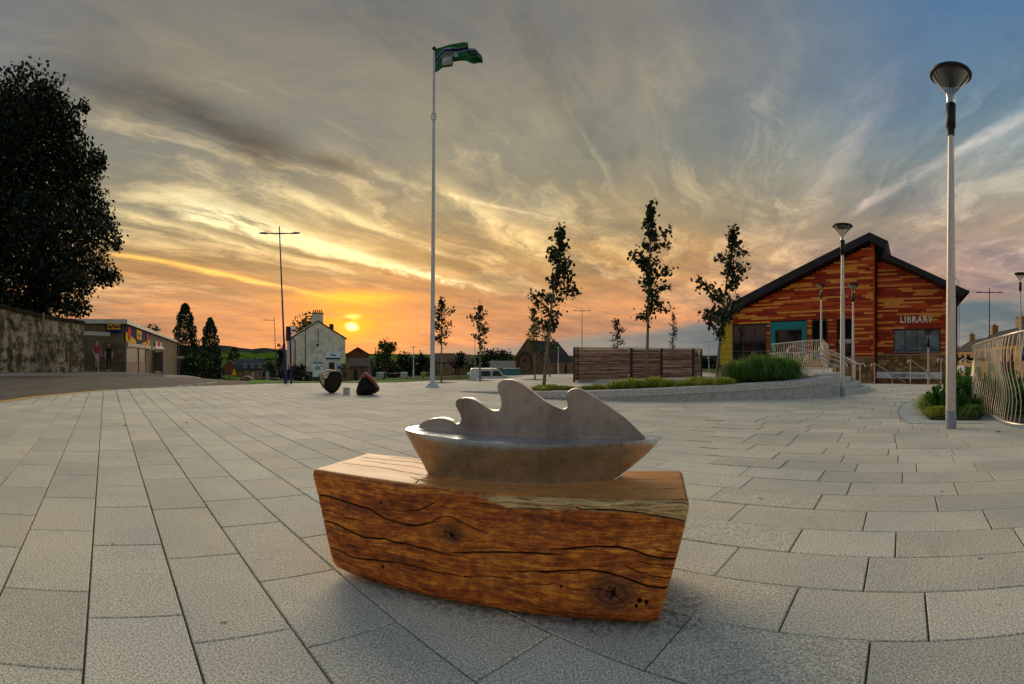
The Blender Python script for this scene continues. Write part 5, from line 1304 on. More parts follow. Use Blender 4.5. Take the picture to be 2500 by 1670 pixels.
# yellow end panels
for i in range(8):
    z0 = .42; z1 = 3.3; h_ = (z1-z0)/8
    for s, t_ in ((.02, uY*.5), (uY*.5, uY-.01)):
        zz1 = min(z0+h_*(i+1), under_l(t_)+.1)
        b = MB(); b.box(FP.P((s+t_)/2, (z0+h_*i+zz1)/2, .0), (t_-s-.014, .10, zz1-z0-h_*i-.014), FP.ang()); b.build('yellow_panel', yel, lib)
b = MB(); b.box(FP.P(2.2, .30, .02), (5.0, .12, .24), FP.ang()); b.build('dark_plinth', sof, lib)
# trims, downpipe at the step between the two faces
b = MB(); b.box(FP.P(uJ-.03, 3.55, -.1), (.06, .38, 7.6), FP.ang()); b.build('corner_trim', cl[1], lib)
b = MB(); b.tube([FR.P(uJr+.16, under_r(uJr+.2)-.1, .14), FR.P(uJr+.16, -1., .14)], .055, 8); b.build('downpipe', sof, lib)
b = MB(); b.box(FP.P((P_ := uf(FP, 2040, 870)[0])*.5+(uJ-.05)*.5, zc-.03, .03), (uJ-P_-.05, .1, .05), FP.ang()); b.build('flashing', mat('flashing', (.45, .38, .28), .5), lib)
b = MB(); b.box(FR.P((uJr+uEr)/2, zc2-.03, .03), (uEr-uJr, .1, .05), FR.ang()); b.build('flashing', MATS['flashing'], lib)
# coursed sandstone base
b = MB(); stm = [mat('sandstone_a', (.30, .185, .075), .9, ns=5, var=.3, bump=.4, bs=20), mat('sandstone_b', (.22, .125, .05), .9, ns=5, var=.3, bump=.4, bs=20), mat('sandstone_c', (.40, .27, .12), .9, ns=5, var=.3, bump=.4, bs=20)]
for P, u0, u1, zt0, zb0 in ((FP, uf(FP, 2028, 880)[0], uJ-.04, zc-.06, -1.), (FR, uJr, uEr, zc2-.06, -4.)):
    z = zt0
    while z > zb0:
        h_ = rg.choice((.14, .19, .24)); u = u0-rg.uniform(0, .3)
        while u < u1:
            L = rg.uniform(.22, .62); a, c = max(u0, u), min(u1, u+L); u += L
            if c-a > .03: b.cur = rg.randint(0, 2); b.box(P.P((a+c)/2, z-h_/2, -.03+rg.uniform(0, .02)), (c-a-.014, .08, h_-.014), P.ang())
        z -= h_
b.build('sandstone_blocks', stm, lib, kind='stuff')
lt = mat('letter_cream', (.88, .82, .72), .5)
qa = uf(FR, 2197, 784); qb = uf(FR, 2278, 778)
# raised letters one by one
adv = [0, .135, .20, .375, .555, .71, .875]
txt = 'LIBRARY'; Wd = qb[0]-qa[0]; cum = 0; wds = {'L': .9, 'I': .45, 'B': 1.05, 'R': 1.08, 'A': 1.08, 'Y': 1.0}; tot = sum(wds[c] for c in txt)
for ch in txt:
    w_ = wds[ch]/tot*Wd; text('letter', ch, .50, FR.P(qa[0]+cum+w_/2, (qa[1]+qb[1])/2, .05), FR.ang(), lt, lib, .02, sx=.98, bold=.012); cum += w_
# pharmacy sign and glazing below
sg = empty('pharmacy_sign', FR.P(uf(FR, 2218, 915)[0], uf(FR, 2218, 915)[1], .1), 'long white shop fascia lettered with the pharmacy name at the library foot', 'sign')
a = uf(FR, 2136.5, 914); c = uf(FR, 2301, 904); zb1 = uf(FR, 2218, 924)[1]; zt1 = uf(FR, 2218, 908)[1]
b = MB(); b.box(FR.P((a[0]+c[0])/2, (zt1+zb1)/2, .16), (c[0]-a[0], .12, zt1-zb1), FR.ang(), .01); b.build('board', mat('sign_white', (.76, .80, .82), .5, ns=1, var=.05), sg)
tl = uf(FR, 2181, 915)[0]; th = uf(FR, 2257, 915)[0]
zc_ = (zt1+zb1)/2; text('lettering', 'Lloyds', .33, FR.P(tl, zc_, .225), FR.ang(), mat('navy', (.01, .02, .05), .6), sg, .004, 'LEFT', sx=.98, bold=.004)
text('lettering', 'Pharmacy', .33, FR.P(tl+(th-tl)*.40, zc_, .225), FR.ang(), mat('sign_green', (.10, .26, .03), .6), sg, .004, 'LEFT', sx=.98)
gw_ = MB(); gl2 = mat('shop_glass', (.05, .10, .11), .12, ns=2, var=.4, spec=.6)
for i in range(4):
    L = (c[0]-a[0])/4; window(FR, (a[0]+L*i+.02, a[0]+L*(i+1)-.02, zb1-1.9, zb1-.12), lib, 'shop_window', 1, 1, .06, gl2)

# ------------------------------------------------------------ terraced houses beyond the fence
sand = brick('sandstone_wall', (.42, .27, .11), (.34, .20, .08), (.30, .20, .10), .5, .22); slate = mat('slate_roof', (.05, .042, .036), .8, ns=1.2, var=.35, bump=.5, bs=6, dirt=.3)
def house(label, A, B, depth, zg, ze, zr_, wallm, roofm_, root=None, cat='house', name='house', gable=False, over=.25, group=None, wins=(), doors=(), chim=(), trim=None):
    """A-B front line (seen face), ridge parallel to it (or gable face when gable=True)"""
    P = Plane(A, B); L = P.L; o = empty(name, P.P(L/2, zg), label, cat, group); b = MB()
    if gable:
        pts_ = [P.P(0, zg), P.P(L, zg), P.P(L, ze), P.P(L/2, zr_), P.P(0, ze)]; b.poly(pts_, -P.n*depth); b.build('wall', wallm, o)
        t_ = .18
        for s in (0, 1):
            e = -over if s == 0 else L+over; sl = (zr_-ze)/(L/2); ez = ze-sl*over
            q = [P.P(e, ez+.02, over), P.P(L/2, zr_+.02, over), P.P(L/2, zr_+.02, -depth-over), P.P(e, ez+.02, -depth-over)]
            b = MB(); b.hexa(q if s else q[::-1], [v+Vector((0, 0, t_)) for v in (q if s else q[::-1])]); b.build('roof', roofm_, o)
    else:
        pts_ = [P.P(0, zg), P.P(0, zg, -depth), P.P(0, ze, -depth), P.P(0, zr_, -depth/2), P.P(0, ze)]; b.poly(pts_[::-1], P.u*L); b.build('wall', wallm, o)
        for s in (0, 1):
            o0 = over if s == 0 else -depth-over; zz_ = ze-(zr_-ze)/(depth/2)*over
            q = [P.P(-over, zz_, o0), P.P(L+over, zz_, o0), P.P(L+over, zr_+.02, -depth/2), P.P(-over, zr_+.02, -depth/2)]
            b = MB(); b.hexa(q, [v+Vector((0, 0, .16)) for v in q]); b.build('roof', roofm_, o)
    for (u0, u1, z0, z1) in wins:
        window(P, (u0*L, u1*L, z0, z1), o, 'window', 2, 1, .07, fm=trim or mat('white_frame', (.6, .6, .55), .6), dep=.09)
    for (u0, u1, z0, z1) in doors:
        b = MB(); b.box(P.P((u0+u1)/2*L, (z0+z1)/2, .02), ((u1-u0)*L, .08, z1-z0), P.ang()); b.build('door', trim or mat('pale_door', (.45, .50, .42), .6), o)
    for (u, v, w, z0, z1, np_) in chim:
        c = P.P(u*L, (z0+z1)/2, -v); b = MB(); b.box(c, (w, w*.6, z1-z0), P.ang()); ch = b.build('chimney', wallm, o)
        b = MB(); b.box((c.x, c.y, z1+.06), (w+.16, w*.6+.16, .14), P.ang()); b.build('chimney_cap', wallm, ch).parent = ch
        for i in range(np_):
            q = c+P.u*((i-(np_-1)/2)*w/np_*.9); b = MB(); b.lathe([(.12, 0), (.10, .35)], (q.x, q.y, z1+.13), 8); b.build('chimney_pot', mat('terracotta', (.28, .12, .06), .9), ch)
    return o
def px_house(x0, d0_, x1, d1_): return xd(x0, d0_), xd(x1, d1_)
TH_ = [('far end terraced sandstone house beside the library eave', 2330, 112, 2376, 92, 0), ('middle terraced sandstone house with square chimney stack', 2376, 92, 2428, 74, 1), ('third terraced house, behind the blue street light', 2428, 74, 2482, 62, 2), ('nearest terraced house with tall chimneys at the frame edge', 2482, 62, 2600, 47, 3)]
rz_ = [(822, 830), (803, 812), (786, 795), (762, 775)]
for (lb, x0, da, x1, db, k_) in TH_:
    A, B = xd(x0, da), xd(x1, db); dm = (da+db)/2; zr1 = H+(dm+3)*T_(rz_[k_][0]+8); ze1 = H+dm*T_([858, 848, 842, 832][k_])
    house(lb, A, B, 7.5, -3.4, ze1, zr1, sand, slate, gable=False, group='terraced sandstone houses', over=.15,
          wins=[(.12, .26, ze1-2., ze1-.5), (.42, .56, ze1-2., ze1-.5), (.72, .86, ze1-2, ze1-.5), (.2, .36, -2.4, -.6)], chim=[(.06, 3.7, 1.7, zr1-1.2, zr1+1.15, 3)] + ([(.95, 3.7, 1.9, zr1-1, zr1+1.5, 4)] if k_ == 3 else []), trim=mat('dark_trim', (.06, .05, .04), .7))
P = xd(2347, 24.0, 0); pls = Plane(xd(2337.5, 24), xd(2356, 23.6))
def signboard(label, name, P, r, m, posts=True, zg=None, cat='sign', th=.05):
    a, c, e, f = r; o = empty(name, P.P((a+c)/2, zg if zg is not None else e), label, cat); b = MB(); b.box(P.P((a+c)/2, (e+f)/2), (c-a, th, f-e), P.ang(), .0); b.build('panel', m, o)
    if zg is not None:
        for u in (a+.05*(c-a), c-.05*(c-a)): b = MB(); b.box(P.P(u, (zg+f)/2, -.05), (.06, .05, f-zg-.02), P.ang()); b.build('post', greym, o)
    return o
r = rect(pls, 2337.5, 892, 2356, 910.5); o = signboard('white sign with a teal pharmacy cross beside the near lamp post', 'cross_sign', pls, r, MATS['sign_white'], zg=-1.)
tm_ = mat('teal_paint', (.01, .16, .18), .6); cu_, cz_ = (r[0]+r[1])/2, (r[2]+r[3])/2
for (w, h_) in ((.035, .18), (.15, .045)): b = MB(); b.box(pls.P(cu_, cz_, .03), (w, .012 if w < .1 else .010, h_), pls.ang()); b.build('cross_bar', tm_, o)
pls2 = Plane(xd(2357, 26), xd(2376, 26)); signboard('lime green sign right of the teal cross sign', 'lime_sign', pls2, rect(pls2, 2357, 896, 2376, 910), mat('lime', (.30, .72, .02), .6), zg=-1.2)
pls3 = Plane(xd(2418, 30), xd(2440, 30)); signboard('bright green sign seen through the curved fence bars', 'green_sign', pls3, rect(pls3, 2418, 887, 2437, 906), mat('bright_green', (.02, .50, .06), .6), zg=-1.5)
pls4 = Plane(xd(2335, 40), xd(2420, 34)); signboard('long dark fascia board crossing below the terraced houses', 'dark_fascia', pls4, rect(pls4, 2335, 873, 2420, 881), mat('fascia_dark', (.02, .02, .022), .7), zg=-3.)
pls5 = Plane(xd(2443, 34), xd(2478, 32)); signboard('pinkish red shopfront panel behind the curved fence', 'shopfront_panel', pls5, rect(pls5, 2443, 882, 2478, 925), mat('dusty_pink', (.36, .16, .12), .7), zg=-2.)

# ------------------------------------------------------------ stone wall at the left
WL = [Vector((-21.5, -1, 0)), Vector((-21.6, 6, 0)), xd(0, 25.4), xd(100, 26.2), xd(205, 27.4)]
WLT = [3.3, 3.25, H+25.4*T_(748), H+26.2*T_(772), H+27.4*T_(789)]
cumw = [0]
for A, B in zip(WL, WL[1:]): cumw.append(cumw[-1]+(B-A).length)
def wl_at(s):
    for i in range(4):
        if s <= cumw[i+1] or i == 3: f = (s-cumw[i])/(cumw[i+1]-cumw[i]); return WL[i].lerp(WL[i+1], f), WLT[i]*(1-f)+WLT[i+1]*f, (WL[i+1]-WL[i]).normalized()
V = []; NI, NJ = 330, 46
wall_o = empty('rubble_wall', WL[2], 'tall rough harled stone wall beneath the big tree at the left', 'wall')
for i in range(NI+1):
    s = cumw[-1]*i/NI; p, zt_, dv = wl_at(s); nn = Vector((dv.y, -dv.x, 0)); zt_ += .10*mn.noise(Vector((s*.5, 0, 5)))+.04*mn.noise(Vector((s*3, 0, 5)))
    for j in range(NJ+1):
        f = j/NJ; z = (zt(p.x, p.y)+.0)*(1-f)+zt_*f
        h_ = .055*mn.noise(Vector((s*2.6, z*4.2, 0)))+.03*mn.noise(Vector((s*7, z*9, 3)))
        q = p+nn*h_+nn*(.0 if f < .93 else -.1*(f-.93)/.07); V.append((q.x, q.y, z))
n0 = len(V)
for i in range(NI+1):
    p, zt_, dv = wl_at(cumw[-1]*i/NI); nn = Vector((dv.y, -dv.x, 0)); q = p-nn*.5; V.append((q.x, q.y, V[i*(NJ+1)+NJ][2])); V.append((q.x, q.y, -.3))
F = [(i*(NJ+1)+j, (i+1)*(NJ+1)+j, (i+1)*(NJ+1)+j+1, i*(NJ+1)+j+1) for i in range(NI) for j in range(NJ)]
F += [(i*(NJ+1)+NJ, (i+1)*(NJ+1)+NJ, n0+2*(i+1), n0+2*i) for i in range(NI)]+[(n0+2*i, n0+2*i+2, n0+2*i+3, n0+2*i+1) for i in range(NI)]
m = bpy.data.materials.new('harled_stone'); m.use_nodes = True; X.nt = n = m.node_tree; pb = n.nodes['Principled BSDF']; pb.inputs['Roughness'].default_value = .95; pb.inputs['Specular IOR Level'].default_value = .1
g = n.nodes.new('ShaderNodeNewGeometry'); pos = g.outputs['Position']; vo = n.nodes.new('ShaderNodeTexVoronoi'); vo.inputs['Scale'].default_value = 3.6; n.links.new(pos, vo.inputs['Vector'])
mp = n.nodes.new('ShaderNodeMapping'); mp.inputs['Scale'].default_value = (2.2, 2.2, .45); n.links.new(pos, mp.inputs[0])
c = mixc(ss(noi(mp.outputs[0], 1.6, 5., .7), .40, .60), (.07, .048, .028), (.56, .45, .28)); c = mixc(ss(noi(pos, 2.8, 5., .7), .46, .6), c, (.05, .038, .024)); c = mixc(X(vo.outputs['Color'])*.35, c, (.45, .37, .24))
c = mixc(ss(noi(pos, .8, 4., .6), .55, .7)*.5, c, (.035, .04, .018))
n.links.new(c, pb.inputs['Base Color'])
npmesh('stonework', V, F, m, wall_o, False, org=wloc(wall_o))
b = MB()
for i in range(150):
    s = cumw[-1]*(i+.5)/150; p, zt_, dv = wl_at(s); nn = Vector((dv.y, -dv.x, 0)); rr_ = random.uniform(.10, .2)
    c = p-nn*.2; b.box((c.x, c.y, zt_+.02), (.19, .55, rr_), math.atan2(dv.y, dv.x)+random.uniform(-.15, .15), .03)
b.build('coping_stones', mat('mossy_stone', (.045, .036, .022), .95, ns=4, var=.4), wall_o, kind='stuff')
pd = xd(106, 26.0); b = MB(); b.tube([(pd.x+.08, pd.y-.06, .25), (pd.x+.08, pd.y-.06, 3.0)], .05, 6); b.build('drainpipe', mat('rusty_pipe', (.25, .19, .12), .8), wall_o)

# ------------------------------------------------------------ corner shop
K = xd(303, 33.5); ZR = 3.12
SH = Plane(K, xd(432, 80)); SL = Plane(xd(185, 33.2), K)
brk = brick('shop_brick', (.19, .145, .078), (.12, .09, .05), (.08, .07, .05), .42, .14); cream = mat('cream_fascia', (.50, .47, .40), .6, ns=2, var=.1)
shop = empty('corner_shop', K, 'long low flat-roofed brick shop with shutters, yellow and blue signs', 'shop')
b = MB(); ol = [SL.P(0, -3), SL.P(SL.L, -3), SH.P(SH.L, -4), SH.P(SH.L, -4, -11), SL.P(0, -3, -12)]; b.poly([(p.x, p.y, -4) for p in ol][::-1], (0, 0, ZR+4)); b.build('wall', brk, shop)
for P in (SL, SH):
    b = MB(); b.box(P.P(P.L/2, ZR-.06, .10), (P.L+.2, .24, .26), P.ang()); b.build('fascia', cream, shop)
b = MB(); b.poly([(p.x, p.y, ZR+.001) for p in ol][::-1], (0, 0, .05)); b.build('roof', mat('felt', (.05, .05, .05), .9), shop)
PQ = [xd(204, 31.9), xd(229, 32.1), xd(271, 33.3), xd(271, 34), xd(204, 33.8)]
b = MB(); b.poly([(p.x, p.y, -.2) for p in PQ][::-1], (0, 0, 2.4)); b.build('porch', brick('porch_brick', (.20, .155, .085), (.15, .115, .06), (.09, .08, .06), .42, .14), shop)
b = MB(); b.poly([(p.x*1.0, p.y-.08, 2.2) for p in PQ][::-1], (0, 0, .22)); b.build('porch_fascia', cream, shop)
def onsign(P, x0, y0, x1, y1): return rect(P, x0, y0, x1, y1)
r = onsign(SL, 261, 790, 294, 804.5); navy = mat('navy_board', (.02, .02, .11), .9, spec=.05); ylw = mat('yellow_board', (.80, .45, .015), .9, spec=.05)
def panel(P, r, o, m, name, root, th=.05): b = MB(); b.box(P.P((r[0]+r[1])/2, (r[2]+r[3])/2, o), (r[1]-r[0], th, r[3]-r[2]), P.ang()); return b.build(name, m, root)
s1 = empty('name_sign', SL.P((r[0]+r[1])/2, r[2], .2), 'yellow name board over navy strip left of the shop corner', 'sign')
rb = onsign(SL, 259, 789, 296, 812.5); panel(SL, rb, .06, navy, 'backboard', s1); panel(SL, r, .10, ylw, 'board', s1)
text('lettering', 'KeyStore', .32, SL.P((r[0]+r[1])/2, (r[2]+r[3])/2, .135), SL.ang(), mat('black_print', (.01, .01, .02), .7), s1, .004, sx=.88, bold=.012)
s2_ = empty('long_shop_sign', SH.P(4, 1.8, .2), 'long yellow and navy banner sign with two red ovals', 'sign')
uA, uB = SH.uz(303.5, 800)[0], SH.uz(362.5, 830)[0]; zT, zBm = ZR-.26, ZR-1.26
b = MB(); b.box(SH.P((uA+uB)/2, (zT+zBm)/2, .06), (uB-uA, .05, zT-zBm), SH.ang()); b.build('navy_ground', navy, s2_)
wv = [(0, .60), (.1, .55), (.2, .38), (.35, .22), (.5, .12), (.62, .10), (.75, .22), (.9, .42), (1, .50)]
pts_ = [SH.P(uA, zBm, .09), SH.P(uB, zBm, .09)]+[SH.P(uA+(uB-uA)*f, zBm+(zT-zBm)*h_, .09) for f, h_ in wv[::-1]]
b = MB(); b.poly(pts_, SH.n*.02); b.build('yellow_wave', ylw, s2_)
redm = mat('red_print', (.65, .05, .03), .9, spec=.05)
for uc in (uA+(uB-uA)*.10, uA+(uB-uA)*.86):
    b = MB(); b.poly([SH.P(uc+1.1*math.cos(a_)*.55, (zT+zBm)/2+.05+.42*math.sin(a_), .12) for a_ in [i*PI/10 for i in range(20)]], SH.n*.02); b.build('red_oval', redm, s2_)
um = uA+(uB-uA)*.47; panel(SH, (um-1.3, um+1.3, zBm+.30, zT-.06), .125, ylw, 'centre_board', s2_, .04); panel(SH, (um-1.3, um+1.3, zBm-.08, zBm+.28), .125, navy, 'centre_strip', s2_, .04)
text('lettering', 'KeyStore', .40, SH.P(um, (zBm+.3+zT-.06)/2, .15), SH.ang(), MATS['black_print'], s2_, .003, sx=1.3, bold=.01)
shm = mat('shutter', (.27, .25, .19), .6, .3, ns=4, var=.15)
uS0, uS1 = SH.uz(305, 860)[0], SH.uz(352.5, 870)[0]
b = MB(); b.box(SH.P((uA+uB)/2+.6, zBm-.14, .10), (uB-uA, .12, .24), SH.ang()); b.build('cream_strip', mat('dusty_cream', (.42, .36, .27), .7), shop)
zs1, zs0 = zBm-.28, .62
for j in range(26):
    z = zs0+(zs1-zs0)*(j+.5)/26; b = MB(); b.box(SH.P((uS0+uS1)/2, z, .03), (uS1-uS0, .07, (zs1-zs0)/26*.72), SH.ang()); b.build('shutter_slat', shm, shop)
b = MB(); b.box(SH.P((uS0+uS1)/2, .1, .04), (uS1-uS0, .1, 1.0), SH.ang()); b.build('stall_riser', mat('oxblood', (.05, .010, .006), .6), shop)
for u in (uS0-.12, (uS0*.42+uS1*.58), uS1+.1): b = MB(); b.box(SH.P(u, .9, .06), (.12, .16, 2.2), SH.ang()); b.build('shutter_guide', mat('guide', (.20, .15, .10), .7), shop)
r = onsign(SH, 377.5, 833, 392, 849); o = empty('post_office_sign', SH.P(r[0], r[2], .2), 'small white square sign with a red roundel high on the brick wall', 'sign'); panel(SH, r, .1, mat('off_white', (.55, .5, .48), .6), 'panel', o)
b = MB(); b.poly([SH.P((r[0]+r[1])/2+1.5*math.cos(a_), (r[2]+r[3])/2+.05+.26*math.sin(a_), .135) for a_ in [i*PI/10 for i in range(20)]], SH.n*.015); b.build('roundel', redm, o)
b = MB(); c = SH.P(SH.uz(391.5, 853)[0], SH.uz(391.5, 853)[1], .15); b.lathe([(0, 0), (.30, 0), (.30, .08), (.24, .1)], c, 20, SH.n); o = b.build('round_sign', navy); tag(o, 'small round dark sign with pale centre below the square sign', 'sign')
b = MB(); b.lathe([(0, .11), (.2, .105)], c, 20, SH.n); q = b.build('disc', MATS['off_white'], o)
SE = Plane(xd(434, 84), xd(460, 88))
b = MB(); o = empty('flat_garage', SE.P(1, -2), 'small flat-roofed garage with white fascia past the shop', 'garage'); b.box(SE.P(SE.L/2, -1.4, -2), (SE.L, 4, 4.4), SE.ang()); b.build('wall', mat('brown_render', (.12, .085, .06), .9), o)
b = MB(); b.box(SE.P(SE.L/2, .85, -2), (SE.L+.3, 4.3, .35), SE.ang()); b.build('fascia', cream, o)
for u in (.25, .7): b = MB(); b.box(SE.P(SE.L*u, -1.1, .02), (.8, .06, 2.2), SE.ang()); b.build('door', mat('dark_door', (.05, .03, .025), .7), o)

# bus shelter
dB = 49.; zg_ = zt(xd(372, dB).x, xd(372, dB).y)+.1
BS = Plane(xd(344, dB-1.2), xd(396, dB+.6)); bsr = empty('bus_shelter', BS.P(BS.L/2, zg_), 'glass bus shelter with curved roof in front of the shop', 'bus shelter')
zr2 = H+dB*T_(853)
for u in (0, BS.L*.5, BS.L):
    for v in (0, -1.1): b = MB(); b.box(BS.P(u, (zg_+zr2-.1)/2, v), (.08, .08, zr2-.1-zg_), BS.ang()); b.build('post', mat('navy_post', (.015, .02, .08), .5), bsr)
b = MB(); pts_ = []
for i in range(9): a_ = PI*i/8; pts_.append((-.65+.9*math.cos(a_), .05+.30*math.sin(a_)))
for (v0, z0), (v1, z1) in zip(pts_, pts_[1:]):
    b.quad(BS.P(-.2, zr2-.1+z0, v0), BS.P(BS.L+.2, zr2-.1+z0, v0), BS.P(BS.L+.2, zr2-.1+z1, v1), BS.P(-.2, zr2-.1+z1, v1)); b.quad(BS.P(-.2, zr2-.14+z1, v1), BS.P(BS.L+.2, zr2-.14+z1, v1), BS.P(BS.L+.2, zr2-.14+z0, v0), BS.P(-.2, zr2-.14+z0, v0))
b.poly([BS.P(BS.L+.2, zr2-.1+z0, v0) for v0, z0 in pts_], BS.u*.02); b.poly([BS.P(-.2, zr2-.1+z0, v0) for v0, z0 in pts_], BS.u*.02)
b.build('roof', mat('shelter_roof', (.42, .36, .26), .5, ns=3, var=.1), bsr)
smg = mat('scuffed_glass', (.30, .26, .22), .3, ns=1.5, var=.5, stretch=(2, 2, .4), spec=.5)
for i in range(3): L = BS.L/3; b = MB(); b.box(BS.P(L*(i+.5), (zg_+zr2)/2, -1.08), (L-.12, .03, zr2-zg_-.5), BS.ang()); b.build('glass_panel', smg, bsr)
b = MB(); b.box(BS.P(BS.L, (zg_+zr2)/2, -.55), (.03, .95, zr2-zg_-.5), BS.ang()); b.build('glass_panel', smg, bsr)
b = MB(); b.box(BS.P(BS.L*.5, zg_+1.0, -1.04), (BS.L-.1, .05, .08), BS.ang()); b.build('crossbar', cream, bsr)
o = empty('bus_stop_pole', xd(352.5, 47.5, zg_), 'dark bus stop pole with a pale flag beside the shelter', 'bus stop'); P = xd(352.5, 47.5, zg_); zz1 = H+47.5*T_(831)
b = MB(); b.tube([P, (P.x, P.y, zz1)], .06, 8); b.build('pole', blk, o); b = MB(); b.box((P.x-.22, P.y, zz1-.2), (.4, .04, .32)); b.build('sign_flag', mat('pale_flag', (.3, .42, .42), .6), o)
# ------------------------------------------------------------ people
def person(label, base, h, face, top_m, leg_m, skin_m, hair_m, shoe_m, pose='stand', hair_long=False):
    """one continuous skinned body in local axes (x right, y forward), turned to face the direction `face`"""
    J = {'pel': (0, 0, .53), 'waist': (0, 0, .60), 'chest': (0, -.005, .73), 'neck': (0, 0, .825), 'headb': (0, .01, .87), 'headm': (0, .012, .92), 'headt': (0, .008, .975)}
    Rr = {'pel': .095, 'waist': .078, 'chest': .092, 'neck': .032, 'headb': .042, 'headm': .056, 'headt': .042}
    E_ = [('pel', 'waist'), ('waist', 'chest'), ('chest', 'neck'), ('neck', 'headb'), ('headb', 'headm'), ('headm', 'headt')]
    for s, sx in (('l', -1), ('r', 1)):
        kn = (sx*.055, .01, .28); an = (sx*.055, -.01, .045); toe = (sx*.062, .075, .018)
        if pose == 'knee' and s == 'r': kn = (.065, .17, .42); an = (.05, .05, .22); toe = (.05, .10, .17)
        J.update({'hip'+s: (sx*.052, 0, .50), 'kn'+s: kn, 'an'+s: an, 'toe'+s: toe}); Rr.update({'hip'+s: .058, 'kn'+s: .036, 'an'+s: .024, 'toe'+s: .020})
        E_ += [('pel', 'hip'+s), ('hip'+s, 'kn'+s), ('kn'+s, 'an'+s), ('an'+s, 'toe'+s)]
        el = (sx*.145, .0, .63); wr = (sx*.15, .045, .50); ha = (sx*.148, .06, .455)
        if pose == 'bend' : wr = (sx*.05, .13, .62); ha = (sx*.02, .16, .64)
        if pose == 'knee' and s == 'r': wr = (.10, .13, .52); ha = (.08, .16, .48)
        J.update({'sh'+s: (sx*.095, 0, .79), 'el'+s: el, 'wr'+s: wr, 'ha'+s: ha}); Rr.update({'sh'+s: .038, 'el'+s: .026, 'wr'+s: .018, 'ha'+s: .022})
        E_ += [('chest', 'sh'+s), ('sh'+s, 'el'+s), ('el'+s, 'wr'+s), ('wr'+s, 'ha'+s)]
    names = list(J); me = bpy.data.meshes.new('body'); me.from_pydata([tuple(q*h for q in J[k_]) for k_ in names], [(names.index(a), names.index(c)) for a, c in E_], [])
    o = bpy.data.objects.new('tmpbody', me); COL.objects.link(o)
    o.modifiers.new('s', 'SKIN'); sk_ = me.skin_vertices[0].data if me.skin_vertices else None
    if sk_ is None:
        bpy.context.view_layer.update()
    for i, k_ in enumerate(names): me.skin_vertices[0].data[i].radius = (Rr[k_]*h, Rr[k_]*h*(.75 if k_ in ('chest', 'pel', 'waist') else 1))
    me.skin_vertices[0].data[0].use_root = True
    md_ = o.modifiers.new('b', 'SUBSURF'); md_.levels = 1; md_.render_levels = 1
    bpy.context.view_layer.update(); m2 = bpy.data.meshes.new_from_object(o.evaluated_get(bpy.context.evaluated_depsgraph_get())); bpy.data.objects.remove(o)
    root = empty('person', base, label, 'person'); root.rotation_euler[2] = face
    m2.name = 'body'; m2.materials.clear()
    for q in (top_m, leg_m, skin_m, shoe_m): m2.materials.append(q)
    for p in m2.polygons:
        z = p.center.z/h; ax_ = abs(p.center.x)/h; p.use_smooth = True
        p.material_index = 2 if z > .825 or (ax_ > .10 and z < .70) else (0 if z > .56 else (3 if z < .05 else 1))
        if pose == 'bend' and .5 < z < .7 and p.center.y/h > .06: p.material_index = 0
    b_ = bpy.data.objects.new('body', m2); COL.objects.link(b_); b_.parent = root
    hb = MB(); prof = [(.004, .995), (.035, .985), (.058, .95), (.062, .91), (.052, .87)] if not hair_long else [(.004, .998), (.038, .987), (.062, .95), (.066, .90), (.066, .84), (.060, .78), (.045, .74)]
    hb.lathe([(r*h, z*h) for r, z in prof], (0, -.018*h, 0), 14)
    hm = hb.mesh('hair', hair_m); ho = bpy.data.objects.new('hair', hm); COL.objects.link(ho); ho.parent = root
    return root
skn = mat('skin', (.42, .24, .16), .6); hrd = mat('dark_hair', (.03, .018, .012), .7); hrb = mat('brown_hair', (.10, .05, .025), .7)
P = xd(236.5, 31.2); P.z = max(H+31.2*T_(907.5), zt(P.x, P.y)+.1)
face_cam = lambda P, off=0.: math.atan2(-P.x, P.y)+PI+off
person('person in a long pink-red coat with one knee raised against the porch', P, 1.72, face_cam(P, .3), mat('coat_red', (.28, .04, .045), .8), mat('light_trousers', (.40, .30, .26), .8), skn, hrb, mat('white_shoe', (.6, .6, .58), .6), 'knee')
P = xd(265.5, 32.0); P.z = max(H+32.0*T_(908), zt(P.x, P.y)+.1)
person('long-haired person in black clothes and white shoes before the shop corner', P, 1.62, face_cam(P, -.15), mat('black_top', (.012, .012, .013), .8), mat('black_trousers', (.015, .015, .017), .8), skn, hrb, MATS['white_shoe'], 'stand', True)
P = xd(357, 47.3, zg_)
person('person in dark clothes waiting beside the bus shelter', P, 1.78, face_cam(P, -.9), MATS['black_top'], MATS['black_trousers'], skn, hrd, MATS['black_trousers'], 'bend')

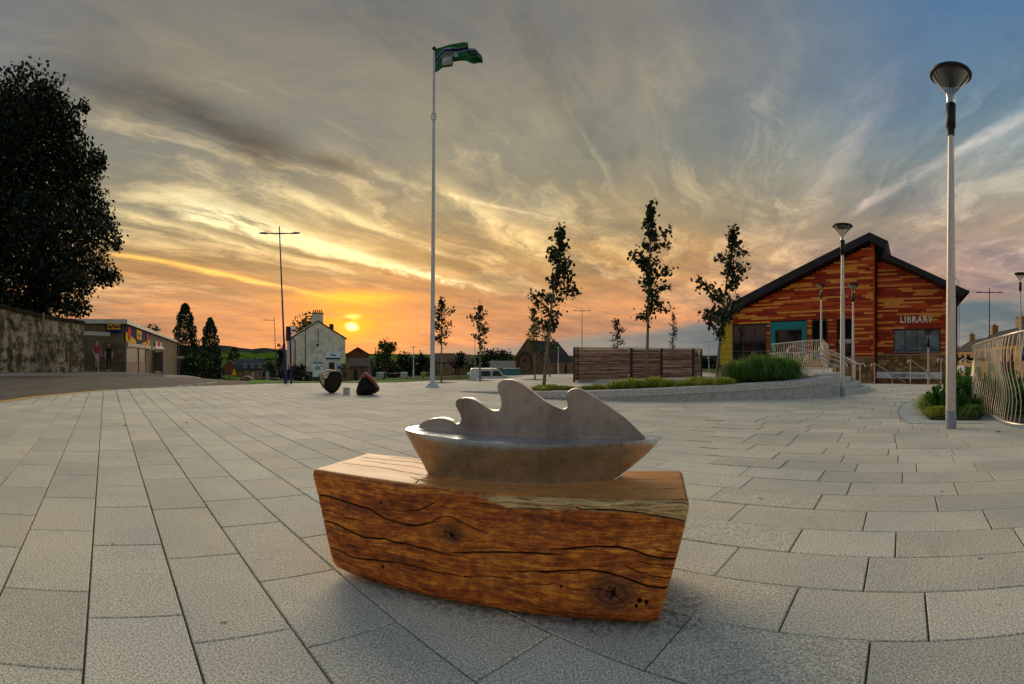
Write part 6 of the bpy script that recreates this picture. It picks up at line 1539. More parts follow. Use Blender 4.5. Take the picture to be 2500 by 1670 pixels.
# ------------------------------------------------------------ broadleaf and conifer trees farther off
def big_leaves(root, lobes, n_, leaf, m, seed, shell=.45):
    r = np.random.RandomState(seed); C = []; tot = sum(l[3]*l[3] for l in lobes)
    for (c, ra, rb, w) in lobes:
        k_ = int(n_*w*w/tot); q = r.normal(size=(k_, 3)); q /= np.linalg.norm(q, axis=1)[:, None]; rad_ = r.uniform(0, 1, k_)**shell
        # ragged surface from 3-d noise
        nn_ = np.array([mn.noise(Vector(v*3.1+seed)) for v in q]); rad_ = rad_*(1+.42*nn_)
        C.append(np.array(c)+q*rad_[:, None]*np.array([ra, ra, rb]))
    return leaves_mesh('crown', np.concatenate(C), leaf, m, root, seed, .3)
def bg_tree(label, x, yt, yb, w, d, seed, kind='round', m=None, dens=1., group='trees behind the square', name='tree'):
    zg__ = H+d*T_(yb); P = xd(x, d, zg__-.3); hh = d*(T_(yt))+H-zg__; ww = w*d/FX
    root = empty(name, P, label, 'tree', group); leaf = max(.16, d*.0044); rr = random.Random(seed); m = m or mmid
    b = MB()
    if kind == 'conifer':
        b.tube([P, (P.x, P.y, P.z+hh*.97)], [.018*hh, .01], 7); b.build('trunk', barkm, root)
        r = np.random.RandomState(seed); n_ = int(dens*1.5*hh*ww/(leaf*leaf*.34)); n_ = min(int(n_*1.5), 12000); f = r.uniform(0, 1, n_)**1.25
        a = r.uniform(0, 2*PI, n_); tier = .72+.28*np.sin(f*38+a*2)+.16*np.sin(a*5+f*9)
        rad_ = ww*.54*((1-f)**.50*1.0+.02)*(tier*.45+.55)*r.uniform(.25, 1.05, n_)**.5
        z = P.z+hh*(.05+.95*f)-rad_*.22
        leaves_mesh('crown', np.stack([P.x+rad_*np.cos(a), P.y+rad_*np.sin(a), z], 1), leaf, m, root, seed, .1); return root
    ct = P.z+hh*(.62 if kind != 'bush' else .5)
    lobes = []; nl = {'round': 7, 'bush': 5, 'open': 9, 'dome': 8}[kind]
    for i in range(nl):
        a, q = rr.uniform(0, 2*PI), rr.uniform(.1, .32 if kind != 'open' else .36)
        zz_ = ct+rr.uniform(-.24, .20)*hh; s = rr.uniform(.22, .30) if kind != 'open' else rr.uniform(.13, .22)
        lobes.append(((P.x+ww*q*math.cos(a), P.y+ww*q*math.sin(a), zz_), ww*s, hh*s*(.82 if kind != 'dome' else .6), s))
    lobes.append(((P.x, P.y, ct), ww*.30, hh*.34, .34))
    if kind == 'dome': lobes = [((P.x+ww*.3*math.cos(a), P.y+ww*.3*math.sin(a), P.z+hh*.6), ww*.24, hh*.26, .3) for a in (0, .8, 1.6, 2.4, 3.2, 4, 4.8, 5.6)]+[((P.x, P.y, P.z+hh*.66), ww*.36, hh*.34, .4)]
    b.tube([P, (P.x, P.y, P.z+hh*.4), (P.x+.03*ww, P.y, ct)], [.03*hh, .022*hh, .01*hh], 7)
    for (c, ra, rb_, s) in lobes[:6]: b.tube([(P.x, P.y, P.z+hh*.28), c], [.012*hh, .004*hh], 5, False)
    b.build('trunk', barkm, root)
    n_ = int(dens*2.3*hh*ww*.7/(leaf*leaf*.34)); big_leaves(root, lobes, min(n_, 12000), leaf, m, seed, .5); return root
BG = [('tallest dark conifer standing past the end of the shop', 452, 736, 921, 92, 88, 'conifer', mcon, 1.8), ('narrow pointed dark conifer, right one of the pair', 513, 772, 927, 74, 96, 'conifer', mcon, 1.8),
      ('loose leafy tree showing above the shop roof', 372, 778, 905, 74, 104, 'open', mmid, .8), ('dark conifer on the slope behind the cottages', 572, 846, 886, 40, 300, 'conifer', mcon, 1.5),
      ('dark tree right of the dormer cottage roof', 634, 868, 900, 40, 260, 'round', mbig, 1.2), ('olive tree behind the blue street light foot', 660, 866, 930, 44, 130, 'round', mmid, 1.1), ('tall narrow tree hidden behind the blue street light', 685, 824, 930, 28, 100, 'round', mbig, 1.1),
      ('low dark bush against the white house wall', 727, 876, 931, 60, 70, 'bush', mbig, 1.3), ('round tree rising behind the white house chimney', 745, 752, 905, 84, 112, 'round', mmid, 1.1),
      ('tall open-crowned tree right of the brick gable', 938, 818, 926, 78, 98, 'open', mmid, 1.), ('dark tree behind the bins, left one', 992, 852, 927, 62, 108, 'round', mbig, 1.3), ('dark tree just left of the flagpole foot', 1034, 850, 926, 44, 112, 'round', mbig, 1.3),
      ('dark tree right of the first small street tree', 1118, 852, 917, 46, 96, 'round', mbig, 1.2), ('olive bushy tree behind the second small street tree', 1150, 873, 917, 46, 102, 'bush', mmid, 1.1), ('wide dome-shaped tree above the white van', 1206, 843, 905, 92, 175, 'dome', mbig, 1.3), ('dark bush between dome tree and van', 1184, 868, 913, 34, 110, 'bush', mbig, 1.2),
      ('dark tree over the shed beside the brick gable', 905, 868, 925, 42, 120, 'bush', mmid, 1.1), ('dark tree at the right end of the terraced roofs', 2340, 842, 880, 34, 150, 'round', mbig, 1.1),
      ('green hedge in front of the brown brick gable', 558, 911, 929, 64, 132, 'bush', mgn, 1.3), ('dark tree behind the right nave end of the church', 1395, 876, 915, 30, 180, 'bush', mbig, 1.2),
      ('dark tree left of the red brick gable house', 532, 888, 929, 38, 140, 'bush', mbig, 1.2), ('low dark tree right of the dormer cottages', 650, 890, 929, 30, 150, 'bush', mbig, 1.2)]
for i, (lb, x, yt_, yb_, w, d, kd, m_, dn) in enumerate(BG): bg_tree(lb, x, yt_, yb_, w, d, 50+i, kd, m_, dn)
# distant woods
def woods(x0, x1, y0, y1, d, seed, n_=5000):
    r = np.random.RandomState(seed); x = r.uniform(x0, x1, n_); p = (x-CX)/FX; top = y0+ (y1-y0)*.35*(np.sin(x*.21)+np.sin(x*.083+2)+2)*.25; y = top+(y1-top)*r.uniform(0, 1, n_)
    dd = d+r.uniform(-15, 15, n_); C = np.stack([dd*np.sin(p), dd*np.cos(p), H+dd*(CY-y)/FY], 1)
    o = leaves_mesh('woodland', C, d*.0055, mbig, None, seed, .3); tag(o, kind='stuff')
    return o
woods(1700, 1765, 868, 900, 300, 3, 3500); woods(850, 1250, 872, 918, 200, 4, 14000); woods(460, 720, 888, 925, 240, 5, 8000)

# ------------------------------------------------------------ big tree behind the wall
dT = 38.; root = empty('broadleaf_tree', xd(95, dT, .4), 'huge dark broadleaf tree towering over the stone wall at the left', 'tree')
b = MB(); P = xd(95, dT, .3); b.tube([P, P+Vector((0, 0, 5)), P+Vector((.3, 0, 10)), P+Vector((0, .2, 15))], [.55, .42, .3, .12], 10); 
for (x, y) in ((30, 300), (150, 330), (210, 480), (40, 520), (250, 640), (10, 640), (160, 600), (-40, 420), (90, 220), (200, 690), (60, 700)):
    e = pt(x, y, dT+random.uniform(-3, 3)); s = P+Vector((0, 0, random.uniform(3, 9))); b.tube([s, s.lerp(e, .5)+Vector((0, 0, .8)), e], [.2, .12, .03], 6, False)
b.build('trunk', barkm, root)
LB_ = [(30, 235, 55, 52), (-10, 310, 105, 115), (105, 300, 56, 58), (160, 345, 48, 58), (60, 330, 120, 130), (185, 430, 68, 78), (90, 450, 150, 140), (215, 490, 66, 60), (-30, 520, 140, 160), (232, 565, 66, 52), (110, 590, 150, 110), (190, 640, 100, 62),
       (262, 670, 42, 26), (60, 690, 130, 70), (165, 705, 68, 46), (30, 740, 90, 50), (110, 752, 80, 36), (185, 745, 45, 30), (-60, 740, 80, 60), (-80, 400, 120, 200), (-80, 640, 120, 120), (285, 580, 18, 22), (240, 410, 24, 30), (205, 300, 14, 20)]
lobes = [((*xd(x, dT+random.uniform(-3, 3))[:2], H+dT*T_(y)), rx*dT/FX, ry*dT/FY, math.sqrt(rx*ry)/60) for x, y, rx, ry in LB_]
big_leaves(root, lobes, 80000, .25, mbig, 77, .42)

# ------------------------------------------------------------ white gabled house
WH = Plane(xd(711.5, 74.9), xd(843, 76.0)); L = WH.L; zg1 = -2.4
zeL, zeR = WH.uz(711.5, 824)[1], WH.uz(843, 829)[1]; uAp, zAp = WH.uz(777, 786); ze_ = (zeL+zeR)/2
whm = brick('white_painted_brick', (.86, .79, .68), (.82, .75, .64), (.68, .62, .52), .45, .15, bump=.2)
wh = empty('white_house', WH.P(L/2, zg1), 'cream-painted brick house with gable end and broad chimney left of the sculptures', 'house')
b = MB(); b.poly([WH.P(0, zg1), WH.P(L, zg1), WH.P(L, ze_), WH.P(uAp, zAp), WH.P(0, ze_)], -WH.n*9); b.build('wall', whm, wh)
zbs = WH.uz(777, 907)[1]; b = MB(); b.box(WH.P(L/2, (zg1+zbs)/2-.2, .02), (L+.1, .16, zbs-zg1+.4), WH.ang()); b.build('stone_base', mat('dark_rubble', (.07, .055, .04), .95, ns=3, var=.5, bump=.6, bs=8), wh)
for s in (0, 1):
    e = (-.25, ze_-.1) if s == 0 else (L+.25, ze_-.1); q = [WH.P(e[0], e[1], .12), WH.P(uAp, zAp+.05, .12), WH.P(uAp, zAp+.05, -9.2), WH.P(e[0], e[1], -9.2)]
    b = MB(); b.hexa(q if s else q[::-1], [v+Vector((0, 0, .14)) for v in (q if s else q[::-1])]); b.build('roof', slate, wh)
uc, zc0 = WH.uz(776.5, 792); b = MB(); b.box(WH.P(uc, zAp+.25, -.5), (1.55, .9, 1.7), WH.ang()); ch = b.build('chimney', whm, wh)
b = MB(); b.box(WH.P(uc, zAp+1.15, -.5), (1.75, 1.1, .14), WH.ang()); b.build('chimney_cap', mat('yellow_stone', (.35, .25, .10), .9), ch).parent = ch
for i in range(5): q = WH.P(uc-.6+.3*i, 0, -.5); b = MB(); b.lathe([(.12, 0), (.09, .45)], (q.x, q.y, zAp+1.2), 8); b.build('chimney_pot', mat('terracotta', (.28, .12, .06), .9), ch)
q = WH.P(WH.uz(817, 800)[0], zAp-1.0, -3); b = MB(); b.box((q.x, q.y, zAp-1.1), (.6, .6, 2.0), WH.ang()); b.build('rear_chimney', mat('brown_brick', (.10, .04, .025), .9), wh)
r = rect(WH, 803.5, 884.5, 816.5, 907); panel(WH, r, .05, mat('dark_door2', (.03, .025, .025), .6), 'door', wh)
b = MB(); a_ = WH.uz(777, 802); c_ = WH.uz(776, 870); b.tube([WH.P(a_[0], a_[1], .04), WH.P(a_[0], WH.uz(777, 835)[1], .04)], .04, 5); b.build('wall_tie', blk, wh)
b = MB(); b.box(WH.P(WH.uz(775, 842.5)[0], WH.uz(775, 842.5)[1], .12), (.26, .22, .34), WH.ang()); b.build('wall_lantern', blk, wh)
b = MB(); b.tube([WH.P(.1, ze_, .1), WH.P(.55, ze_-.35, .1), WH.P(.55, -1.8, .1)], .055, 6); b.build('drainpipe', blk, wh)
r = rect(WH, 795, 858.5, 831.5, 879); o = empty('business_sign', WH.P((r[0]+r[1])/2, r[2], .2), 'white signboard with navy emblem and strip on the cream gable', 'sign'); panel(WH, r, .08, MATS['sign_white'], 'panel', o)
rs = (r[0]+.05, r[1]-.05, r[2]+.08, r[2]+.30); panel(WH, rs, .115, navy, 'navy_strip', o, .02)
text('lettering', 'D', .5, WH.P((r[0]+r[1])/2-.25, r[3]-.42, .11), WH.ang(), navy, o, .006, bold=.01)
b = MB(); um_ = (r[0]+r[1])/2; b.poly([WH.P(um_-.08, r[3]-.58, .11), WH.P(um_+.55, r[3]-.58, .11), WH.P(um_+.3, r[3]-.46, .11), WH.P(um_+.05, r[3]-.30, .11)], WH.n*.01); b.build('emblem', navy, o)
# for sale board on posts
FS = Plane(xd(763, 60), xd(789, 60)); r = rect(FS, 763, 889, 789, 920); o = signboard('white for sale board with a small house picture before the cream house', 'for_sale_sign', FS, r, MATS['sign_white'], zg=zt(xd(776, 60).x, xd(776, 60).y))
um_ = (r[0]+r[1])/2; text('lettering', 'FOR SALE', .26, FS.P(um_, r[3]+.14, .03), 0-phi_(776), mat('plum_print', (.12, .02, .06), .6), o, .01, bold=.012); panel(FS, (r[0], r[1], r[3]-.02, r[3]+.32), -.01, MATS['sign_white'], 'header', o, .04)
b = MB(); b.poly([FS.P(um_-.35, r[2]+.75, .03), FS.P(um_+.3, r[2]+.75, .03), FS.P(um_+.3, r[2]+1.0, .03), FS.P(um_, r[2]+1.2, .03), FS.P(um_-.35, r[2]+1.0, .03)], FS.n*.01); b.build('picture', mat('grey_print', (.30, .32, .36), .7), o)
b = MB(); b.poly([FS.P(r[1]-.18+.09*math.cos(a_), r[3]-.2+.09*math.sin(a_), .03) for a_ in [i*PI/6 for i in range(12)]], FS.n*.012); b.build('red_spot', redm, o)
# bus stop group by the blue lamp
P = gp(711, 937); zz_ = 0; d_ = P.length; o = empty('sign_pole', (P.x, P.y, 0), 'dark blue pole carrying a dark panel and white plates beside the blue light', 'sign pole')
b = MB(); b.tube([(P.x, P.y, 0), (P.x-.05, P.y, z_at(797, d_))], [.045, .035], 8); b.build('pole', bluem, o)
SPN = Plane(xd(690, d_), xd(730, d_))
panel(SPN, rect(SPN, 698, 797, 709, 832), .06, mat('dark_panel', (.015, .012, .03), .6), 'dark_panel', o, .04); panel(SPN, rect(SPN, 711, 798, 722, 804.5), .06, MATS['sign_white'], 'white_plate', o, .03); panel(SPN, rect(SPN, 711, 809, 722, 815), .06, MATS['sign_white'], 'white_plate', o, .03)
panel(SPN, rect(SPN, 711.5, 804.8, 722, 808.6), .06, blk, 'black_plate', o, .03); panel(SPN, rect(SPN, 712, 859, 714.5, 894), .08, ylw, 'yellow_strip', o, .03)
P = ground_at(745.5, 58); o = empty('lantern_post', P, 'thin dark post with lantern head in front of the cream gable', 'lamp post', 'street lights'); zt3 = z_at(792, 58); b = MB(); b.tube([P, (P.x, P.y, zt3)], [.07, .045], 8); b.build('pole', blk, o)
b = MB(); b.lathe([(.05, 0), (.16, .1), (.2, .4), (.22, .45), (.05, .6)], (P.x, P.y, zt3-.1), 8); b.build('lantern', MATS['guide'], o)
b = MB(); q = xd(722, 58); b.tube([(P.x, P.y, z_at(800, 58)), (q.x, q.y, z_at(798.5, 58))], .03, 5); b.build('bracket', mat('pale_bar', (.4, .42, .45), .5), o)
FB = Plane(xd(824, 66), xd(832.5, 66)); signboard('small blue sign on a thin post behind the dark bell cone', 'blue_sign', FB, rect(FB, 824, 893, 832.5, 901.5), mat('sign_blue', (.02, .10, .45), .6), zg=zt(xd(828, 66).x, xd(828, 66).y))

# ------------------------------------------------------------ houses beyond
redb = brick('red_brick', (.22, .07, .035), (.17, .05, .028), (.12, .07, .05), .3, .1); tanb = brick('tan_stone', (.34, .21, .09), (.26, .155, .065), (.2, .13, .07), .6, .28); dslate = mat('blue_slate', (.07, .075, .085), .8, ns=.8, var=.2, bump=.3, bs=5); brf = mat('brown_roof', (.06, .025, .020), .85, ns=.8, var=.3)
def hz(x, y, d): return H+d*T_(y)
house('brown brick gable house right of the cream house', xd(846, 110), xd(901, 110), 10, hz(0, 925, 109), hz(0, 866, 109), hz(0, 849.5, 109), redb, brf, gable=True)
house('low brick shed with pink walls behind the cone sculptures', xd(850, 83.5), xd(898, 83), 5, -2.6, hz(0, 895, 82), hz(0, 877, 82), mat('pink_render', (.20, .11, .08), .9, ns=1, var=.35, dirt=.4), slate, name='shed', cat='shed', doors=[(.30, .48, -2.6, -.9)], trim=mat('dark_door3', (.02, .02, .02), .7))
house('second low shed with slate roof, nearer the white bin', xd(880, 90), xd(911, 90), 5, -2.6, hz(0, 896, 88), hz(0, 879, 88), MATS['pink_render'], slate, name='shed', cat='shed', doors=[(.6, .95, -2.4, -.7)], trim=mat('blue_door', (.03, .09, .15), .7))
P = xd(842, 72); b = MB()
for i in range(60):
    q = xd(random.uniform(832, 850), 72+random.uniform(0, 1)); b.box((q.x, q.y, random.uniform(-2.3, .1-abs((q.x-P.x))*.3)), (.45, .4, .3), random.uniform(0, .5), .04)
o = empty('ruined_wall', (P.x, P.y, -2.4), 'broken rubble wall stub between cream house and shed', 'wall'); b.build('rubble', mat('ochre_rubble', (.20, .13, .06), .95, ns=3, var=.5), o, kind='stuff')
house('reddish rendered gable cottage behind the hedge', xd(545, 168), xd(576, 168), 12, hz(0, 926, 166), hz(0, 893, 166), hz(0, 881, 166), redb, slate, gable=True)
hc = house('stone cottage row with three white dormers on a slate roof', xd(577, 172), xd(646, 172), 9, hz(0, 927, 172), hz(0, 903, 172), hz(0, 878, 172), tanb, dslate, wins=[(.20, .30, hz(0, 920, 172), hz(0, 907, 172)), (.80, .88, hz(0, 920, 172), hz(0, 907, 172))], doors=[(.56, .62, hz(0, 925, 172), hz(0, 908, 172))])
CT = Plane(xd(577, 171.5), xd(646, 171.5))
for x in (598, 616, 634):
    u, z = CT.uz(x, 893); b = MB(); b.box(CT.P(u, z-.1, -.8), (1.5, 2.2, 1.9), CT.ang()); dd = b.build('dormer', dslate, hc); panel(CT, (u-.62, u+.62, z-.6, z+.55), .33, mat('white_frame', (.6, .6, .55), .6), 'dormer_window', hc, .06); panel(CT, (u-.5, u-.06, z-.5, z+.45), .37, glass, 'pane', hc, .02); panel(CT, (u+.06, u+.5, z-.5, z+.45), .37, glass, 'pane', hc, .02)
house('tan gabled house with dark roof behind the flagpole', xd(1058, 112), xd(1110, 112), 10, hz(0, 915, 112), hz(0, 886, 112), hz(0, 864, 112), tanb, brf, wins=[(.22, .32, hz(0, 900, 112), hz(0, 888, 112)), (.60, .70, hz(0, 896, 112), hz(0, 887, 112))])
house('low dark-roofed house right of the flagpole behind the trees', xd(1112, 121), xd(1147, 121), 10, hz(0, 915, 120), hz(0, 888, 120), hz(0, 867, 120), tanb, brf)
house('long low stone shed with grey roof behind the van', xd(1198, 117), xd(1256, 117), 8, hz(0, 915, 116), hz(0, 900, 116), hz(0, 883.5, 116), tanb, mat('grey_roof', (.20, .18, .14), .9, ns=.7, var=.25), cat='shed', name='shed')
TC = Plane(xd(1226, 96), xd(1269, 96)); o = empty('container', TC.P(1.6, -2.2), 'teal green corrugated container right of the white van', 'container')
z0, z1 = hz(0, 916, 96), hz(0, 899.5, 96); b = MB(); b.box(TC.P(TC.L/2, (z0+z1)/2, -1.2), (TC.L, 2.4, z1-z0), TC.ang()); b.build('body', mat('teal_metal', (.05, .17, .17), .6, ns=1, var=.2), o)
for i in range(14): b = MB(); b.box(TC.P(TC.L*(i+.5)/14, (z0+z1)/2, .03), (TC.L/14*.45, .06, (z1-z0)*.92), TC.ang()); b.build('rib', MATS['teal_metal'], o)
# church
dC = 132.; chm = brick('church_stone', (.20, .135, .07), (.145, .095, .05), (.10, .07, .045), .7, .32); CH1 = Plane(xd(1248, dC), xd(1330, dC)); chn = empty('stone_church', CH1.P(4, -3.4), 'dark stone church with steep gable and long slate nave roof', 'church')
zg2 = hz(0, 915, dC); b = MB(); aU, aZ = CH1.uz(1288, 829); b.poly([CH1.P(0, zg2), CH1.P(CH1.L, zg2), CH1.P(CH1.L, hz(0, 885, dC)), CH1.P(aU, aZ), CH1.P(0, hz(0, 887, dC))], -CH1.n*2); b.build('gable_wall', chm, chn)
CH2 = Plane(xd(1300, dC+.5), xd(1401, dC+4)); b = MB(); b.box(CH2.P(CH2.L/2, (zg2+hz(0, 884, dC))/2, -.4), (CH2.L, .8, hz(0, 884, dC)-zg2), CH2.ang()); b.build('nave_wall', brick('nave_stone', (.30, .20, .10), (.22, .145, .07), (.16, .11, .07), .7, .32), chn)
b = MB(); rp = [pt(1289, 829.5, dC+.6), pt(1361, 834.5, dC+7), pt(1402, 884.5, dC+4), pt(1310, 885, dC+.2)]; b.poly(rp, -CH1.n*.4); b.build('nave_roof', slate, chn)
for x0_, ya_, x1_, yb_, nm_ in ((1247, 888, 1288, 828, 'gable_coping'), (1288, 828, 1332, 887, 'gable_coping')):
    b = MB(); b.tube([pt(x0_, ya_, dC-.2), pt(x1_, yb_, dC-.2)], .22, 6); b.build(nm_, chm, chn)
dkw = mat('dark_opening', (.012, .010, .010), .6)
for x, y0, y1, w in ((1281, 872, 884, 5), (1314, 890, 913, 4), (1356, 888, 912, 4), (1381, 886, 912, 4)):
    P = CH1 if x < 1300 else CH2; r = rect(P, x-w/2, y0+2, x+w/2, y1); pts_ = [P.P(r[0], r[2], .25), P.P(r[1], r[2], .25), P.P(r[1], r[3]-.3, .25), P.P((r[0]+r[1])/2, r[3], .25), P.P(r[0], r[3]-.3, .25)]; b = MB(); b.poly(pts_, -P.n*.1); b.build('arched_opening', dkw if x != 1356 else mat('red_door', (.16, .04, .02), .7), chn)
b = MB(); ar = [pt(1282+17*math.cos(a_), 893-33*math.sin(a_)*.98, dC-.35) for a_ in [PI*i/14 for i in range(15)]]; b.tube(ar, .28, 6); b.build('blind_arch', mat('arch_stone', (.06, .042, .028), .95), chn)

# ------------------------------------------------------------ vehicles
def vehicle(label, name, cat, base, ang, L, Wd, prof, wins, paint, wheels, wr, group=None, lights=True):
    """prof: side outline (x along, z up); wins: side window outlines; built lengthwise along local x"""
    o = empty(name, base, label, cat, group); o.rotation_euler[2] = ang; n_ = len(prof)
    b = MB(); vs = []
    for y, k_ in ((-Wd/2+.10, 1), (-Wd/2, 0), (Wd/2, 0), (Wd/2-.10, 1)):
        for (x, z) in prof: vs.append((x*(1-.02*k_), y, z-(.05*k_ if z > .9 else 0)))
    b.add(vs, [(r_*n_+i, r_*n_+(i+1) % n_, (r_+1)*n_+(i+1) % n_, (r_+1)*n_+i) for r_ in range(3) for i in range(n_)]+[tuple(range(n_)), tuple(range(4*n_-1, 3*n_-1, -1))]); bo_ = b.mesh('body', paint)
    q = bpy.data.objects.new('body', bo_); COL.objects.link(q); q.parent = o
    def part(nm, b, m): w = bpy.data.objects.new(nm, b.mesh(nm, m)); COL.objects.link(w); w.parent = o; return w
    for wn_ in wins:
        for y in (-Wd/2-.012, Wd/2+.012-.02): b = MB(); b.poly([(x, y, z) for x, z in wn_], (0, .02, 0)); part('window', b, glass)
    for x in wheels:
        for y in (-Wd/2+.08, Wd/2-.08):
            b = MB(); b.lathe([(0, -.11), (wr*.6, -.115), (wr, -.09), (wr, .09), (wr*.6, .115), (0, .11)], (x, y, wr), 16, Vector((0, 1, 0))); w = part('wheel', b, blk)
            b = MB(); b.lathe([(0, -.125), (wr*.55, -.12)], (x, y, wr), 12, Vector((0, 1, 0))); r_ = bpy.data.objects.new('rim', b.mesh('rim', greym)); COL.objects.link(r_); r_.parent = w
    return o, part
van_p = [(-2.6, .35), (2.35, .35), (2.5, .55), (2.48, .95), (2.1, 1.15), (1.45, 1.30), (.85, 2.0), (.6, 2.08), (-2.35, 2.08), (-2.55, 1.95), (-2.6, 1.2)]
P = xd(1200, 62); P.z = hz(0, 899, 62)-2.08
vo_, vp_ = vehicle('white panel van parked beyond the edge of the square', 'panel_van', 'van', P, .12, 5.1, 1.9, van_p, [[(.05, 1.25), (.05, 1.82), (.75, 1.82), (1.25, 1.28)], [(-1.3, 1.25), (-1.3, 1.8), (-.2, 1.8), (-.2, 1.25)]], mat('van_white', (.62, .64, .64), .35, spec=.5), (-1.7, 1.6), .34)
b = MB(); b.quad((.89, -.78, 1.98), (1.48, -.82, 1.33), (1.48, .82, 1.33), (.89, .78, 1.98)); vp_('windscreen', b, glass)
car_p = [(-2.05, .3), (1.95, .3), (2.05, .5), (2.0, .75), (1.2, .92), (.55, 1.38), (-.6, 1.45), (-1.6, 1.1), (-2.02, .95)]
P = xd(604, 160); P.z = hz(0, 930.5, 160)
co_, cp_ = vehicle('pale silver car parked by the cottages down the road', 'parked_car', 'car', P, .45, 4.1, 1.75, car_p, [[(-1.2, .98), (-.5, 1.36), (.45, 1.32), (.95, .98)]], mat('car_silver', (.42, .38, .30), .35, .3), (-1.3, 1.25), .32)
b = MB(); b.quad((.6, -.7, 1.33), (1.15, -.75, .95), (1.15, .75, .95), (.6, .7, 1.33)); cp_('windscreen', b, glass)
for y in (-.6, .6): b = MB(); b.box((2.02, y, .66), (.05, .3, .14)); cp_('headlight', b, mat('lamp_glass', (.6, .6, .55), .2))
P = ground_at(741, 74); P.z = hz(0, 927, 70); P2 = xd(722, 69); P2.z = hz(0, 929.5, 69)
vehicle('dark car parked in the shade below the cream house', 'parked_car', 'car', P2, .2, 4.1, 1.75, car_p, [[(-1.2, .98), (-.5, 1.36), (.45, 1.32), (.95, .98)]], mat('car_black', (.02, .02, .022), .3), (-1.3, 1.25), .32)

# wheelie bins and crates along the grass
def bin_(label, x, w, y0, y1, d, col, four=True):
    P = xd(x, d); z0 = hz(0, y1, d); z1 = hz(0, y0, d); hh = z1-z0; ww = w*d/FX; o = empty('waste_bin', (P.x, P.y, z0), label, 'bin', 'waste bins along the far edge of the grass')
    m_ = mat('bin_'+col[0], col[1], .6, ns=2, var=.15); b = MB(); A = Vector((P.x, P.y, 0)); s = .88
    b.add([(P.x+i*ww/2*k_, P.y+j*ww*.4*k_, z0+hh*f) for f, k_ in ((.1, s), (.82, 1)) for i, j in ((-1, -1), (1, -1), (1, 1), (-1, 1))], [(0, 3, 2, 1), (4, 5, 6, 7), (0, 1, 5, 4), (1, 2, 6, 5), (2, 3, 7, 6), (3, 0, 4, 7)]); b.build('body', m_, o)
    b = MB(); b.box((P.x, P.y, z0+hh*.87), (ww*1.08, ww*.9, hh*.07), 0, .02); b.box((P.x, P.y+ww*.05, z0+hh*.94), (ww*.9, ww*.6, hh*.08), 0, .03); b.build('lid', m_, o)
    for i in (-1, 1):
        b = MB(); b.lathe([(0, -.04), (.09, -.04), (.09, .04), (0, .04)], (P.x+i*ww*.33, P.y-ww*.3, z0+.09), 10, Vector((1, 0, 0))); b.build('wheel', blk, o)
GBW, GBG, GBK = ('white', (.52, .56, .55)), ('green', (.02, .16, .06)), ('black', (.02, .02, .022))
bin_('white waste bin at the left end of the bin row', 928, 16, 908.5, 924.5, 85, GBW); bin_('green waste bin touching the left white bin', 940.5, 9, 908.5, 923.5, 86, GBG)
bin_('large black waste bin with a pale label left of centre', 958, 22, 911, 923.5, 86, GBK); bin_('black waste bin between white bins', 971.5, 9, 909, 922.5, 87, GBK)
bin_('second white waste bin, right of the black ones', 986.5, 15, 908.5, 922.5, 85, GBW); bin_('yellow waste bin just left of the flagpole', 1033, 11, 908.5, 920, 84, ('yellow', (.42, .34, .05))); bin_('green waste bin partly behind the flagpole', 1044, 9, 908.5, 920, 85, GBG)
SB = Plane(xd(1140, 70), xd(1149, 70)); signboard('tiny white board on the grass before the low house', 'notice_board', SB, rect(SB, 1140, 909, 1149, 914.5), MATS['sign_white'], zg=zt(xd(1145, 70).x, xd(1145, 70).y))
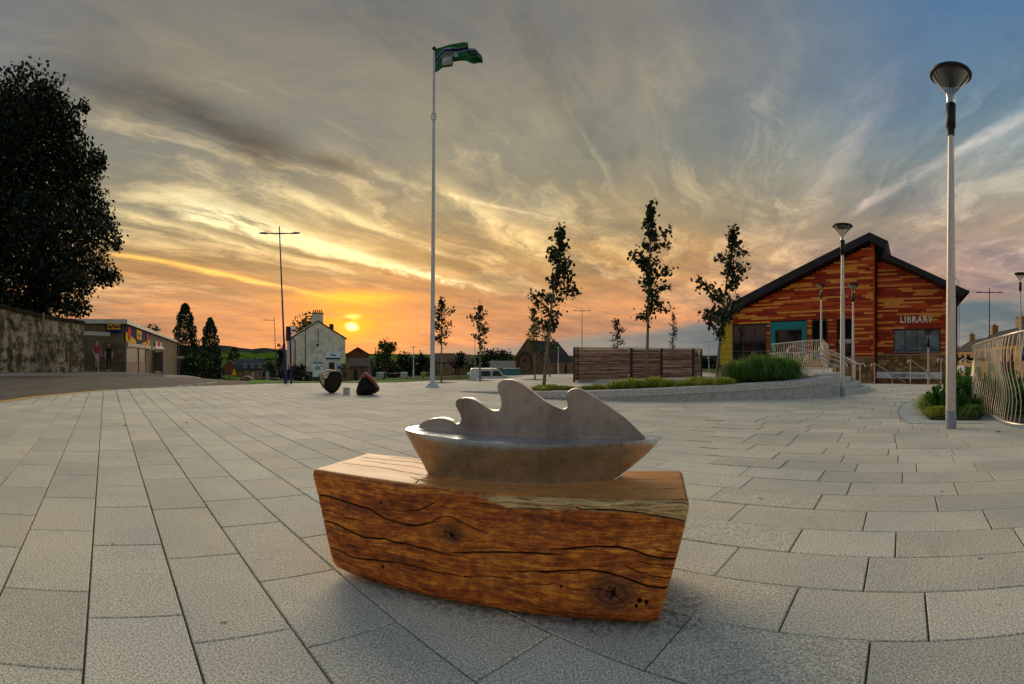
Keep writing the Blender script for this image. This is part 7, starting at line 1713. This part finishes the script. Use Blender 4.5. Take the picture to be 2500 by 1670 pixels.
# low walls
def lowwall(label, x0, d0_, x1, d1_, ytop, m_, th=.4):
    P = Plane(xd(x0, d0_), xd(x1, d1_)); dm = (d0_+d1_)/2; z1 = hz(0, ytop, dm); zg3 = min(zt(P.P(0, 0).x, P.P(0, 0).y), zt(P.P(P.L, 0).x, P.P(P.L, 0).y))-.3
    o = empty('low_wall', P.P(P.L/2, zg3), label, 'wall'); n_ = max(6, int(P.L/1.6))
    for i in range(n_): b = MB(); b.box(P.P(P.L*(i+.5)/n_, (z1+zg3)/2+random.uniform(-.04, .04), random.uniform(-.02, .02)), (P.L/n_, th, z1-zg3), P.ang()); b.build('wall_section', m_, o)
rub = MATS['dark_rubble']
lowwall('low dark rubble wall right of the garage', 462, 92, 522, 100, 908, rub); lowwall('low rubble wall beside the grass left of the blue light', 650, 60, 700, 56, 925, rub)
lowwall('low dark wall in front of the cottage row', 585, 158, 650, 158, 925, rub)
P = ground_at(652.5, 52); o = empty('stone_gatepost', P, 'pale pointed stone gatepost at the road corner', 'gatepost'); b = MB(); zt4 = hz(0, 912, 52); b.box((P.x, P.y, (P.z+zt4)/2), (.28, .28, zt4-P.z)); b.build('shaft', mat('pale_post', (.38, .35, .28), .8), o); b = MB(); b.lathe([(.2, 0), (0, .28)], (P.x, P.y, zt4), 4); b.build('cap', MATS['pale_post'], o)
SY = Plane(xd(566, 120), xd(578, 120)); o = empty('warning_sign', SY.P(.5, hz(0, 925, 120)), 'yellow house-shaped warning sign at the hedge end', 'sign'); z0, z1 = hz(0, 916, 120), hz(0, 900, 120); b = MB(); Ls = SY.L; b.poly([SY.P(0, z0), SY.P(Ls, z0), SY.P(Ls*.8, (z0+z1)/2), SY.P(Ls/2, z1), SY.P(Ls*.2, (z0+z1)/2)], SY.n*.05); b.build('panel', ylw, o)
b = MB(); b.box(SY.P(Ls/2, (z0+hz(0, 929, 120))/2), (.12, .06, z0-hz(0, 929, 120))); b.build('post', greym, o)
# fallen leaf and small litter on the slabs
lm = mat('dead_leaf', (.06, .04, .02), .9)
for i, (x, y) in enumerate(((455, 1033), (305, 1040), (2438, 1055), (1948, 1063), (1673, 995), (812, 1153))):
    P = gp(x, y); b = MB(); s = .035+.012*(i % 3); a = i*1.3
    b.add([(P.x+s*math.cos(a), P.y+s*math.sin(a), .006), (P.x-s*.35*math.sin(a), P.y+s*.35*math.cos(a), .016), (P.x-s*math.cos(a), P.y-s*math.sin(a), .006), (P.x+s*.35*math.sin(a), P.y-s*.35*math.cos(a), .013)], [(0, 1, 2, 3)]); o = b.build('dead_leaf', lm)
    tag(o, ['small curled dead leaf on the slabs left of the bench', 'tiny dead leaf on the far left paving', 'dead leaf on the slabs beneath the curved fence', 'tiny dead leaf in front of the granite wall end', 'tiny dead leaf before the middle of the granite wall', 'speck-like dead leaf near the left bench corner'][i], 'leaf')
